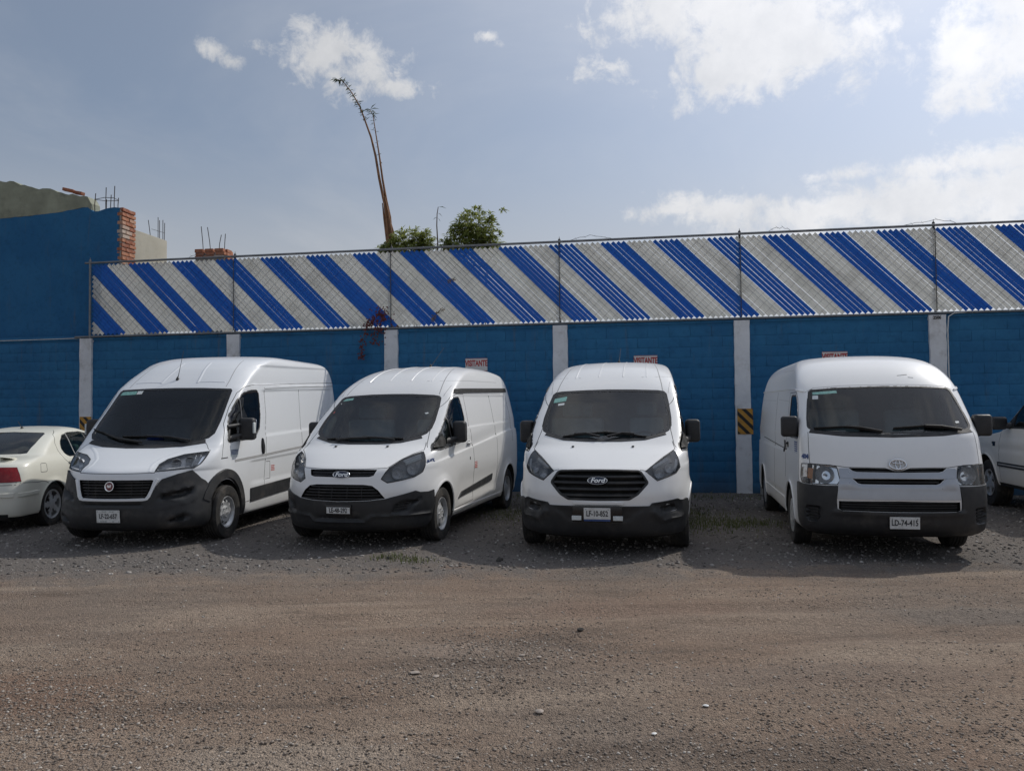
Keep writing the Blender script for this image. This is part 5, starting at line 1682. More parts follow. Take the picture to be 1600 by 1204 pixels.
def build_sedan():
    x, y, a = POSE['sedan']
    root = tag(empty('sedan', (x, y, 0), a), 'cream saloon parked nose to the wall, red rear lamp and spoiler showing', 'car')

    def disp(X, Y, Z, w):
        side = sstep(0.8, 0.97, X / w)
        arch = arch_bulge(Y, Z, 0.88, 0.30, 0.34, 0.014) + arch_bulge(Y, Z, 3.40, 0.30, 0.34, 0.016)
        sh = 0.012 * sstep(0.66, 0.72, Z) * (1 - sstep(0.72, 0.86, Z)) * sstep(1.2, 1.5, Y) * (1 - sstep(2.9, 3.2, Y))
        return side * (sh - arch)
    B = Body(SEDAN_KEYS, disp, ns=60)
    rw = mirror_pts([(0, 1.055), (0.50, 1.058), (0.57, 1.068), (0.545, 1.20), (0.495, 1.335), (0.46, 1.352), (0, 1.368)])
    fw = mirror_pts([(0, 0.99), (0.55, 1.0), (0.64, 1.04), (0.55, 1.25), (0.47, 1.37), (0, 1.385)])
    sw = [(1.50, 0.985), (1.60, 1.05), (1.80, 1.20), (2.00, 1.31), (2.25, 1.352), (2.60, 1.345), (2.80, 1.305), (2.93, 1.22), (3.00, 1.11), (2.97, 1.02), (2.90, 0.985)]
    lamp = [(0.46, 0.70), (0.46, 0.895), (0.60, 0.90), (0.755, 0.895), (0.80, 0.80), (0.828, 0.705), (0.70, 0.698)]
    B.cutter('rear', rw, 'black_matt', depth=0.16)
    B.cutter('front', fw, 'black_matt', depth=0.16)
    B.cutter2('side', sw, 'black_matt', depth=0.12)
    B.wheel_cut(0.88, 0.305, 0.345, x0=0.45)
    B.wheel_cut(3.40, 0.305, 0.345, x0=0.45)
    rows = []
    for z in np.linspace(0.55, 1.34, 8):
        ik = lambda j: interp_key(SEDAN_KEYS, z, j)
        rows.append((z, max(ik(1) + 0.10, 1.25), 0.25, 2.6, ik(4) - 0.06, min(ik(5) - 0.09, 3.62), 0.22, 3.0))
    B.finish('body', 'sedan_cream', root, loft(rows, step=0.1, nf=12, ns=8, nr=8))
    B.patch('rear_window', 'rear', rw, 'green_glass', root, off=-0.003, depth=0.005, h=0.1, r=0.03)
    B.stroke('window_seal', 'rear', [fillet(rw, 0.03)], 0.030, 'black_plastic', root, th=0.002, off=-0.003, closed=True)
    B.patch('windscreen', 'front', fw, 'green_glass', root, off=-0.003, depth=0.005, h=0.1, r=0.03)
    B.both('side_window', 'side', sw, 'green_glass', root, off=-0.005, depth=0.005, h=0.1, r=0.03)
    for dom in ('side', 'side-'):
        B.stroke('window_seal', dom, [fillet(sw, 0.03)], 0.022, 'black_plastic', root, th=0.003, off=-0.003, closed=True)
        B.stroke('window_post', dom, [[(2.10, 0.98), (2.14, 1.35)]], 0.09, 'black_gloss', root, th=0.002, off=-0.004)
        B.stroke('window_post', dom, [[(2.70, 0.985), (2.66, 1.335)]], 0.020, 'seam_grey', root, th=0.003, off=-0.003)
        B.stroke('panel_seam', dom, [[(2.12, 0.95), (2.10, 0.30)], [(3.09, 1.20), (3.11, 1.08), (3.06, 0.95), (2.90, 0.82), (2.80, 0.72), (2.78, 0.62)], [(3.09, 1.20), (2.98, 1.32), (2.80, 1.385)], [(1.15, 0.86), (1.25, 0.60), (1.24, 0.30)],
                                     [(3.82, 0.665), (3.70, 0.672), (3.62, 0.66), (3.56, 0.63)], [(3.82, 0.665), (4.2, 0.69)]], 0.010, 'seam_dark', root, th=0.001)
        B.stroke('fuel_door_seam', dom, [fillet([(3.58, 0.80), (3.57, 0.92), (3.71, 0.925), (3.74, 0.80)], 0.025)], 0.010, 'seam_dark', root, th=0.001, closed=True)
        B.stroke('bumper_moulding', dom, [[(3.79, 0.530), (4.0, 0.525), (4.20, 0.52)]], 0.060, 'sedan_cream', root, th=0.014, off=-0.002, top=0.75)
        B.stroke('door_moulding', dom, [[(1.30, 0.50), (2.1, 0.51), (3.00, 0.52)]], 0.050, 'sedan_cream', root, th=0.012, off=-0.002, top=0.75)
        B.stroke('door_handle', dom, [[(2.86, 0.895), (2.98, 0.898)], [(1.98, 0.885), (2.10, 0.888)]], 0.032, 'chrome', root, th=0.028, off=0.0, top=0.6)
        B.stroke('sill_strip', dom, [[(1.28, 0.235), (2.98, 0.235)]], 0.10, 'black_plastic', root, th=0.012, off=0.0, top=0.9)
        arc = [(3.40 + 0.355 * math.cos(t_), 0.305 + 0.355 * math.sin(t_)) for t_ in np.linspace(R(-8), R(188), 24)]
        B.stroke('arch_lip', dom, [arc], 0.026, 'sedan_cream', root, th=0.008, off=-0.002)
    for sg in (1, -1):
        pl = [(sg * p[0], p[1]) for p in lamp][::sg]
        L = B.patch('tail_lamp', 'rear', pl, 'red_lens', root, off=0.006, depth=0.014, h=0.04, r=0.015)
        B.stroke('lamp_edge', 'rear', [pl], 0.010, 'seam_dark', L, th=0.002, off=0.002, closed=True)
    B.stroke('bumper_moulding', 'rear', [[(-0.78, 0.52), (-0.4, 0.525), (0, 0.525), (0.4, 0.525), (0.78, 0.52)]], 0.07, 'sedan_cream', root, th=0.016, off=-0.002, top=0.75)
    B.stroke('trunk_seam', 'rear', [[(-0.46, 0.93), (-0.44, 0.66), (0, 0.645), (0.44, 0.66), (0.46, 0.93)], [(-0.82, 0.66), (-0.44, 0.66)], [(0.82, 0.66), (0.44, 0.66)]], 0.011, 'seam_dark', root, th=0.001)
    B.patch('bumper_valance', 'rear', mirror_pts([(0, 0.18), (0.70, 0.18), (0.72, 0.26), (0, 0.27)]), 'black_plastic', root, off=0.006, depth=0.02, h=0.08)
    box_part('number_plate', root, (0, 4.345, 0.80), (0.30, 0.012, 0.14), 'plate_white', 0.004, 1)
    # boot spoiler
    bm = bmesh.new()
    pts = [(s_ * 0.62, 4.10 - 0.10 * abs(s_) ** 2, 1.045 - 0.03 * abs(s_) ** 4) for s_ in np.linspace(-1, 1, 15)]
    rows_ = []
    for p in pts:
        p = Vector(p)
        rows_.append([bm.verts.new(p + Vector(o)) for o in ((0, -0.13, -0.015), (0, -0.06, 0.010), (0, 0.06, 0.022), (0, 0.075, 0.012), (0, -0.02, -0.012), (0, -0.10, -0.030))])
    for r0, r1 in zip(rows_, rows_[1:]):
        for k in range(6):
            bm.faces.new((r0[k], r0[(k + 1) % 6], r1[(k + 1) % 6], r1[k]))
    for s_ in (0, -1):
        bm.faces.new(rows_[s_])
    for s_ in (-0.45, 0.45):
        bm_box(bm, (s_, 4.03, 1.010), (0.07, 0.07, 0.05))
    obj_bm('spoiler', bm, 'sedan_cream', root, 40)
    bm = bmesh.new()
    bm_lathe(bm, [(0, 0.028), (0.02, 0.022), (0.04, 0.008), (0.045, 0.001)], n=12, axis='Z', centre=(0, 2.78, 1.408), closed=False)
    bm_tube(bm, [(0, 2.79, 1.43), (0.0, 2.86, 1.50), (0, 2.89, 1.53)], 0.004, n=6)
    obj_bm('antenna', bm, 'black_plastic', root, 40)
    for xx in (0.755, -0.755):
        add_wheel(root, xx, 0.88, 0.315, 0.195, 0.215, 'alloy')
        add_wheel(root, xx, 3.40, 0.315, 0.195, 0.215, 'alloy')
    for sg in (1, -1):
        hp = [(sg * 0.40, 0.55), (sg * 0.40, 0.68), (sg * 0.68, 0.70), (sg * 0.74, 0.60), (sg * 0.66, 0.54)]
        B.patch('headlight', 'front', hp[::sg], 'reflector', root, off=0.004, depth=0.012, h=0.06, r=0.02)
    seat(root, 0.37, 1.95, 0.46)
    seat(root, -0.37, 1.95, 0.46)
    bm = bmesh.new()
    bm_box(bm, (0, 2.85, 0.48), (1.25, 0.5, 0.18), None, 0.05, 3)
    bm_box(bm, (0, 3.12, 0.78), (1.25, 0.15, 0.60), Matrix.Rotation(-0.35, 3, 'X'), 0.05, 3)
    for s_ in (-0.36, 0.36):
        bm_box(bm, (s_, 3.24, 1.08), (0.26, 0.10, 0.14), Matrix.Rotation(-0.2, 3, 'X'), 0.04, 3)
    obj_bm('rear_seat', bm, 'seat_fabric', root, 40)
    for sg in (1, -1):
        box_part('wing_mirror', root, (sg * 0.90, 1.55, 1.00), (0.17, 0.10, 0.12), 'sedan_cream', 0.035, 3)


# ------------------------------------------------------------------ white pickup, nose to the wall
PICKUP_KEYS = [
    (0.36, 0.10, 0.16, 3.0, 0.93, 3.18, 0.06, 4.0), (0.44, 0.02, 0.20, 3.0, 0.965, 3.20, 0.06, 4.0), (0.60, 0.0, 0.22, 2.9, 0.985, 3.20, 0.06, 4.0), (0.85, 0.02, 0.24, 2.8, 0.992, 3.20, 0.06, 4.0),
    (1.00, 0.07, 0.30, 2.6, 0.988, 3.20, 0.06, 4.0), (1.06, 0.15, 0.40, 2.5, 0.978, 3.20, 0.06, 4.0), (1.12, 0.48, 0.40, 2.5, 0.962, 3.20, 0.06, 4.0), (1.17, 0.95, 0.36, 2.6, 0.950, 3.20, 0.06, 4.0), (1.21, 1.22, 0.34, 2.7, 0.940, 3.20, 0.06, 4.0),
    (1.27, 1.32, 0.34, 2.7, 0.925, 3.20, 0.06, 4.0), (1.50, 1.62, 0.30, 2.7, 0.850, 3.17, 0.07, 4.0), (1.70, 1.90, 0.28, 2.7, 0.780, 3.13, 0.10, 3.5), (1.78, 2.05, 0.28, 2.6, 0.730, 3.08, 0.14, 3.2),
    (1.825, 2.22, 0.25, 2.4, 0.600, 2.98, 0.16, 2.8), (1.845, 2.36, 0.10, 2.3, 0.30, 2.85, 0.10, 2.5),
]


def build_pickup():
    x, y, a = POSE['pickup']
    root = tag(empty('pickup_truck', (x, y, 0), a), 'white pickup truck parked nose to the wall beside the one-box van', 'pickup')

    def disp(X, Y, Z, w):
        side = sstep(0.8, 0.97, X / w)
        return side * (-arch_bulge(Y, Z, 0.98, 0.40, 0.44, 0.018) + 0.012 * sstep(0.90, 0.93, Z) * (1 - sstep(0.93, 1.08, Z)) * sstep(1.3, 1.6, Y))
    B = Body(PICKUP_KEYS, disp, ns=56)
    sw = [(1.66, 1.275), (1.78, 1.40), (1.98, 1.60), (2.12, 1.715), (2.30, 1.74), (2.95, 1.735), (3.02, 1.70), (3.03, 1.275)]
    fw = mirror_pts([(0, 1.24), (0.70, 1.27), (0.80, 1.32), (0.70, 1.60), (0.62, 1.73), (0, 1.76)])
    B.cutter2('side', sw, 'black_matt', depth=0.12)
    B.cutter('front', fw, 'black_matt', depth=0.18)
    B.wheel_cut(0.98, 0.39, 0.44, x0=0.5)
    rows = []
    for z in np.linspace(0.60, 1.74, 8):
        ik = lambda j: interp_key(PICKUP_KEYS, z, j)
        rows.append((z, max(ik(1) + 0.10, 1.42), 0.25, 2.6, ik(4) - 0.06, 3.08, 0.05, 4.0))
    B.finish('body', 'pickup_white', root, loft(rows, step=0.1, nf=12, ns=8, nr=8))
    B.both('side_window', 'side', sw, 'tinted_glass', root, off=-0.005, depth=0.005, h=0.1, r=0.03)
    B.patch('windscreen', 'front', fw, 'windscreen_glass', root, off=-0.004, depth=0.005, h=0.12, r=0.03)
    for dom, sg in (('side', 1), ('side-', -1)):
        B.stroke('window_seal', dom, [fillet(sw, 0.03)], 0.035, 'black_plastic', root, th=0.004, off=-0.003, closed=True)
        B.patch('mirror_corner', dom, [(1.63, 1.28), (1.86, 1.48), (1.90, 1.28)], 'black_plastic', root, off=0.006, depth=0.012, h=0.1)
        mo = B.patch('door_moulding', dom, [(1.46, 0.735), (3.15, 0.735), (3.15, 0.668), (1.46, 0.668)], 'black_plastic', root, off=0.016, depth=0.02, h=0.15, r=0.01)
        B.stroke('moulding_inlay', dom, [[(1.52, 0.702), (3.10, 0.702)]], 0.022, 'seam_grey', mo, th=0.004, off=0.016)
        B.stroke('panel_seam', dom, [[(1.50, 1.24), (1.50, 0.90), (1.52, 0.44)], [(3.10, 1.74), (3.12, 0.44)]], 0.009, 'seam_dark', root, th=0.001)
        B.patch('fender_badge', dom, [(1.22, 1.02), (1.24, 1.045), (1.36, 1.045), (1.36, 0.975), (1.27, 0.975), (1.27, 1.01)], 'black_gloss', root, off=0.006, depth=0.008, h=0.06, r=0.006)
        arc = [(0.98 + 0.452 * math.cos(t_), 0.39 + 0.452 * math.sin(t_)) for t_ in np.linspace(R(-2), R(182), 28)]
        B.stroke('arch_lip', dom, [arc], 0.035, 'pickup_white', root, th=0.012, off=-0.002)
        B.stroke('door_handle', dom, [[(2.86, 1.12), (3.02, 1.12)]], 0.05, 'black_plastic', root, th=0.02, off=0.0)
        bm = bmesh.new()
        bm_box(bm, (sg * 1.085, 1.78, 1.345), (0.24, 0.13, 0.20), Matrix.Rotation(sg * 0.15, 3, 'Z'), 0.05, 4)
        bm_tube(bm, [(sg * 0.92, 1.80, 1.30), (sg * 1.02, 1.78, 1.32)], [0.05, 0.04], n=10)
        obj_bm('wing_mirror', bm, 'black_plastic', root, 40)
    # bed
    bm = bmesh.new()
    for sg in (1, -1):
        bm_box(bm, (sg * 0.955, 4.36, 0.87), (0.07, 2.24, 0.72), None, 0.02, 2)
    bm_box(bm, (0, 5.46, 0.87), (1.84, 0.05, 0.72), None, 0.015, 2)
    bm_box(bm, (0, 3.26, 0.87), (1.84, 0.05, 0.72), None, 0.015, 2)
    bm_box(bm, (0, 4.36, 0.60), (1.82, 2.16, 0.04))
    obj_bm('cargo_bed', bm, 'pickup_white', root, 40)
    bm = bmesh.new()
    bm_box(bm, (0, 2.9, 0.46), (0.9, 5.0, 0.14))
    obj_bm('chassis', bm, 'underbody', root)
    bm = bmesh.new()
    bm_box(bm, (0, 5.55, 0.56), (1.9, 0.12, 0.16), None, 0.03, 3)
    obj_bm('rear_bumper', bm, 'chrome', root, 40)
    bm = bmesh.new()
    bm_box(bm, (0, 0.0, 0.55), (1.86, 0.14, 0.18), None, 0.04, 3)
    obj_bm('front_bumper', bm, 'chrome', root, 40)
    for xx in (0.84, -0.84):
        add_wheel(root, xx, 0.98, 0.375, 0.25, 0.215, 'alloy')
        add_wheel(root, xx, 4.50, 0.375, 0.25, 0.215, 'alloy')
    seat(root, 0.42, 2.45, 0.80)
    seat(root, -0.42, 2.45, 0.80)
    dashboard(B, root, 1.45, 1.85, 0.7, 1.18, 0.80)
    steering_wheel(root, 0.42, 1.95, 1.15)
# ------------------------------------------------------------------ surroundings: materials
def wall_paint(name, col, fade, dirt=(0.10, 0.12, 0.14)):
    """emulsion on rough masonry: mottled, rubbed and splashed near the ground"""
    m, t, b = new_mat(name)
    tc = t.add('ShaderNodeTexCoord')
    geo = t.add('ShaderNodeNewGeometry')
    p = geo.outputs['Position']
    oi = t.add('ShaderNodeObjectInfo')
    n1 = t.noise(p, 0.9, 6, 0.62)
    n2 = t.noise(p, 9.0, 8, 0.68)
    c = t.mix(t.math('MULTIPLY', t.smooth(n1, 0.38, 0.62), 0.9), (*col, 1), (*fade, 1))
    c = t.mix(t.math('MULTIPLY', t.smooth(n2, 0.46, 0.74), 0.45), c, tuple(v * 0.55 for v in col))
    c = t.mix(t.math('MULTIPLY', oi.outputs['Random'], 0.22), c, tuple(v * 0.72 for v in col))
    mp = t.add('ShaderNodeMapping')
    mp.inputs['Scale'].default_value = (5, 5, 0.5)
    t.put(mp.inputs[0], p)
    st = t.smooth(t.noise(mp.outputs[0], 1.4, 7, 0.66), 0.54, 0.76)
    c = t.mix(t.math('MULTIPLY', st, 0.5), c, dirt)
    sep = t.add('ShaderNodeSeparateXYZ')
    t.put(sep.inputs[0], p)
    low = t.smooth(t.math('ADD', sep.outputs[2], t.math('MULTIPLY', n1, 0.5)), 0.75, 0.15)
    c = t.mix(t.math('MULTIPLY', low, 0.45), c, (0.085, 0.075, 0.065))
    pits = t.smooth(t.noise(p, 26.0, 3, 0.5), 0.70, 0.78)
    c = t.mix(t.math('MULTIPLY', pits, 0.6), c, tuple(v * 0.3 for v in col))
    t.put(b.inputs['Base Color'], c)
    b.inputs['Roughness'].default_value = 0.82
    b.inputs['Specular IOR Level'].default_value = 0.3
    bp = t.add('ShaderNodeBump')
    bp.inputs['Strength'].default_value = 0.55
    bp.inputs['Distance'].default_value = 0.012
    h = t.math('ADD', t.noise(p, 38, 8, 0.7), t.math('MULTIPLY', t.noise(p, 7, 5, 0.6), 1.2))
    t.put(bp.inputs['Height'], t.math('SUBTRACT', h, t.math('MULTIPLY', pits, 0.8)))
    t.put(b.inputs['Normal'], bp.outputs[0])
    return m


wall_paint('blue_wall', (0.022, 0.128, 0.275), (0.031, 0.160, 0.320))
wall_paint('blue_house', (0.017, 0.118, 0.270), (0.024, 0.140, 0.300))
simple('column_white', (0.68, 0.69, 0.71), 0.8, vary=0.10, scale=2.5, bump=0.35, bscale=30, dirt=((0.30, 0.28, 0.25), 0.55, 4.0))
simple('render_grey', (0.27, 0.285, 0.215), 0.9, vary=0.28, scale=1.6, bump=0.5, bscale=14, dirt=((0.07, 0.07, 0.06), 0.5, 2.0))
simple('render_pale', (0.36, 0.34, 0.28), 0.9, vary=0.15, scale=1.5, bump=0.3, bscale=20, dirt=((0.20, 0.18, 0.15), 0.5, 3.0))
simple('mortar', (0.30, 0.28, 0.25), 0.95, vary=0.2, bump=0.5, bscale=40)
m, t, b = new_mat('clay_brick')
oi = t.add('ShaderNodeObjectInfo')
tc = t.add('ShaderNodeTexCoord').outputs['Object']
c = t.ramp(oi.outputs['Random'], [(0.0, (0.26, 0.085, 0.045)), (0.5, (0.36, 0.135, 0.070)), (0.85, (0.42, 0.19, 0.105)), (1.0, (0.46, 0.40, 0.34))])
c = t.mix(t.math('MULTIPLY', t.smooth(t.noise(tc, 18, 6, 0.65), 0.45, 0.75), 0.45), c, (0.40, 0.35, 0.30))
t.put(b.inputs['Base Color'], c)
b.inputs['Roughness'].default_value = 0.9
bp = t.add('ShaderNodeBump')
bp.inputs['Strength'].default_value = 0.5
t.put(bp.inputs['Height'], t.noise(tc, 60, 6, 0.7))
t.put(b.inputs['Normal'], bp.outputs[0])
simple('rebar_rust', (0.055, 0.040, 0.034), 0.8, 0.3, vary=0.3, scale=30)
simple('galvanised', (0.20, 0.21, 0.22), 0.5, 0.6, vary=0.15, scale=8, dirt=((0.12, 0.09, 0.07), 0.5, 9))
simple('wire_white', (0.60, 0.60, 0.58), 0.6, vary=0.15, scale=20)
simple('wire_blue', (0.012, 0.085, 0.38), 0.55, vary=0.15, scale=20)
simple('wire_shade_grey', (0.36, 0.36, 0.35), 0.6, vary=0.3, scale=12)  # cross wires on white slats: their thin shadow lines put into the wire colour
simple('wire_dark', (0.06, 0.06, 0.06), 0.6, vary=0.15, scale=20)


def slat_mat(name, col, dirt):
    m, t, b = new_mat(name)
    oi = t.add('ShaderNodeObjectInfo')
    p = t.add('ShaderNodeNewGeometry').outputs['Position']
    n1 = t.noise(p, 1.6, 6, 0.65)
    n2 = t.noise(p, 28, 6, 0.65)
    c = t.mix(t.math('MULTIPLY', oi.outputs['Random'], 0.20), (*col, 1), tuple(v * 0.72 for v in col))
    c = t.mix(t.math('MULTIPLY', t.smooth(n1, 0.42, 0.75), 0.35), c, dirt)
    c = t.mix(t.math('MULTIPLY', t.smooth(n2, 0.55, 0.75), 0.30), c, tuple(v * 0.55 for v in col))
    t.put(b.inputs['Base Color'], c)
    b.inputs['Roughness'].default_value = 0.5
    t.put(sock(b, 'Transmission Weight'), 0.0)
    # thin plastic: some of the sun behind comes through
    tl = t.add('ShaderNodeBsdfTranslucent')
    t.put(tl.inputs[0], c)
    mx = t.add('ShaderNodeMixShader')
    mx.inputs[0].default_value = 0.42
    t.put(mx.inputs[1], b.outputs[0])
    t.put(mx.inputs[2], tl.outputs[0])
    t.put(t.n['Material Output'].inputs[0], mx.outputs[0])


slat_mat('slat_white', (0.82, 0.82, 0.79), (0.42, 0.41, 0.37))
slat_mat('slat_blue', (0.016, 0.185, 0.60), (0.020, 0.120, 0.46))


def leaf_mat(name, c0, c1, trans=0.35):
    m, t, b = new_mat(name)
    p = t.add('ShaderNodeNewGeometry')
    n = t.noise(p.outputs['Position'], 9, 4, 0.6)
    r = p.outputs['Random Per Island']
    c = t.mix(t.math('ADD', t.math('MULTIPLY', r, 0.7), t.math('MULTIPLY', n, 0.4)), (*c0, 1), (*c1, 1))
    t.put(b.inputs['Base Color'], c)
    b.inputs['Roughness'].default_value = 0.5
    tl = t.add('ShaderNodeBsdfTranslucent')
    t.put(tl.inputs[0], c)
    mx = t.add('ShaderNodeMixShader')
    mx.inputs[0].default_value = trans
    t.put(mx.inputs[1], b.outputs[0])
    t.put(mx.inputs[2], tl.outputs[0])
    t.put(t.n['Material Output'].inputs[0], mx.outputs[0])


leaf_mat('leaf_green', (0.13, 0.175, 0.042), (0.38, 0.41, 0.11), 0.5)
leaf_mat('leaf_reed', (0.040, 0.070, 0.035), (0.09, 0.12, 0.05))
leaf_mat('leaf_red', (0.075, 0.012, 0.012), (0.16, 0.035, 0.030), 0.2)
leaf_mat('leaf_dry', (0.13, 0.085, 0.04), (0.25, 0.18, 0.09), 0.2)
leaf_mat('grass_blade', (0.045, 0.070, 0.018), (0.16, 0.17, 0.06), 0.3)
simple('cane_brown', (0.23, 0.115, 0.055), 0.8, vary=0.35, scale=7, bump=0.3)
simple('twig_brown', (0.13, 0.085, 0.06), 0.85, vary=0.3, scale=9)
simple('sign_white', (0.66, 0.65, 0.63), 0.5, vary=0.05, dirt=((0.4, 0.36, 0.32), 0.3, 6))
simple('sign_red', (0.42, 0.035, 0.035), 0.5, vary=0.08)
simple('hazard_yellow', (0.50, 0.25, 0.035), 0.6, vary=0.2, scale=12, dirt=((0.20, 0.14, 0.07), 0.5, 8))
simple('hazard_black', (0.018, 0.017, 0.016), 0.6, vary=0.2)
simple('block_grey', (0.30, 0.29, 0.27), 0.9, vary=0.15, bump=0.4, bscale=30)
simple('stone_pale', (0.34, 0.29, 0.25), 0.9, vary=0.2, scale=20, bump=0.3)
simple('stone_dark', (0.05, 0.045, 0.04), 0.9, vary=0.3, scale=20, bump=0.3)
simple('litter_white', (0.70, 0.70, 0.68), 0.6, vary=0.06)


def ground_mat():
    m, t, b = new_mat('dirt_gravel')
    p = t.add('ShaderNodeNewGeometry').outputs['Position']
    sep = t.add('ShaderNodeSeparateXYZ')
    t.put(sep.inputs[0], p)
    # long streaks left by turning vehicles, across the view
    mp = t.add('ShaderNodeMapping')
    mp.inputs['Scale'].default_value = (0.22, 1.0, 1)
    mp.inputs['Rotation'].default_value = (0, 0, R(4))
    t.put(mp.inputs[0], p)
    streak = t.noise(mp.outputs[0], 1.5, 8, 0.62, 0.6)
    big = t.noise(p, 0.35, 5, 0.6)
    mid = t.noise(p, 3.0, 8, 0.66)
    fine = t.noise(p, 60, 6, 0.7)
    brown = (0.272, 0.198, 0.148)
    grey = (0.236, 0.190, 0.154)
    pale = (0.368, 0.292, 0.226)
    c = t.mix(t.smooth(big, 0.38, 0.66), brown, grey)
    c = t.mix(t.math('MULTIPLY', t.smooth(streak, 0.46, 0.72), 0.85), c, pale)
    c = t.mix(t.math('MULTIPLY', t.smooth(streak, 0.47, 0.30), 0.75), c, (0.140, 0.108, 0.086))
    mp2 = t.add('ShaderNodeMapping')
    mp2.inputs['Scale'].default_value = (0.35, 1.6, 1)
    mp2.inputs['Rotation'].default_value = (0, 0, R(-5))
    t.put(mp2.inputs[0], p)
    st2 = t.noise(mp2.outputs[0], 4.2, 7, 0.68, 0.5)
    c = t.mix(t.math('MULTIPLY', t.smooth(st2, 0.54, 0.72), 0.50), c, pale)
    c = t.mix(t.math('MULTIPLY', t.smooth(st2, 0.46, 0.32), 0.50), c, (0.150, 0.118, 0.095))
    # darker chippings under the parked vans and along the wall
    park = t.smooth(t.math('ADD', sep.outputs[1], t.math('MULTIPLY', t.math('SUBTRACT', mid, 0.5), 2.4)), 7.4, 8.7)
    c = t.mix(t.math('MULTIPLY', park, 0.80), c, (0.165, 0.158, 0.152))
    def spot(cx, cy, rx, ry, amt, col, c_in):
        dx = t.math('DIVIDE', t.math('SUBTRACT', sep.outputs[0], cx), rx)
        dy = t.math('DIVIDE', t.math('SUBTRACT', sep.outputs[1], cy), ry)
        d_ = t.math('SQRT', t.math('ADD', t.math('MULTIPLY', dx, dx), t.math('MULTIPLY', dy, dy)))
        d_ = t.math('ADD', d_, t.math('MULTIPLY', t.math('SUBTRACT', mid, 0.5), 1.5))
        return t.mix(t.math('MULTIPLY', t.smooth(d_, 1.15, 0.55), amt), c_in, col)
    c = spot(-2.95, 4.75, 0.75, 0.42, 0.55, (0.245, 0.155, 0.110), c)
    c = spot(-1.05, 3.85, 0.75, 0.22, 0.60, (0.390, 0.325, 0.262), c)
    c = spot(-0.40, 5.55, 0.35, 0.22, 0.45, (0.345, 0.275, 0.225), c)
    c = spot(0.9, 6.6, 1.0, 0.35, 0.40, (0.275, 0.190, 0.145), c)
    c = spot(3.6, 6.3, 0.9, 0.30, 0.45, (0.175, 0.160, 0.145), c)
    c = spot(1.9, 4.9, 1.1, 0.28, 0.40, (0.200, 0.155, 0.128), c)
    red = t.math('MULTIPLY', t.smooth(t.noise(p, 0.8, 6, 0.6, 0.4), 0.60, 0.74), 0.45)
    c = t.mix(red, c, (0.270, 0.170, 0.120))
    v = t.add('ShaderNodeTexVoronoi')
    v.inputs['Scale'].default_value = 95
    v.inputs['Randomness'].default_value = 1.0
    t.put(v.inputs['Vector'], p)
    sp = t.add('ShaderNodeSeparateColor')
    t.put(sp.inputs[0], v.outputs['Color'])
    chip = t.ramp(sp.outputs[0], [(0.0, 0.55), (0.35, 0.92), (0.65, 1.05), (0.94, 1.40), (1.0, 1.9)])
    c = t.mix(0.6, c, chip, 'MULTIPLY')
    c = t.mix(t.math('MULTIPLY', t.smooth(fine, 0.42, 0.72), 0.25), c, tuple(x * 0.6 for x in brown))
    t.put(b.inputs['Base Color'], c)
    b.inputs['Roughness'].default_value = 0.95
    b.inputs['Specular IOR Level'].default_value = 0.2
    v2 = t.add('ShaderNodeTexVoronoi')
    v2.inputs['Scale'].default_value = 34
    t.put(v2.inputs['Vector'], p)
    h = t.math('ADD', t.math('MULTIPLY', v.outputs['Distance'], -0.7), t.math('MULTIPLY', v2.outputs['Distance'], -0.6))
    h = t.math('ADD', h, t.math('MULTIPLY', fine, 0.8))
    h = t.math('ADD', h, t.math('MULTIPLY', t.noise(p, 11, 6, 0.65), 1.0))
    bp = t.add('ShaderNodeBump')
    bp.inputs['Strength'].default_value = 0.9
    bp.inputs['Distance'].default_value = 0.022
    t.put(bp.inputs['Height'], h)
    t.put(b.inputs['Normal'], bp.outputs[0])


ground_mat()

m, t, b = new_mat('gravel_stone')
g_ = t.add('ShaderNodeNewGeometry')
r_ = g_.outputs['Random Per Island']
c = t.ramp(r_, [(0.0, (0.125, 0.103, 0.086)), (0.35, (0.200, 0.162, 0.132)), (0.62, (0.250, 0.205, 0.168)), (0.88, (0.320, 0.275, 0.232)), (1.0, (0.52, 0.48, 0.43))])
sp_ = t.add('ShaderNodeSeparateXYZ')
t.put(sp_.inputs[0], g_.outputs['Position'])
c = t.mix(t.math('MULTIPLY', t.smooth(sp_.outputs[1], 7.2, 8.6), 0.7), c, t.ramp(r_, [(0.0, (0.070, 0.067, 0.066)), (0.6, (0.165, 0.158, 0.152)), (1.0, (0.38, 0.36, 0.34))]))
t.put(b.inputs['Base Color'], c)
b.inputs['Roughness'].default_value = 0.9


# ------------------------------------------------------------------ ground
def relief(x, y):
    v = Vector((x * 0.35, y * 1.1, 0.0))
    h = 0.030 * noise.noise(v) + 0.016 * noise.noise(v * 3.1 + Vector((7, 3, 1))) + 0.008 * noise.noise(Vector((x * 4, y * 4, 2.2))) + 0.005 * noise.noise(Vector((x * 11, y * 11, 5.2)))
    # curved wheel marks in front
    if y < 5.2:
        d = math.hypot((x + 1.05) * 0.85, y - 5.55)
        h += 0.013 * math.sin((d - 1.45) * 40) * math.exp(-((d - 1.62) / 0.22) ** 2) * math.exp(-((x + 1.05) / 0.75) ** 2)
    # shallow tracks of vehicles that drove across
    for yc, am in ((6.35, 0.013), (7.85, 0.010), (5.15, 0.008)):
        e = (y - yc - 0.10 * math.sin(x * 0.45 + yc) - 0.04 * x) / 0.13
        if abs(e) < 4:
            h += am * (-math.exp(-e * e) + 0.6 * math.exp(-(abs(e) - 1.7) ** 2 * 2.5))
    k = sstepf(8.0, 9.0, y) * (1 - sstepf(15.0, 15.8, y))
    return h * (1 - 0.75 * k)


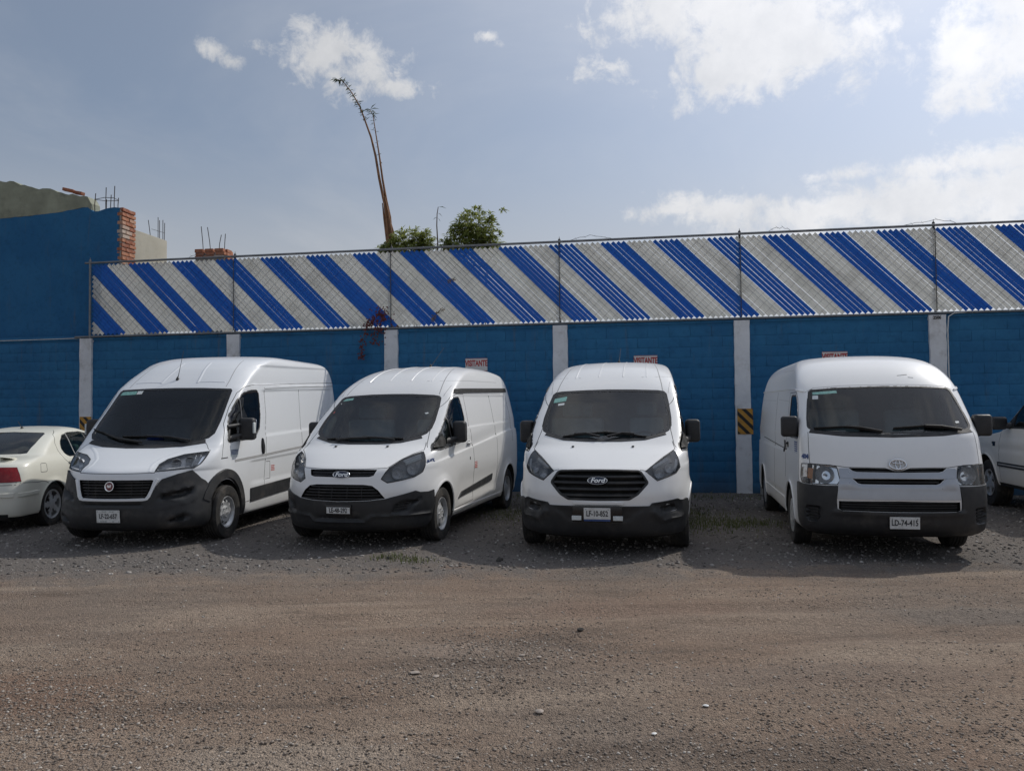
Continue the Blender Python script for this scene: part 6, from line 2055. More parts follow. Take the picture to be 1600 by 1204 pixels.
def build_ground():
    def axis(a, b_, st, far):
        core = list(np.arange(a, b_ + 1e-6, st))
        lo, hi = [], []
        s_, v = st, a
        while v > -far:
            s_ *= 1.32
            v -= s_
            lo.append(v)
        s_, v = st, b_
        while v < far:
            s_ *= 1.32
            v += s_
            hi.append(v)
        return np.array(lo[::-1] + core + hi)
    xs = axis(-9.0, 9.0, 0.055, 900)
    ys = axis(2.8, 16.0, 0.055, 900)
    nx, ny = len(xs), len(ys)
    X, Y = np.meshgrid(xs, ys)
    Z = np.zeros_like(X)
    for j in range(ny):
        if -3 < ys[j] < 20:
            for i in range(nx):
                if -14 < xs[i] < 14:
                    Z[j, i] = relief(xs[i], ys[j]) - 0.006
    co = np.stack([X, Y, Z], -1).reshape(-1, 3).astype(np.float32)
    idx = np.arange(nx * ny).reshape(ny, nx)
    q = np.stack([idx[:-1, :-1], idx[:-1, 1:], idx[1:, 1:], idx[1:, :-1]], -1).reshape(-1, 4)
    me = np_mesh('ground', co, q)
    me.materials.append(MATS['dirt_gravel'])
    me.polygons.foreach_set('use_smooth', np.ones(len(me.polygons), bool))
    tag(link(bpy.data.objects.new('ground', me)), kind='structure')


def np_mesh(name, co, faces):
    me = bpy.data.meshes.new(name)
    n, k = faces.shape
    me.vertices.add(len(co))
    me.vertices.foreach_set('co', np.ascontiguousarray(co, np.float32).ravel())
    me.loops.add(n * k)
    me.loops.foreach_set('vertex_index', np.ascontiguousarray(faces, np.int32).ravel())
    me.polygons.add(n)
    me.polygons.foreach_set('loop_start', np.arange(0, n * k, k, dtype=np.int32))
    me.update(calc_edges=True)
    me.validate()
    return me


def rot_matrices(n):
    q = rng.normal(size=(n, 4))
    q /= np.linalg.norm(q, axis=1, keepdims=True)
    w, x, y, z = q.T
    return np.stack([np.stack([1 - 2 * (y * y + z * z), 2 * (x * y - w * z), 2 * (x * z + w * y)], -1),
                     np.stack([2 * (x * y + w * z), 1 - 2 * (x * x + z * z), 2 * (y * z - w * x)], -1),
                     np.stack([2 * (x * z - w * y), 2 * (y * z + w * x), 1 - 2 * (x * x + y * y)], -1)], 1)


def stones(name, xy, size, flat=0.62):
    """broken chippings: squashed, randomly turned irregular solids"""
    n = len(xy)
    ph = (1 + 5 ** 0.5) / 2
    base = np.array([(-1, ph, 0), (1, ph, 0), (-1, -ph, 0), (1, -ph, 0), (0, -1, ph), (0, 1, ph), (0, -1, -ph), (0, 1, -ph), (ph, 0, -1), (ph, 0, 1), (-ph, 0, -1), (-ph, 0, 1)], float)
    base /= np.linalg.norm(base[0])
    F = np.array([(0, 11, 5), (0, 5, 1), (0, 1, 7), (0, 7, 10), (0, 10, 11), (1, 5, 9), (5, 11, 4), (11, 10, 2), (10, 7, 6), (7, 1, 8), (3, 9, 4), (3, 4, 2), (3, 2, 6), (3, 6, 8), (3, 8, 9), (4, 9, 5), (2, 4, 11), (6, 2, 10), (8, 6, 7), (9, 8, 1)])
    V = base[None] * (1 + rng.uniform(-0.28, 0.28, (n, 12, 1)))
    V = np.einsum('nij,nkj->nki', rot_matrices(n), V * np.array([1.25, 0.95, 0.75]))
    V[..., 2] *= flat
    V *= size[:, None, None]
    z = np.array([relief(a, b_) for a, b_ in xy]) - 0.006
    V[..., 0] += xy[:, 0:1]
    V[..., 1] += xy[:, 1:2]
    V[..., 2] += (z + size * flat * 0.35)[:, None]
    faces = (F[None] + (np.arange(n) * 12)[:, None, None]).reshape(-1, 3)
    me = np_mesh(name, V.reshape(-1, 3), faces)
    me.materials.append(MATS['gravel_stone'])
    return tag(link(bpy.data.objects.new(name, me)), kind='stuff')


def build_gravel():
    def wedge(n, d0, d1, pw=1.0):
        d = d0 + (d1 - d0) * rng.random(n) ** pw
        x = rng.uniform(-0.70, 0.70, n) * d
        return np.stack([x, d], 1)
    P, S = [], []
    # thin scatter everywhere, denser in patches
    a = wedge(22000, 3.4, 9.0, 1.1)
    dens = np.array([noise.noise(Vector((p[0] * 0.55, p[1] * 0.9, 3.3))) + 0.5 * noise.noise(Vector((p[0] * 1.7, p[1] * 2.2, 1.3))) for p in a])
    keep = rng.random(len(a)) < np.clip(0.35 + 1.1 * dens, 0.08, 1)
    a = a[keep]
    P.append(a)
    S.append(0.0035 + 0.0065 * rng.random(len(a)) ** 2.5)
    # coarse heap in the middle and rough corner on the left
    for cx, cy, sx, sy, n, s0, s1 in ((-0.05, 5.25, 0.42, 0.40, 1500, 0.004, 0.012), (0.12, 5.75, 0.35, 0.25, 700, 0.004, 0.010), (-0.55, 4.85, 0.3, 0.15, 450, 0.004, 0.011), (-2.8, 4.6, 0.75, 0.45, 3200, 0.004, 0.011), (-2.2, 4.1, 0.6, 0.25, 1300, 0.004, 0.011), (0.6, 3.85, 1.4, 0.25, 3500, 0.004, 0.010), (2.1, 4.3, 1.0, 0.5, 2500, 0.004, 0.010)):
        q = np.stack([rng.normal(cx, sx, n), rng.normal(cy, sy, n)], 1)
        q = q[q[:, 1] > 3.3]
        P.append(q)
        S.append(s0 + (s1 - s0) * rng.random(len(q)) ** 2.2)
    # chippings where the vans stand
    b_ = wedge(15000, 8.2, 15.6, 0.9)
    P.append(b_)
    S.append(0.008 + 0.016 * rng.random(len(b_)) ** 2.5)
    xy = np.concatenate(P)
    s_ = np.concatenate(S)
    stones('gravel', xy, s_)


def single_stone(x, y, s_, mat, label, flat=0.6, cat='stone'):
    bm = bmesh.new()
    bmesh.ops.create_icosphere(bm, subdivisions=2, radius=s_)
    sd = random.random() * 50
    for v in bm.verts:
        v.co *= 1 + 0.35 * noise.noise(v.co / s_ * 1.1 + Vector((sd, 0, 0)))
        v.co.z *= flat
        v.co.x *= 1.3
    bm.transform(Matrix.Translation((x, y, relief(x, y) + s_ * flat * 0.45)) @ Matrix.Rotation(random.uniform(0, 3), 4, 'Z'))
    tag(obj_bm('stone', bm, mat, None, 30), label, cat)


def grass_patch(spots, n, hmin, hmax, seed):
    rr = np.random.default_rng(seed)
    V, F = [], []
    for (cx, cy, sx, sy, k) in spots:
        for i in range(int(n * k)):
            x, y = rr.normal(cx, sx), rr.normal(cy, sy)
            h = rr.uniform(hmin, hmax)
            a = rr.uniform(0, 6.28)
            ln = rr.uniform(0.1, 0.9) * h
            w = rr.uniform(0.003, 0.007)
            b0 = Vector((x, y, relief(x, y) - 0.008))
            sd = Vector((math.cos(a + 1.57), math.sin(a + 1.57), 0)) * w
            t1 = b0 + Vector((math.cos(a) * ln * 0.4, math.sin(a) * ln * 0.4, h * 0.65))
            t2 = b0 + Vector((math.cos(a) * ln, math.sin(a) * ln, h))
            o = len(V)
            V += [b0 - sd, b0 + sd, t1 + sd * 0.7, t1 - sd * 0.7, t2]
            F += [(o, o + 1, o + 2, o + 3), (o + 3, o + 2, o + 4)]
    tag(obj_pydata('grass', V, F, 'grass_blade'), kind='stuff')


# ------------------------------------------------------------------ wall and fence
PSI = 0.16518
WALL_M = Matrix.Translation((0, 16.022, 0)) @ Matrix.Rotation(-PSI, 4, 'Z')
WALL_TOP = 3.30
T0, T1 = -16.0, 13.0
COLS = [-9.455 + 3.478 * i for i in range(7)]


def wall_root(name, t_, z=0.0, y=0.0):
    o = empty(name, WALL_M @ Vector((t_, y, z)), -PSI)
    return o


def build_wall():
    root = empty('block_wall', WALL_M @ Vector((0, 0, 0)), -PSI)
    tag(root, 'long blue painted block wall with white pillars behind the parked vans', 'wall')
    bm = bmesh.new()
    bm_box(bm, ((T0 + T1) / 2, 0.085, WALL_TOP / 2 - 0.1), (T1 - T0, 0.13, WALL_TOP + 0.2 - 0.004))
    obj_bm('wall_core', bm, 'blue_wall', root)
    # blocks
    variants = []
    for k in range(4):
        bm = bmesh.new()
        vs_ = bm_box(bm, (0, 0.0155, 0), (0.4012 - 0.0006 * k, 0.036, 0.1994 - 0.0004 * k), None, 0.0)
        front = [e for e in bm.edges if all(v.co.y < 0 for v in e.verts)]
        bmesh.ops.bevel(bm, geom=front, offset=0.002 + 0.0013 * k, segments=2, profile=0.6, affect='EDGES')
        o = obj_bm('block', bm, 'blue_wall', None, 60)
        variants.append(o.data)
        bpy.data.objects.remove(o)
    hide = [(-10.5, -4.0, 2.35), (-4.6, -0.05, 2.30), (0.0, 3.45, 2.4), (4.75, 9.0, 2.25), (-13, -9.7, 1.35), (8.8, 12, 1.3)]
    spots = []
    nrow = 16
    bh, bl = WALL_TOP / 16.5, 0.402
    for j in range(nrow + 1):
        z = bh * (j + 0.5)
        if z > WALL_TOP:
            z = WALL_TOP - bh * 0.25
        off = 0.5 * (j % 2)
        for i in range(int((T1 - T0) / bl)):
            t_ = T0 + bl * (i + 0.5 + off)
            if t_ > T1 - 0.25:
                continue
            seen = -11.9 < t_ < 9.6 and not any(a < t_ < b_ and z < h for a, b_, h in hide) and not any(abs(t_ - c) < 0.10 for c in COLS)
            spots.append((0 if seen else 1, -t_, t_, z, j))
    spots.sort()
    rest = []
    for k, (hid, _, t_, z, j) in enumerate(spots):
        dy = random.choice((0.0, 0.0003, 0.0006, 0.0015)) + random.uniform(0, 0.0006)
        half = j == nrow
        if k < 300 and not hid:
            o = link(bpy.data.objects.new('block', random.choice(variants)), root)
            o.location = (t_, dy, z)
            o.rotation_euler = (random.uniform(-0.006, 0.006), random.uniform(-0.004, 0.004), random.uniform(-0.006, 0.006))
            if half:
                o.scale = (1, 1, 0.5)
        else:
            rest.append((t_, dy, z, half))
    bm = bmesh.new()
    for t_, dy, z, half in rest:
        tmp = bmesh.new()
        tmp.from_mesh(random.choice(variants))
        tmp.transform(Matrix.Translation((t_, dy, z)) @ Matrix.Diagonal((1, 1, 0.5 if half else 1, 1)))
        me = bpy.data.meshes.new('t')
        tmp.to_mesh(me)
        tmp.free()
        bm.from_mesh(me)
        bpy.data.meshes.remove(me)
    tag(obj_bm('block', bm, 'blue_wall', root, 60), kind='stuff')
    # pillars, slightly uneven brushwork at the edges
    for i, c in enumerate(COLS):
        bm = bmesh.new()
        n = 26
        rows = []
        for k in range(n + 1):
            z = -0.15 + (WALL_TOP + 0.15 - 0.012) * k / n
            l_ = c - 0.150 + random.uniform(-0.006, 0.006)
            r_ = c + 0.150 + random.uniform(-0.006, 0.006)
            rows.append([bm.verts.new((l_, 0.02, z)), bm.verts.new((l_ + 0.008, -0.048, z)), bm.verts.new((r_ - 0.008, -0.048 + random.uniform(-0.001, 0.001), z)), bm.verts.new((r_, 0.02, z))])
        for r0, r1 in zip(rows, rows[1:]):
            for q in range(3):
                bm.faces.new((r0[q], r0[q + 1], r1[q + 1], r1[q]))
        bm.faces.new(rows[-1])
        obj_bm('pillar', bm, 'column_white', root)
    bm = bmesh.new()
    bm_box(bm, ((-9.3 + T1) / 2, 0.085, WALL_TOP + 0.006), (T1 + 9.3, 0.14, 0.02), None, 0.004, 1)
    obj_bm('coping', bm, 'render_pale', root)
    # faded number on the end pillar
    M = Matrix.Translation((7.925, -0.052, 3.235)) @ Matrix.Rotation(R(90), 4, 'X')
    text_obj('lettering', '2506', 0.085, 'hazard_black', root, M, 0.001, 0.8, 0.003)
    return root


def build_fence():
    zb, zt = 3.335, 4.93
    tl, tr = -9.36, 12.6
    root = empty('slat_fence', WALL_M @ Vector((0, 0, zb)), -PSI)
    tag(root, 'long screen fence of slanting blue and white slats on top of the wall', 'fence')
    H = zt - zb
    bm = bmesh.new()
    bm_tube(bm, [(tl - 0.12, -0.03, H + 0.015), (0, -0.03, H + 0.02), (tr, -0.03, H + 0.015)], 0.024, n=10)
    obj_bm('top_rail', bm, 'galvanised', root, 60)
    bm = bmesh.new()
    bm_tube(bm, [(tl - 0.36, -0.03, -0.012), (0, -0.03, -0.008), (tr, -0.03, -0.012)], 0.022, n=10)
    obj_bm('bottom_rail', bm, 'galvanised', root, 60)
    posts = [tl] + [c for c in COLS[1:]] + [tr]
    for c in posts:
        bm = bmesh.new()
        front = c == tl
        y = -0.03 if front else 0.045
        bm_tube(bm, [(c, y, -0.05), (c, y, H + 0.06)], 0.024, n=10)
        bm_lathe(bm, [(0.0, 0.028), (0.03, 0.026), (0.05, 0.008), (0.09, 0.003), (0.092, 0.0005)], n=10, axis='Z', centre=(c, y, H + 0.05), closed=False)
        if not front:
            bm_tube(bm, [(c, y, H + 0.015), (c, -0.035, H + 0.015)], 0.02, n=8)
            bm_box(bm, (c, -0.028, H * 0.5), (0.014, 0.006, H * 0.96))
        obj_bm('post', bm, 'galvanised' if front else 'wire_dark', root, 60)
    # slats: 45 degrees, falling to the right
    pitch = 0.10247
    hw = 0.0335
    ca = math.sin(R(45))
    n0 = int(-H / pitch) - 1
    n1 = int((tr - tl) / pitch) + 2
    Ls = H - 0.10
    jx = 0
    wires = {'wire_shade_grey': bmesh.new(), 'wire_blue': bmesh.new(), 'wire_dark': bmesh.new()}
    tie = bmesh.new()
    for k in range(n0, n1):
        # slat centre line: x = x0 + s, z = H - s
        x0 = -8.465 + (k - 8) * pitch
        s0, s1 = 0.035, H - 0.035
        if x0 + s0 < tl + 0.03:
            s0 = tl + 0.03 - x0 + 0.012
        if x0 + s1 > tr:
            s1 = tr - x0
        if s1 - s0 < 0.05:
            continue
        ph = (k - 8 + 400) % 10
        blue = ph < 5
        dx = random.uniform(-0.004, 0.004)
        a0 = Vector((x0 + s0 + dx, 0, H - s0))
        a1 = Vector((x0 + s1 + dx + random.uniform(-0.004, 0.004), 0, H - s1))
        d = (a1 - a0)
        L = d.length
        d.normalize()
        w_ = Vector((ca, 0, ca))
        tw = random.uniform(-0.010, 0.010)
        yb_ = random.uniform(-0.004, 0.004)
        bm = bmesh.new()
        hws = hw * (random.uniform(1.02, 1.09) if x0 < -1.5 else random.uniform(0.95, 1.06))
        prof = [(-hws, 0.004), (-hws * 0.55, -0.004), (hws * 0.55, -0.004), (hws, 0.004)]
        rows = []
        for q in range(4):
            c0 = a0.lerp(a1, q / 3)
            bow = 0.004 * math.sin(math.pi * q / 3) * random.uniform(-1, 1)
            rows.append([(bm.verts.new(c0 + w_ * u + Vector((0, yb_ + v + tw * u * 3 + bow, 0))), bm.verts.new(c0 + w_ * u + Vector((0, yb_ + v + 0.003 + tw * u * 3 + bow, 0)))) for u, v in prof])
        for r0, r1 in zip(rows, rows[1:]):
            for j in range(3):
                bm.faces.new((r0[j][0], r0[j + 1][0], r1[j + 1][0], r1[j][0]))
                bm.faces.new((r0[j][1], r1[j][1], r1[j + 1][1], r0[j + 1][1]))
            for j in (0, 3):
                bm.faces.new((r0[j][0], r1[j][0], r1[j][1], r0[j][1]))
        for r in (rows[0], rows[-1]):
            for j in range(3):
                bm.faces.new((r[j][0], r[j][1], r[j + 1][1], r[j + 1][0]))
        obj_bm('slat', bm, 'slat_blue' if blue else 'slat_white', root)
        # chain-link wire crossing in front of every other mesh, and along the slat edges
        wb = wires['wire_blue' if blue else 'wire_dark']
        cell = pitch * ca
        for sgn, u in ((1, hw + 0.002),):
            e0, e1 = a0 + w_ * u, a1 + w_ * u
            if random.random() < ((0.75 if x0 < -1.5 else 0.15) if blue else 0.45):
                bm_tube(wb, [e0 + Vector((0, 0.004, 0)), e1 + Vector((0, 0.004, 0))], 0.0026, n=4)
        m_ = int(L / cell)
        for q in range(m_):
            if (q + k) % 2:
                continue
            s_ = (q + 0.5) * cell
            c0 = a0 + d * s_
            b0, b1 = c0 - w_ * (hw + 0.004), c0 + w_ * (hw + 0.004)
            bm_tube(wires['wire_blue' if blue else 'wire_shade_grey'], [b0 + Vector((0, 0.002, 0)), c0 + Vector((0, -0.011, 0)), b1 + Vector((0, 0.002, 0))], 0.0034, n=4)
    for key, bm in wires.items():
        tag(obj_bm('chain_link_wire', bm, key, root, 60), kind='stuff')
    # barbed strands left along the rail
    bm = bmesh.new()
    for (c, w) in ((-7.0, 0.5), (1.2, 0.8), (5.0, 0.4), (7.4, 0.9), (-1.6, 0.3)):
        pts = [(c + w * q / 8 + random.uniform(-.02, .02), -0.03 + random.uniform(-.03, .03), H + 0.04 + 0.10 * math.sin(math.pi * q / 8) * random.uniform(0.4, 1.0)) for q in range(9)]
        bm_tube(bm, pts, 0.004, n=5)
        for p in pts[1:-1:2]:
            v = Vector(p)
            bm_tube(bm, [v + Vector((-.02, 0, .025)), v + Vector((.02, 0, -.02))], 0.002, n=4)
    tag(obj_bm('barbed_strand', bm, 'wire_dark', root), kind='stuff')


def hazard_plate(c, ztop, w, h, label):
    root = tag(wall_root('hazard_plate', c, ztop - h, -0.055), label, 'warning plate', 'striped plates on the pillars')
    bm = bmesh.new()
    bm_box(bm, (0, 0, h / 2), (w, 0.006, h), None, 0.001, 1)
    obj_bm('panel', bm, 'hazard_yellow', root)
    # diagonal black bands, clipped to the plate
    band, gap = 0.085, 0.19
    k = -0.4
    while k < h + w:
        poly = []
        for x, z in ((-w / 2, k), (w / 2, k - w), (w / 2, k - w + band), (-w / 2, k + band)):
            poly.append([x, z])
        for lim, up in ((0.006, False), (h - 0.006, True)):
            out = []
            for i in range(len(poly)):
                a, b_ = poly[i - 1], poly[i]
                ina = (a[1] <= lim) if up else (a[1] >= lim)
                inb = (b_[1] <= lim) if up else (b_[1] >= lim)
                if ina != inb:
                    tt = (lim - a[1]) / (b_[1] - a[1])
                    out.append([a[0] + (b_[0] - a[0]) * tt, lim])
                if inb:
                    out.append(b_)
            poly = out
            if len(poly) < 3:
                break
        if len(poly) >= 3:
            bm = bmesh.new()
            fr = [bm.verts.new((x * 0.985, -0.0045, z)) for x, z in poly]
            bk = [bm.verts.new((x * 0.985, -0.0028, z)) for x, z in poly]
            bm.faces.new(fr)
            for i in range(len(fr)):
                bm.faces.new((fr[i - 1], fr[i], bk[i], bk[i - 1]))
            obj_bm('stripe', bm, 'hazard_black', root)
        k += gap
    return root


def visitor_sign(t_, ztop, label):
    root = tag(wall_root('wall_sign', t_, ztop - 0.26, -0.012), label, 'sign', 'visitor signs on the wall')
    bm = bmesh.new()
    bm_box(bm, (0, 0, 0.13), (0.45, 0.006, 0.26), None, 0.001, 1)
    obj_bm('panel', bm, 'sign_white', root)
    bm = bmesh.new()
    for z, hh in ((0.254, 0.008), (0.006, 0.008)):
        bm_box(bm, (0, -0.004, z), (0.44, 0.002, hh))
    obj_bm('edge_line', bm, 'sign_red', root)
    M = Matrix.Translation((0, -0.0045, 0.155)) @ Matrix.Rotation(R(90), 4, 'X')
    text_obj('lettering', 'VISITANTE', 0.165, 'sign_red', root, M, 0.001, 0.58, 0.006)
    M = Matrix.Translation((0, -0.0045, 0.05)) @ Matrix.Rotation(R(90), 4, 'X')


def build_house():
    root = wall_root('blue_house', -9, 0, 0.30)
    tag(root, 'tall blue painted house wall with bare brick end beyond the fence at left', 'house')
    # front face with an uneven upper edge: t relative to -9
    top = [(-9.0, 5.55), (-5.0, 5.90), (-2.92, 6.13), (-2.1, 6.16), (-1.4, 6.20), (-1.0, 6.25), (-0.80, 6.285), (-0.68, 6.27), (-0.55, 6.18), (-0.44, 6.16), (-0.36, 6.20), (-0.10, 6.235), (0.115, 6.235)]
    th = 0.30
    def slab(name, lower, upper, y0, y1, mat, jag=0.0):
        bm = bmesh.new()
        lo = [bm.verts.new((x, y0, z)) for x, z in lower]
        up = [bm.verts.new((x, y0, z + random.uniform(-jag, jag))) for x, z in upper]
        lo2 = [bm.verts.new((v.co.x, y1, v.co.z)) for v in lo]
        up2 = [bm.verts.new((v.co.x, y1, v.co.z + random.uniform(-jag, jag) * 0.5)) for v in up]
        for i in range(len(lo) - 1):
            bm.faces.new((lo[i], lo[i + 1], up[i + 1], up[i]))
            bm.faces.new((lo2[i], up2[i], up2[i + 1], lo2[i + 1]))
            bm.faces.new((up[i], up[i + 1], up2[i + 1], up2[i]))
            bm.faces.new((lo[i], lo2[i], lo2[i + 1], lo[i + 1]))
        for i in (0, -1):
            bm.faces.new((lo[i], up[i], up2[i], lo2[i]))
        return obj_bm(name, bm, mat, root)
    xs = np.linspace(-9.0, 0.115, 70)
    tp = list(zip(xs, np.interp(xs, [p[0] for p in top], [p[1] for p in top])))
    slab('wall', [(x, -0.2) for x in xs], tp, 0.0, th, 'blue_house', 0.010)
    # bare render above the paint
    ctop = [(-9.0, 8.3), (-4.5, 7.35), (-2.93, 7.0), (-2.6, 6.97), (-2.3, 6.86), (-1.9, 6.76), (-1.7, 6.79), (-1.45, 6.68), (-1.15, 6.60), (-0.95, 6.56), (-0.80, 6.53), (-0.66, 6.50), (-0.60, 6.34), (-0.575, 6.30)]
    xs2 = np.linspace(-9.0, -0.60, 90)
    lo = list(zip(xs2, np.interp(xs2, [p[0] for p in top], [p[1] for p in top]) + 0.002))
    up = list(zip(xs2, np.interp(xs2, [p[0] for p in ctop], [p[1] for p in ctop])))
    slab('bare_render', lo, up, 0.004, th, 'render_grey', 0.022)
    # toothed brick end
    bmesh_b = []
    for k in range(3):
        bm = bmesh.new()
        bm_box(bm, (0, 0, 0), (0.13, 0.235 - 0.01 * k, 0.072 + 0.004 * k), None, 0.006, 1)
        for v in bm.verts:
            v.co += Vector((random.uniform(-.004, .004), random.uniform(-.004, .004), random.uniform(-.003, .003)))
        o = obj_bm('brick', bm, 'clay_brick')
        bmesh_b.append(o.data)
        bpy.data.objects.remove(o)
    bm = bmesh.new()
    bm_box(bm, (0.117, 0.235, 3.0), (0.06, 0.47, 6.36))
    obj_bm('brick_core', bm, 'mortar', root)
    z = 4.62
    j = 0
    while z < 6.2:
        ys = (0.12, 0.36) if j % 2 == 0 else (0.06, 0.24, 0.41)
        for q, y in enumerate(ys):
            if z > 6.1 and q == 0:
                pass
            o = link(bpy.data.objects.new('brick', random.choice(bmesh_b)), root)
            o.location = (0.115 + random.uniform(-0.006, 0.014), y, z + random.uniform(-.006, .006))
            if j % 2 == 1 and q in (0, 2):
                o.scale = (1, 0.55, 1)
            o.rotation_euler = (random.uniform(-.03, .03), random.uniform(-.02, .02), random.uniform(-.03, .03))
        z += 0.098
        j += 1
    # tie column bars sticking up
    bars = []
    for (x, y, h) in ((-0.545, 0.06, 6.60), (-0.27, 0.06, 6.72), (-0.28, 0.24, 6.60), (-0.065, 0.06, 6.74), (-0.10, 0.24, 6.52), (-0.40, 0.24, 6.50)):
        bm = bmesh.new()
        bm_tube(bm, [(x, y, 6.0), (x + random.uniform(-.01, .01), y, 6.35), (x + random.uniform(-.02, .02), y, h)], 0.009, n=6)
        obj_bm('steel_bar', bm, 'rebar_rust', root)
    bm = bmesh.new()
    bm_tube(bm, [(-0.55, 0.05, 6.46), (-0.30, 0.05, 6.49), (-0.07, 0.05, 6.47), (-0.09, 0.25, 6.46), (-0.42, 0.25, 6.47), (-0.55, 0.05, 6.46)], 0.007, n=5)
    obj_bm('stirrup', bm, 'rebar_rust', root)
    # loose bricks on the wall head
    for i, (x, z_, rz, lb) in enumerate(((-1.28, 6.735, 0.25, 'loose orange brick lying highest on the unfinished wall head'), (-1.02, 6.655, -0.15, 'loose orange brick lying below another on the unfinished wall head'))):
        bm = bmesh.new()
        bm_box(bm, (0, 0, 0), (0.24, 0.12, 0.07), None, 0.006, 1)
        bm.transform(WALL_M @ Matrix.Translation((-9 + x, 0.45, z_)) @ Matrix.Rotation(0.22, 4, 'Y') @ Matrix.Rotation(rz, 4, 'Z'))
        tag(obj_bm('brick', bm, 'clay_brick'), lb, 'brick', 'loose bricks on the house wall')
    # pale house behind
    r2 = wall_root('grey_house', -9.15, 0, 1.2)
    tag(r2, 'pale cement side of an unfinished house behind the brick end, bars on its roof', 'house')
    bm = bmesh.new()
    bm_box(bm, (-2.0, 0.66, 2.96), (4.0, 1.32, 6.0), None, 0.03, 2)
    obj_bm('wall', bm, 'render_pale', r2, 40)
    for (y, h, lean) in ((0.72, 6.33, -0.06), (1.02, 6.48, 0.0), (1.08, 6.42, 0.0), (1.22, 6.46, 0.0), (1.28, 6.40, 0.01)):
        bm = bmesh.new()
        bm_tube(bm, [(-0.06, y, 5.9), (-0.06 + lean * 0.4, y + lean, h)], 0.008, n=6)
        obj_bm('steel_bar', bm, 'rebar_rust', r2)
    bm = bmesh.new()
    bm_tube(bm, [(-0.06, 0.75, 6.13), (-0.06, 1.28, 6.15)], 0.005, n=5)
    obj_bm('stirrup', bm, 'rebar_rust', r2)
    # brick stump
    r3 = wall_root('brick_pier', -8.02, 0, 2.5)
    tag(r3, 'short unfinished brick pier with four steel bars standing behind the fence', 'brick pier')
    bm = bmesh.new()
    bm_box(bm, (0, 0.25, 2.80), (0.72, 0.46, 5.60))
    obj_bm('core', bm, 'mortar', r3)
    for row in range(3):
        z = 5.665 - row * 0.085
        n = 3
        for q in range(n):
            for y, ry in ((0.06, 0), (0.44, 0)):
                o = link(bpy.data.objects.new('brick', random.choice(bmesh_b)), r3)
                o.location = (-0.27 + q * 0.27 + (0.03 if row % 2 else 0), y, z)
                o.rotation_euler = (0, 0, R(90) + random.uniform(-.03, .03))
        o = link(bpy.data.objects.new('brick', random.choice(bmesh_b)), r3)
        o.location = (0.36, 0.25, z)
    for (x, y, h, dx) in ((-0.20, 0.12, 6.30, -0.07), (0.0, 0.12, 6.27, -0.10), (0.06, 0.36, 6.12, 0.08), (0.22, 0.36, 6.14, 0.03)):
        bm = bmesh.new()
        bm_tube(bm, [(x, y, 5.5), (x + dx * 0.4, y, 5.9), (x + dx, y, h)], 0.009, n=6)
        obj_bm('steel_bar', bm, 'rebar_rust', r3)
    # cable along the old wall top on the left
    bm = bmesh.new()
    pts = [WALL_M @ Vector((t_, -0.01, 3.31 - 0.02 * math.sin((t_ + 14) * 0.6))) for t_ in np.linspace(-15, -9.6, 12)]
    bm_tube(bm, pts, 0.008, n=6)
    tag(obj_bm('cable', bm, 'wire_white'), 'thin pale cable stretched along the blue wall above the cream saloon', 'cable')
    bm = bmesh.new()
    pts = [WALL_M @ Vector(p) for p in ((8.45, -0.04, 3.325), (8.22, -0.05, 3.315), (8.12, -0.055, 3.25), (8.10, -0.055, 3.0), (8.10, -0.055, 2.2), (8.13, -0.055, 1.9), (8.22, -0.055, 1.55), (8.25, -0.05, 1.2), (8.25, -0.05, 0.1))]
    bm_tube(bm, pts, 0.011, n=6)
    tag(obj_bm('conduit', bm, 'wire_white'), 'white conduit running down the wall beside the pillar behind the one-box van', 'conduit')


# ------------------------------------------------------------------ plants
def leaf_faces(V, F, p, d, up, ln, w, curl=0.25):
    d = d.normalized()
    s_ = d.cross(up)
    s_ = s_.normalized() if s_.length > 1e-5 else Vector((1, 0, 0))
    u2 = s_.cross(d)
    o = len(V)
    V += [p, p + d * ln * 0.45 + s_ * w - u2 * ln * curl * 0.15, p + d * ln - u2 * ln * curl, p + d * ln * 0.45 - s_ * w - u2 * ln * curl * 0.15, p + d * ln * 0.5 + u2 * w * 0.25]
    F += [(o, o + 1, o + 4), (o + 1, o + 2, o + 4), (o + 2, o + 3, o + 4), (o + 3, o, o + 4)]


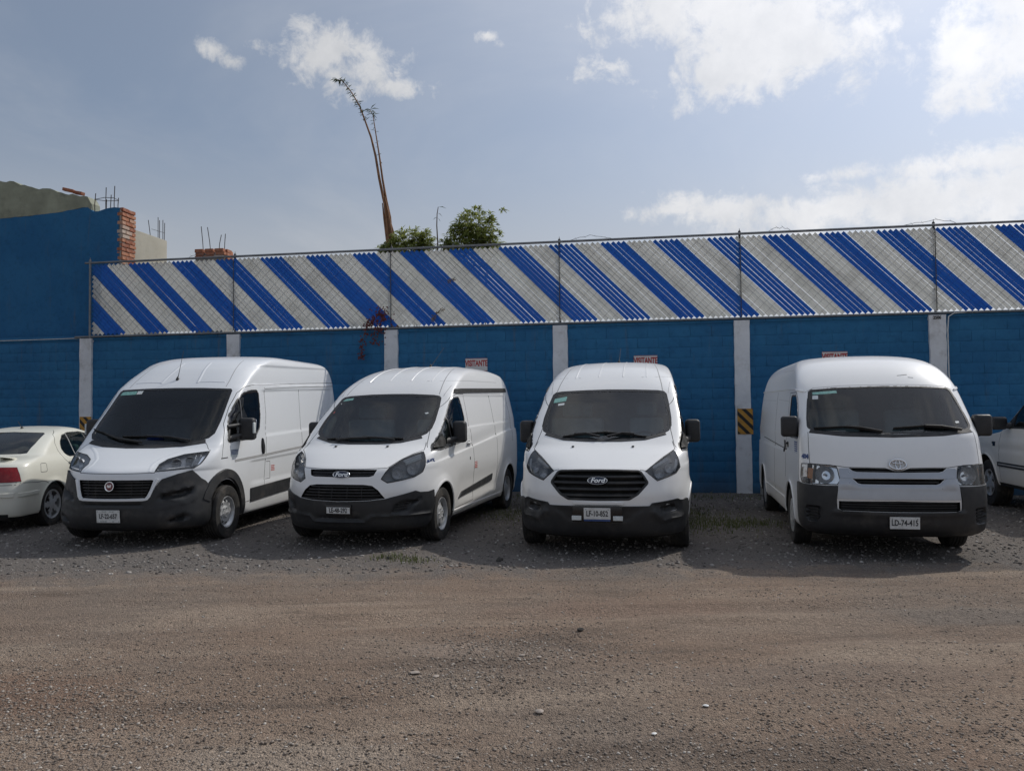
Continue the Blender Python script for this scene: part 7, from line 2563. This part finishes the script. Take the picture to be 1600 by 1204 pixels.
def bush(t_, y, z0, blobs, nleaf, label, seed, size=1.0):
    """leafy shrub: stems from the ground, sprays of narrow leaves at the ends of twigs"""
    rr = random.Random(seed)
    root = tag(wall_root('shrub', t_, 0, y), label, 'shrub')
    V, F = [], []
    sb = bmesh.new()
    tips = []
    for (bx, by, bz, rx, rz, wgt) in blobs:
        n = max(2, int(nleaf * wgt))
        for _ in range(n):
            while True:
                q = Vector((rr.uniform(-1, 1), rr.uniform(-1, 1), rr.uniform(-1, 1)))
                if q.length < 1:
                    break
            q = q * (0.45 + 0.55 * rr.random()) if rr.random() < 0.35 else q.normalized() * rr.uniform(0.70, 1.18)
            tips.append((Vector((bx + q.x * rx, by + q.y * rx, bz + q.z * rz)), q, Vector((bx, by, bz - rz * 0.4))))
    for p, q, c in tips:
        out = (q + Vector((0, 0, 0.35)) + Vector((rr.uniform(-.5, .5), rr.uniform(-.5, .5), rr.uniform(-.4, .4)))).normalized()
        if rr.random() < 0.5:
            bm_tube(sb, [p - out * 0.16, p], [0.004, 0.002], n=4, cap=False)
        for k in range(rr.randint(5, 8)):
            a = rr.uniform(0, 6.28)
            d = (out * 0.8 + Vector((math.cos(a), math.sin(a), rr.uniform(-.5, .35))) * 0.9).normalized()
            leaf_faces(V, F, p - out * rr.uniform(0, 0.07), d, Vector((0, 0, 1)), rr.uniform(0.08, 0.15), rr.uniform(0.014, 0.023), rr.uniform(0.1, 0.5))
    for k in range(7):
        bx, by, bz, rx, rz, _ = rr.choice(blobs)
        e = Vector((bx + rr.uniform(-.6, .6) * rx, by + rr.uniform(-.6, .6) * rx, bz + rr.uniform(-.2, .6) * rz))
        b0 = Vector((rr.uniform(-.08, .08), rr.uniform(-.08, .08), z0))
        bm_tube(sb, [b0, b0.lerp(e, 0.5) + Vector((rr.uniform(-.08, .08), rr.uniform(-.08, .08), 0.1)), e], [0.022, 0.014, 0.006], n=6, cap=False)
    obj_bm('stem', sb, 'twig_brown', root, 60)
    tag(obj_pydata('foliage', V, F, 'leaf_green', root), kind='stuff')


def cane(t_, y, lines, label, name='reed_cane', base_z=0.0, leaves=(), thick=1.0, mat='cane_brown'):
    root = tag(wall_root(name, t_, 0, y), label, 'plant')
    bm = bmesh.new()
    for pts, r0, r1 in lines:
        n = len(pts)
        bm_tube(bm, pts, [r0 + (r1 - r0) * (k / (n - 1)) for k in range(n)], n=7)
    obj_bm('stem', bm, mat, root, 60)
    V, F = [], []
    for (p, d, ln, w) in leaves:
        leaf_faces(V, F, Vector(p), Vector(d), Vector((0, 0, 1)), ln, w, 0.3)
    if V:
        tag(obj_pydata('foliage', V, F, 'leaf_reed', root), kind='stuff')


def build_plants():
    bush(-2.95, 2.5, 0.0, [(0.0, 0.0, 5.55, 0.45, 0.42, 1.0), (-0.42, 0, 5.45, 0.28, 0.20, 0.45), (0.42, 0.05, 5.55, 0.28, 0.34, 0.6), (0.05, 0, 5.05, 0.5, 0.4, 0.4)], 230, 'low leafy green shrub behind the fence at the foot of the tall cane', 5, 0.85)
    bush(-1.28, 2.5, 0.0, [(0.0, 0.0, 5.85, 0.48, 0.48, 1.2), (-0.28, 0, 5.72, 0.34, 0.36, 0.6), (0.30, 0.05, 5.60, 0.34, 0.32, 0.6), (-0.62, 0, 5.52, 0.20, 0.14, 0.25), (0.0, 0, 5.2, 0.6, 0.4, 0.4), (0.40, 0, 6.05, 0.12, 0.10, 0.05), (0.68, 0, 6.30, 0.06, 0.05, 0.014)], 240, 'taller leafy green shrub behind the fence, right of the bare twig', 8)
    rr = random.Random(3)
    # tall cane: local t relative to -3.3
    def rel(pts, y=0.0):
        return [(x + 3.32, y, z) for x, z in pts]
    A = [(0.06, 0, 0), (0.05, 0, 3.0), (0.03, 0, 5.0)] + rel([(-3.33, 5.7), (-3.37, 6.26), (-3.48, 6.68), (-3.59, 7.2), (-3.68, 7.75), (-3.79, 8.21), (-3.92, 8.57), (-4.07, 8.98), (-4.27, 9.33), (-4.51, 9.64), (-4.68, 9.70)])
    Bp = [(0.10, 0.03, 0), (0.08, 0.03, 3.0), (0.06, 0.03, 5.0)] + rel([(-3.30, 5.7), (-3.34, 6.26), (-3.43, 6.68), (-3.52, 7.2), (-3.58, 7.65), (-3.63, 7.98), (-3.69, 8.36), (-3.75, 8.75), (-3.83, 8.91)], 0.03)
    extra = [([(0.14, -0.04, 0), (0.10, -0.04, 5.0)] + rel([(-3.28, 5.8), (-3.36, 6.35), (-3.45, 6.75)], -0.03), 0.06, 0.012), ([(-0.02, -0.02, 0), (0.0, -0.02, 5.0)] + rel([(-3.40, 5.75), (-3.47, 6.25), (-3.51, 6.6)], -0.02), 0.06, 0.012),
             ([(0.18, 0.02, 0), (0.16, 0.02, 5.0)] + rel([(-3.20, 5.5), (-3.26, 5.9), (-3.33, 6.15)], 0.02), 0.055, 0.02), ([(0.06, -0.06, 0), (0.05, -0.06, 5.0)] + rel([(-3.35, 5.7), (-3.42, 6.3), (-3.50, 6.9), (-3.55, 7.2)], -0.05), 0.05, 0.008)]
    lv = []

    def along(pts, a0, n, ln, spread):
        P_ = [Vector(p) for p in pts]
        for _ in range(n):
            u = a0 + (1 - a0) * rr.random()
            f = u * (len(P_) - 1)
            i = min(int(f), len(P_) - 2)
            p = P_[i].lerp(P_[i + 1], f - i)
            d = (P_[i + 1] - P_[i]).normalized()
            a = rr.uniform(0, 6.28)
            dd = d * 0.5 + Vector((math.cos(a), math.sin(a) * 0.6, rr.uniform(-0.9, 0.4))) * spread
            lv.append((p, dd, rr.uniform(0.5, 1.1) * ln, 0.012))
    along(A, 0.70, 110, 0.15, 0.9)
    along(Bp, 0.90, 16, 0.20, 1.0)
    along(Bp, 0.60, 22, 0.11, 0.9)
    lv += [((-0.50, 0.03, 8.9), (0.8, 0, 0.25), 0.22, 0.02), ((-0.50, 0.03, 8.9), (0.3, 0, 0.5), 0.2, 0.02), ((-0.50, 0.03, 8.9), (-0.9, 0, 0.1), 0.22, 0.02), ((-0.47, 0.03, 8.85), (0.5, 0, -0.6), 0.20, 0.02), ((-1.36, 0, 9.70), (-1, 0, 0.1), 0.16, 0.02)]
    cane(-3.32, 2.5, [(A, 0.055, 0.005), (Bp, 0.050, 0.005)] + extra, 'very tall leaning dry cane with two thin leafy tips behind the fence', leaves=lv)
    C_ = [(0.0, 0, 0), (0.0, 0, 5.0), (0.01, 0, 5.6), (-0.01, 0, 6.0), (0.0, 0, 6.28), (0.03, 0, 6.44)]
    cane(-2.17, 2.5, [(C_, 0.022, 0.008)], 'single thin bare twig with a drooping tip between the two shrubs', leaves=[((0.03, 0, 6.44), (1, 0, 0.05), 0.20, 0.016), ((0.0, 0, 6.30), (0.8, 0, -0.3), 0.16, 0.012), ((0.0, 0, 6.2), (-0.7, 0, -0.2), 0.12, 0.012), ((0.01, 0, 6.18), (0.6, 0, -0.5), 0.12, 0.010)], mat='twig_brown')
    # red creeper hanging over the fence foot
    root = tag(wall_root('creeper', -2.85, 3.3, -0.07), 'dry dark red creeper hanging over the fence foot beside the third pillar', 'creeper')
    sb = bmesh.new()
    V, F = [], []
    strands = [([(0.18, 0, 0.34), (0.16, -.02, 0.15), (0.12, -.03, 0.0), (0.06, -.02, -0.25)], 95, 0.10, 0.10), ([(0.02, 0, 0.25), (-0.12, -.02, 0.08), (-0.22, -.02, -0.15), (-0.26, 0, -0.45), (-0.27, 0, -0.62)], 85, 0.035, 0.0), ([(0.25, 0, 0.30), (0.20, 0, 0.38), (0.14, -.01, 0.22)], 60, 0.07, 0.0), ([(-0.10, 0, 0.20), (-0.14, -.02, 0.05)], 25, 0.04, 0.0), ([(0.02, 0, 0.0), (0.0, 0, -0.3)], 18, 0.03, 0.0)]
    for pts, n, sp, _ in strands:
        bm_tube(sb, pts, 0.005, n=5, cap=False)
        P_ = [Vector(p) for p in pts]
        for _k in range(n):
            f = rr.random() * (len(P_) - 1)
            i = min(int(f), len(P_) - 2)
            p = P_[i].lerp(P_[i + 1], f - i) + Vector((rr.gauss(0, sp), rr.uniform(-.05, .01), rr.gauss(0, sp * 0.8)))
            leaf_faces(V, F, p, Vector((rr.uniform(-1, 1), rr.uniform(-.6, .2), rr.uniform(-1.2, .3))), Vector((0, -1, 0.2)), rr.uniform(0.03, 0.07), rr.uniform(0.012, 0.022), 0.3)
    obj_bm('stem', sb, 'twig_brown', root)
    tag(obj_pydata('foliage', V, F, 'leaf_red', root), kind='stuff')
    root = tag(wall_root('creeper', -1.5, 3.5, -0.06), 'small dry brown sprig caught on the slats right of the red creeper', 'creeper')
    sb = bmesh.new()
    V, F = [], []
    for pts in ([(-0.10, 0, -0.02), (-0.02, -.01, 0.10), (0.06, -.01, 0.17), (0.15, 0, 0.16)], [(-0.12, 0, -0.05), (-0.06, 0, 0.05)], [(0.22, 0, 0.72), (0.30, -.01, 0.78), (0.36, 0, 0.76)]):
        bm_tube(sb, pts, 0.004, n=5, cap=False)
        P_ = [Vector(p) for p in pts]
        for _k in range(26):
            f = rr.random() * (len(P_) - 1)
            i = min(int(f), len(P_) - 2)
            p = P_[i].lerp(P_[i + 1], f - i) + Vector((rr.gauss(0, 0.018), rr.uniform(-.03, 0), rr.gauss(0, 0.018)))
            leaf_faces(V, F, p, Vector((rr.uniform(-1, 1), rr.uniform(-.5, .2), rr.uniform(-1, .6))), Vector((0, -1, 0.2)), rr.uniform(0.02, 0.05), rr.uniform(0.008, 0.014), 0.3)
    obj_bm('stem', sb, 'twig_brown', root)
    tag(obj_pydata('foliage', V, F, 'leaf_dry', root), kind='stuff')


# ------------------------------------------------------------------ put the place together
build_ground()
build_gravel()
build_wall()
build_fence()
build_house()
build_plants()
hazard_plate(COLS[4] + 0.03, 1.605, 0.285, 0.485, 'black and yellow striped plate on the pillar between two vans nose on')
hazard_plate(COLS[0] + 0.02, 1.575, 0.285, 0.485, 'black and yellow striped plate on the pillar behind the cream saloon')
visitor_sign(-0.72, 2.672, 'red and white visitor sign on the wall, most readable, above the trapezoid-grille van')
visitor_sign(2.64, 2.657, 'red and white visitor sign peeping over the roof of the nose-on van')
visitor_sign(6.135, 2.655, 'red and white visitor sign peeping over the domed roof of the one-box van')
bm = bmesh.new()
bm_box(bm, (0, 0, 0.10), (0.40, 0.20, 0.19), None, 0.008, 1)
bm.transform(WALL_M @ Matrix.Translation((4.92, -0.35, 0.0)) @ Matrix.Rotation(0.2, 4, 'Z'))
tag(obj_bm('concrete_block', bm, 'block_grey'), 'loose grey concrete block on the ground against the wall by the rear wheel', 'block')
single_stone(1.035, 4.407, 0.014, 'litter_white', 'bright white scrap lying on the bare dirt in the right foreground', 0.35, 'scrap')
single_stone(0.489, 5.996, 0.022, 'stone_dark', 'dark stone alone on the dirt in front of the nose-on van')
single_stone(-1.37, 8.93, 0.030, 'stone_dark', 'dark stone at the edge of the small grass tuft', 0.5)
single_stone(0.13, 4.386, 0.020, 'stone_pale', 'pale long stone lying below the coarse gravel patch', 0.4)
single_stone(-0.155, 8.72, 0.035, 'stone_dark', 'dark stone in front of the gap between the two mid-height vans', 0.8)
single_stone(0.70, 4.10, 0.012, 'litter_white', 'small pale flake on the dirt nearest the camera', 0.3, 'scrap')
for (x, y, s_, lb) in ((-0.62, 5.02, 0.032, 'flat pale stone leftmost in the coarse gravel patch'), (-0.48, 4.93, 0.026, 'flat pale stone next to the leftmost one in the gravel patch'), (0.05, 5.35, 0.022, 'flat pale stone in the middle of the coarse gravel patch'), (0.16, 5.30, 0.020, 'flat pale stone rightmost in the coarse gravel patch')):
    single_stone(x, y, s_ * 0.75, 'stone_pale', lb, 0.28)
grass_patch([(-1.38, 8.98, 0.13, 0.07, 0.20), (-1.12, 8.80, 0.12, 0.08, 0.25), (2.65, 11.4, 0.35, 0.45, 2.2), (3.3, 11.3, 0.30, 0.25, 1.0), (2.5, 12.6, 0.5, 0.5, 1.6), (0.5, 13.6, 0.4, 0.8, 1.2), (-0.1, 12.6, 0.25, 0.5, 0.9), (3.7, 14.6, 0.9, 0.3, 1.0), (1.2, 15.2, 0.9, 0.15, 0.8)], 420, 0.02, 0.07, 4)
build_ducato()
build_transit_a()
build_transit_b()
build_hiace()
build_sedan()
build_pickup()
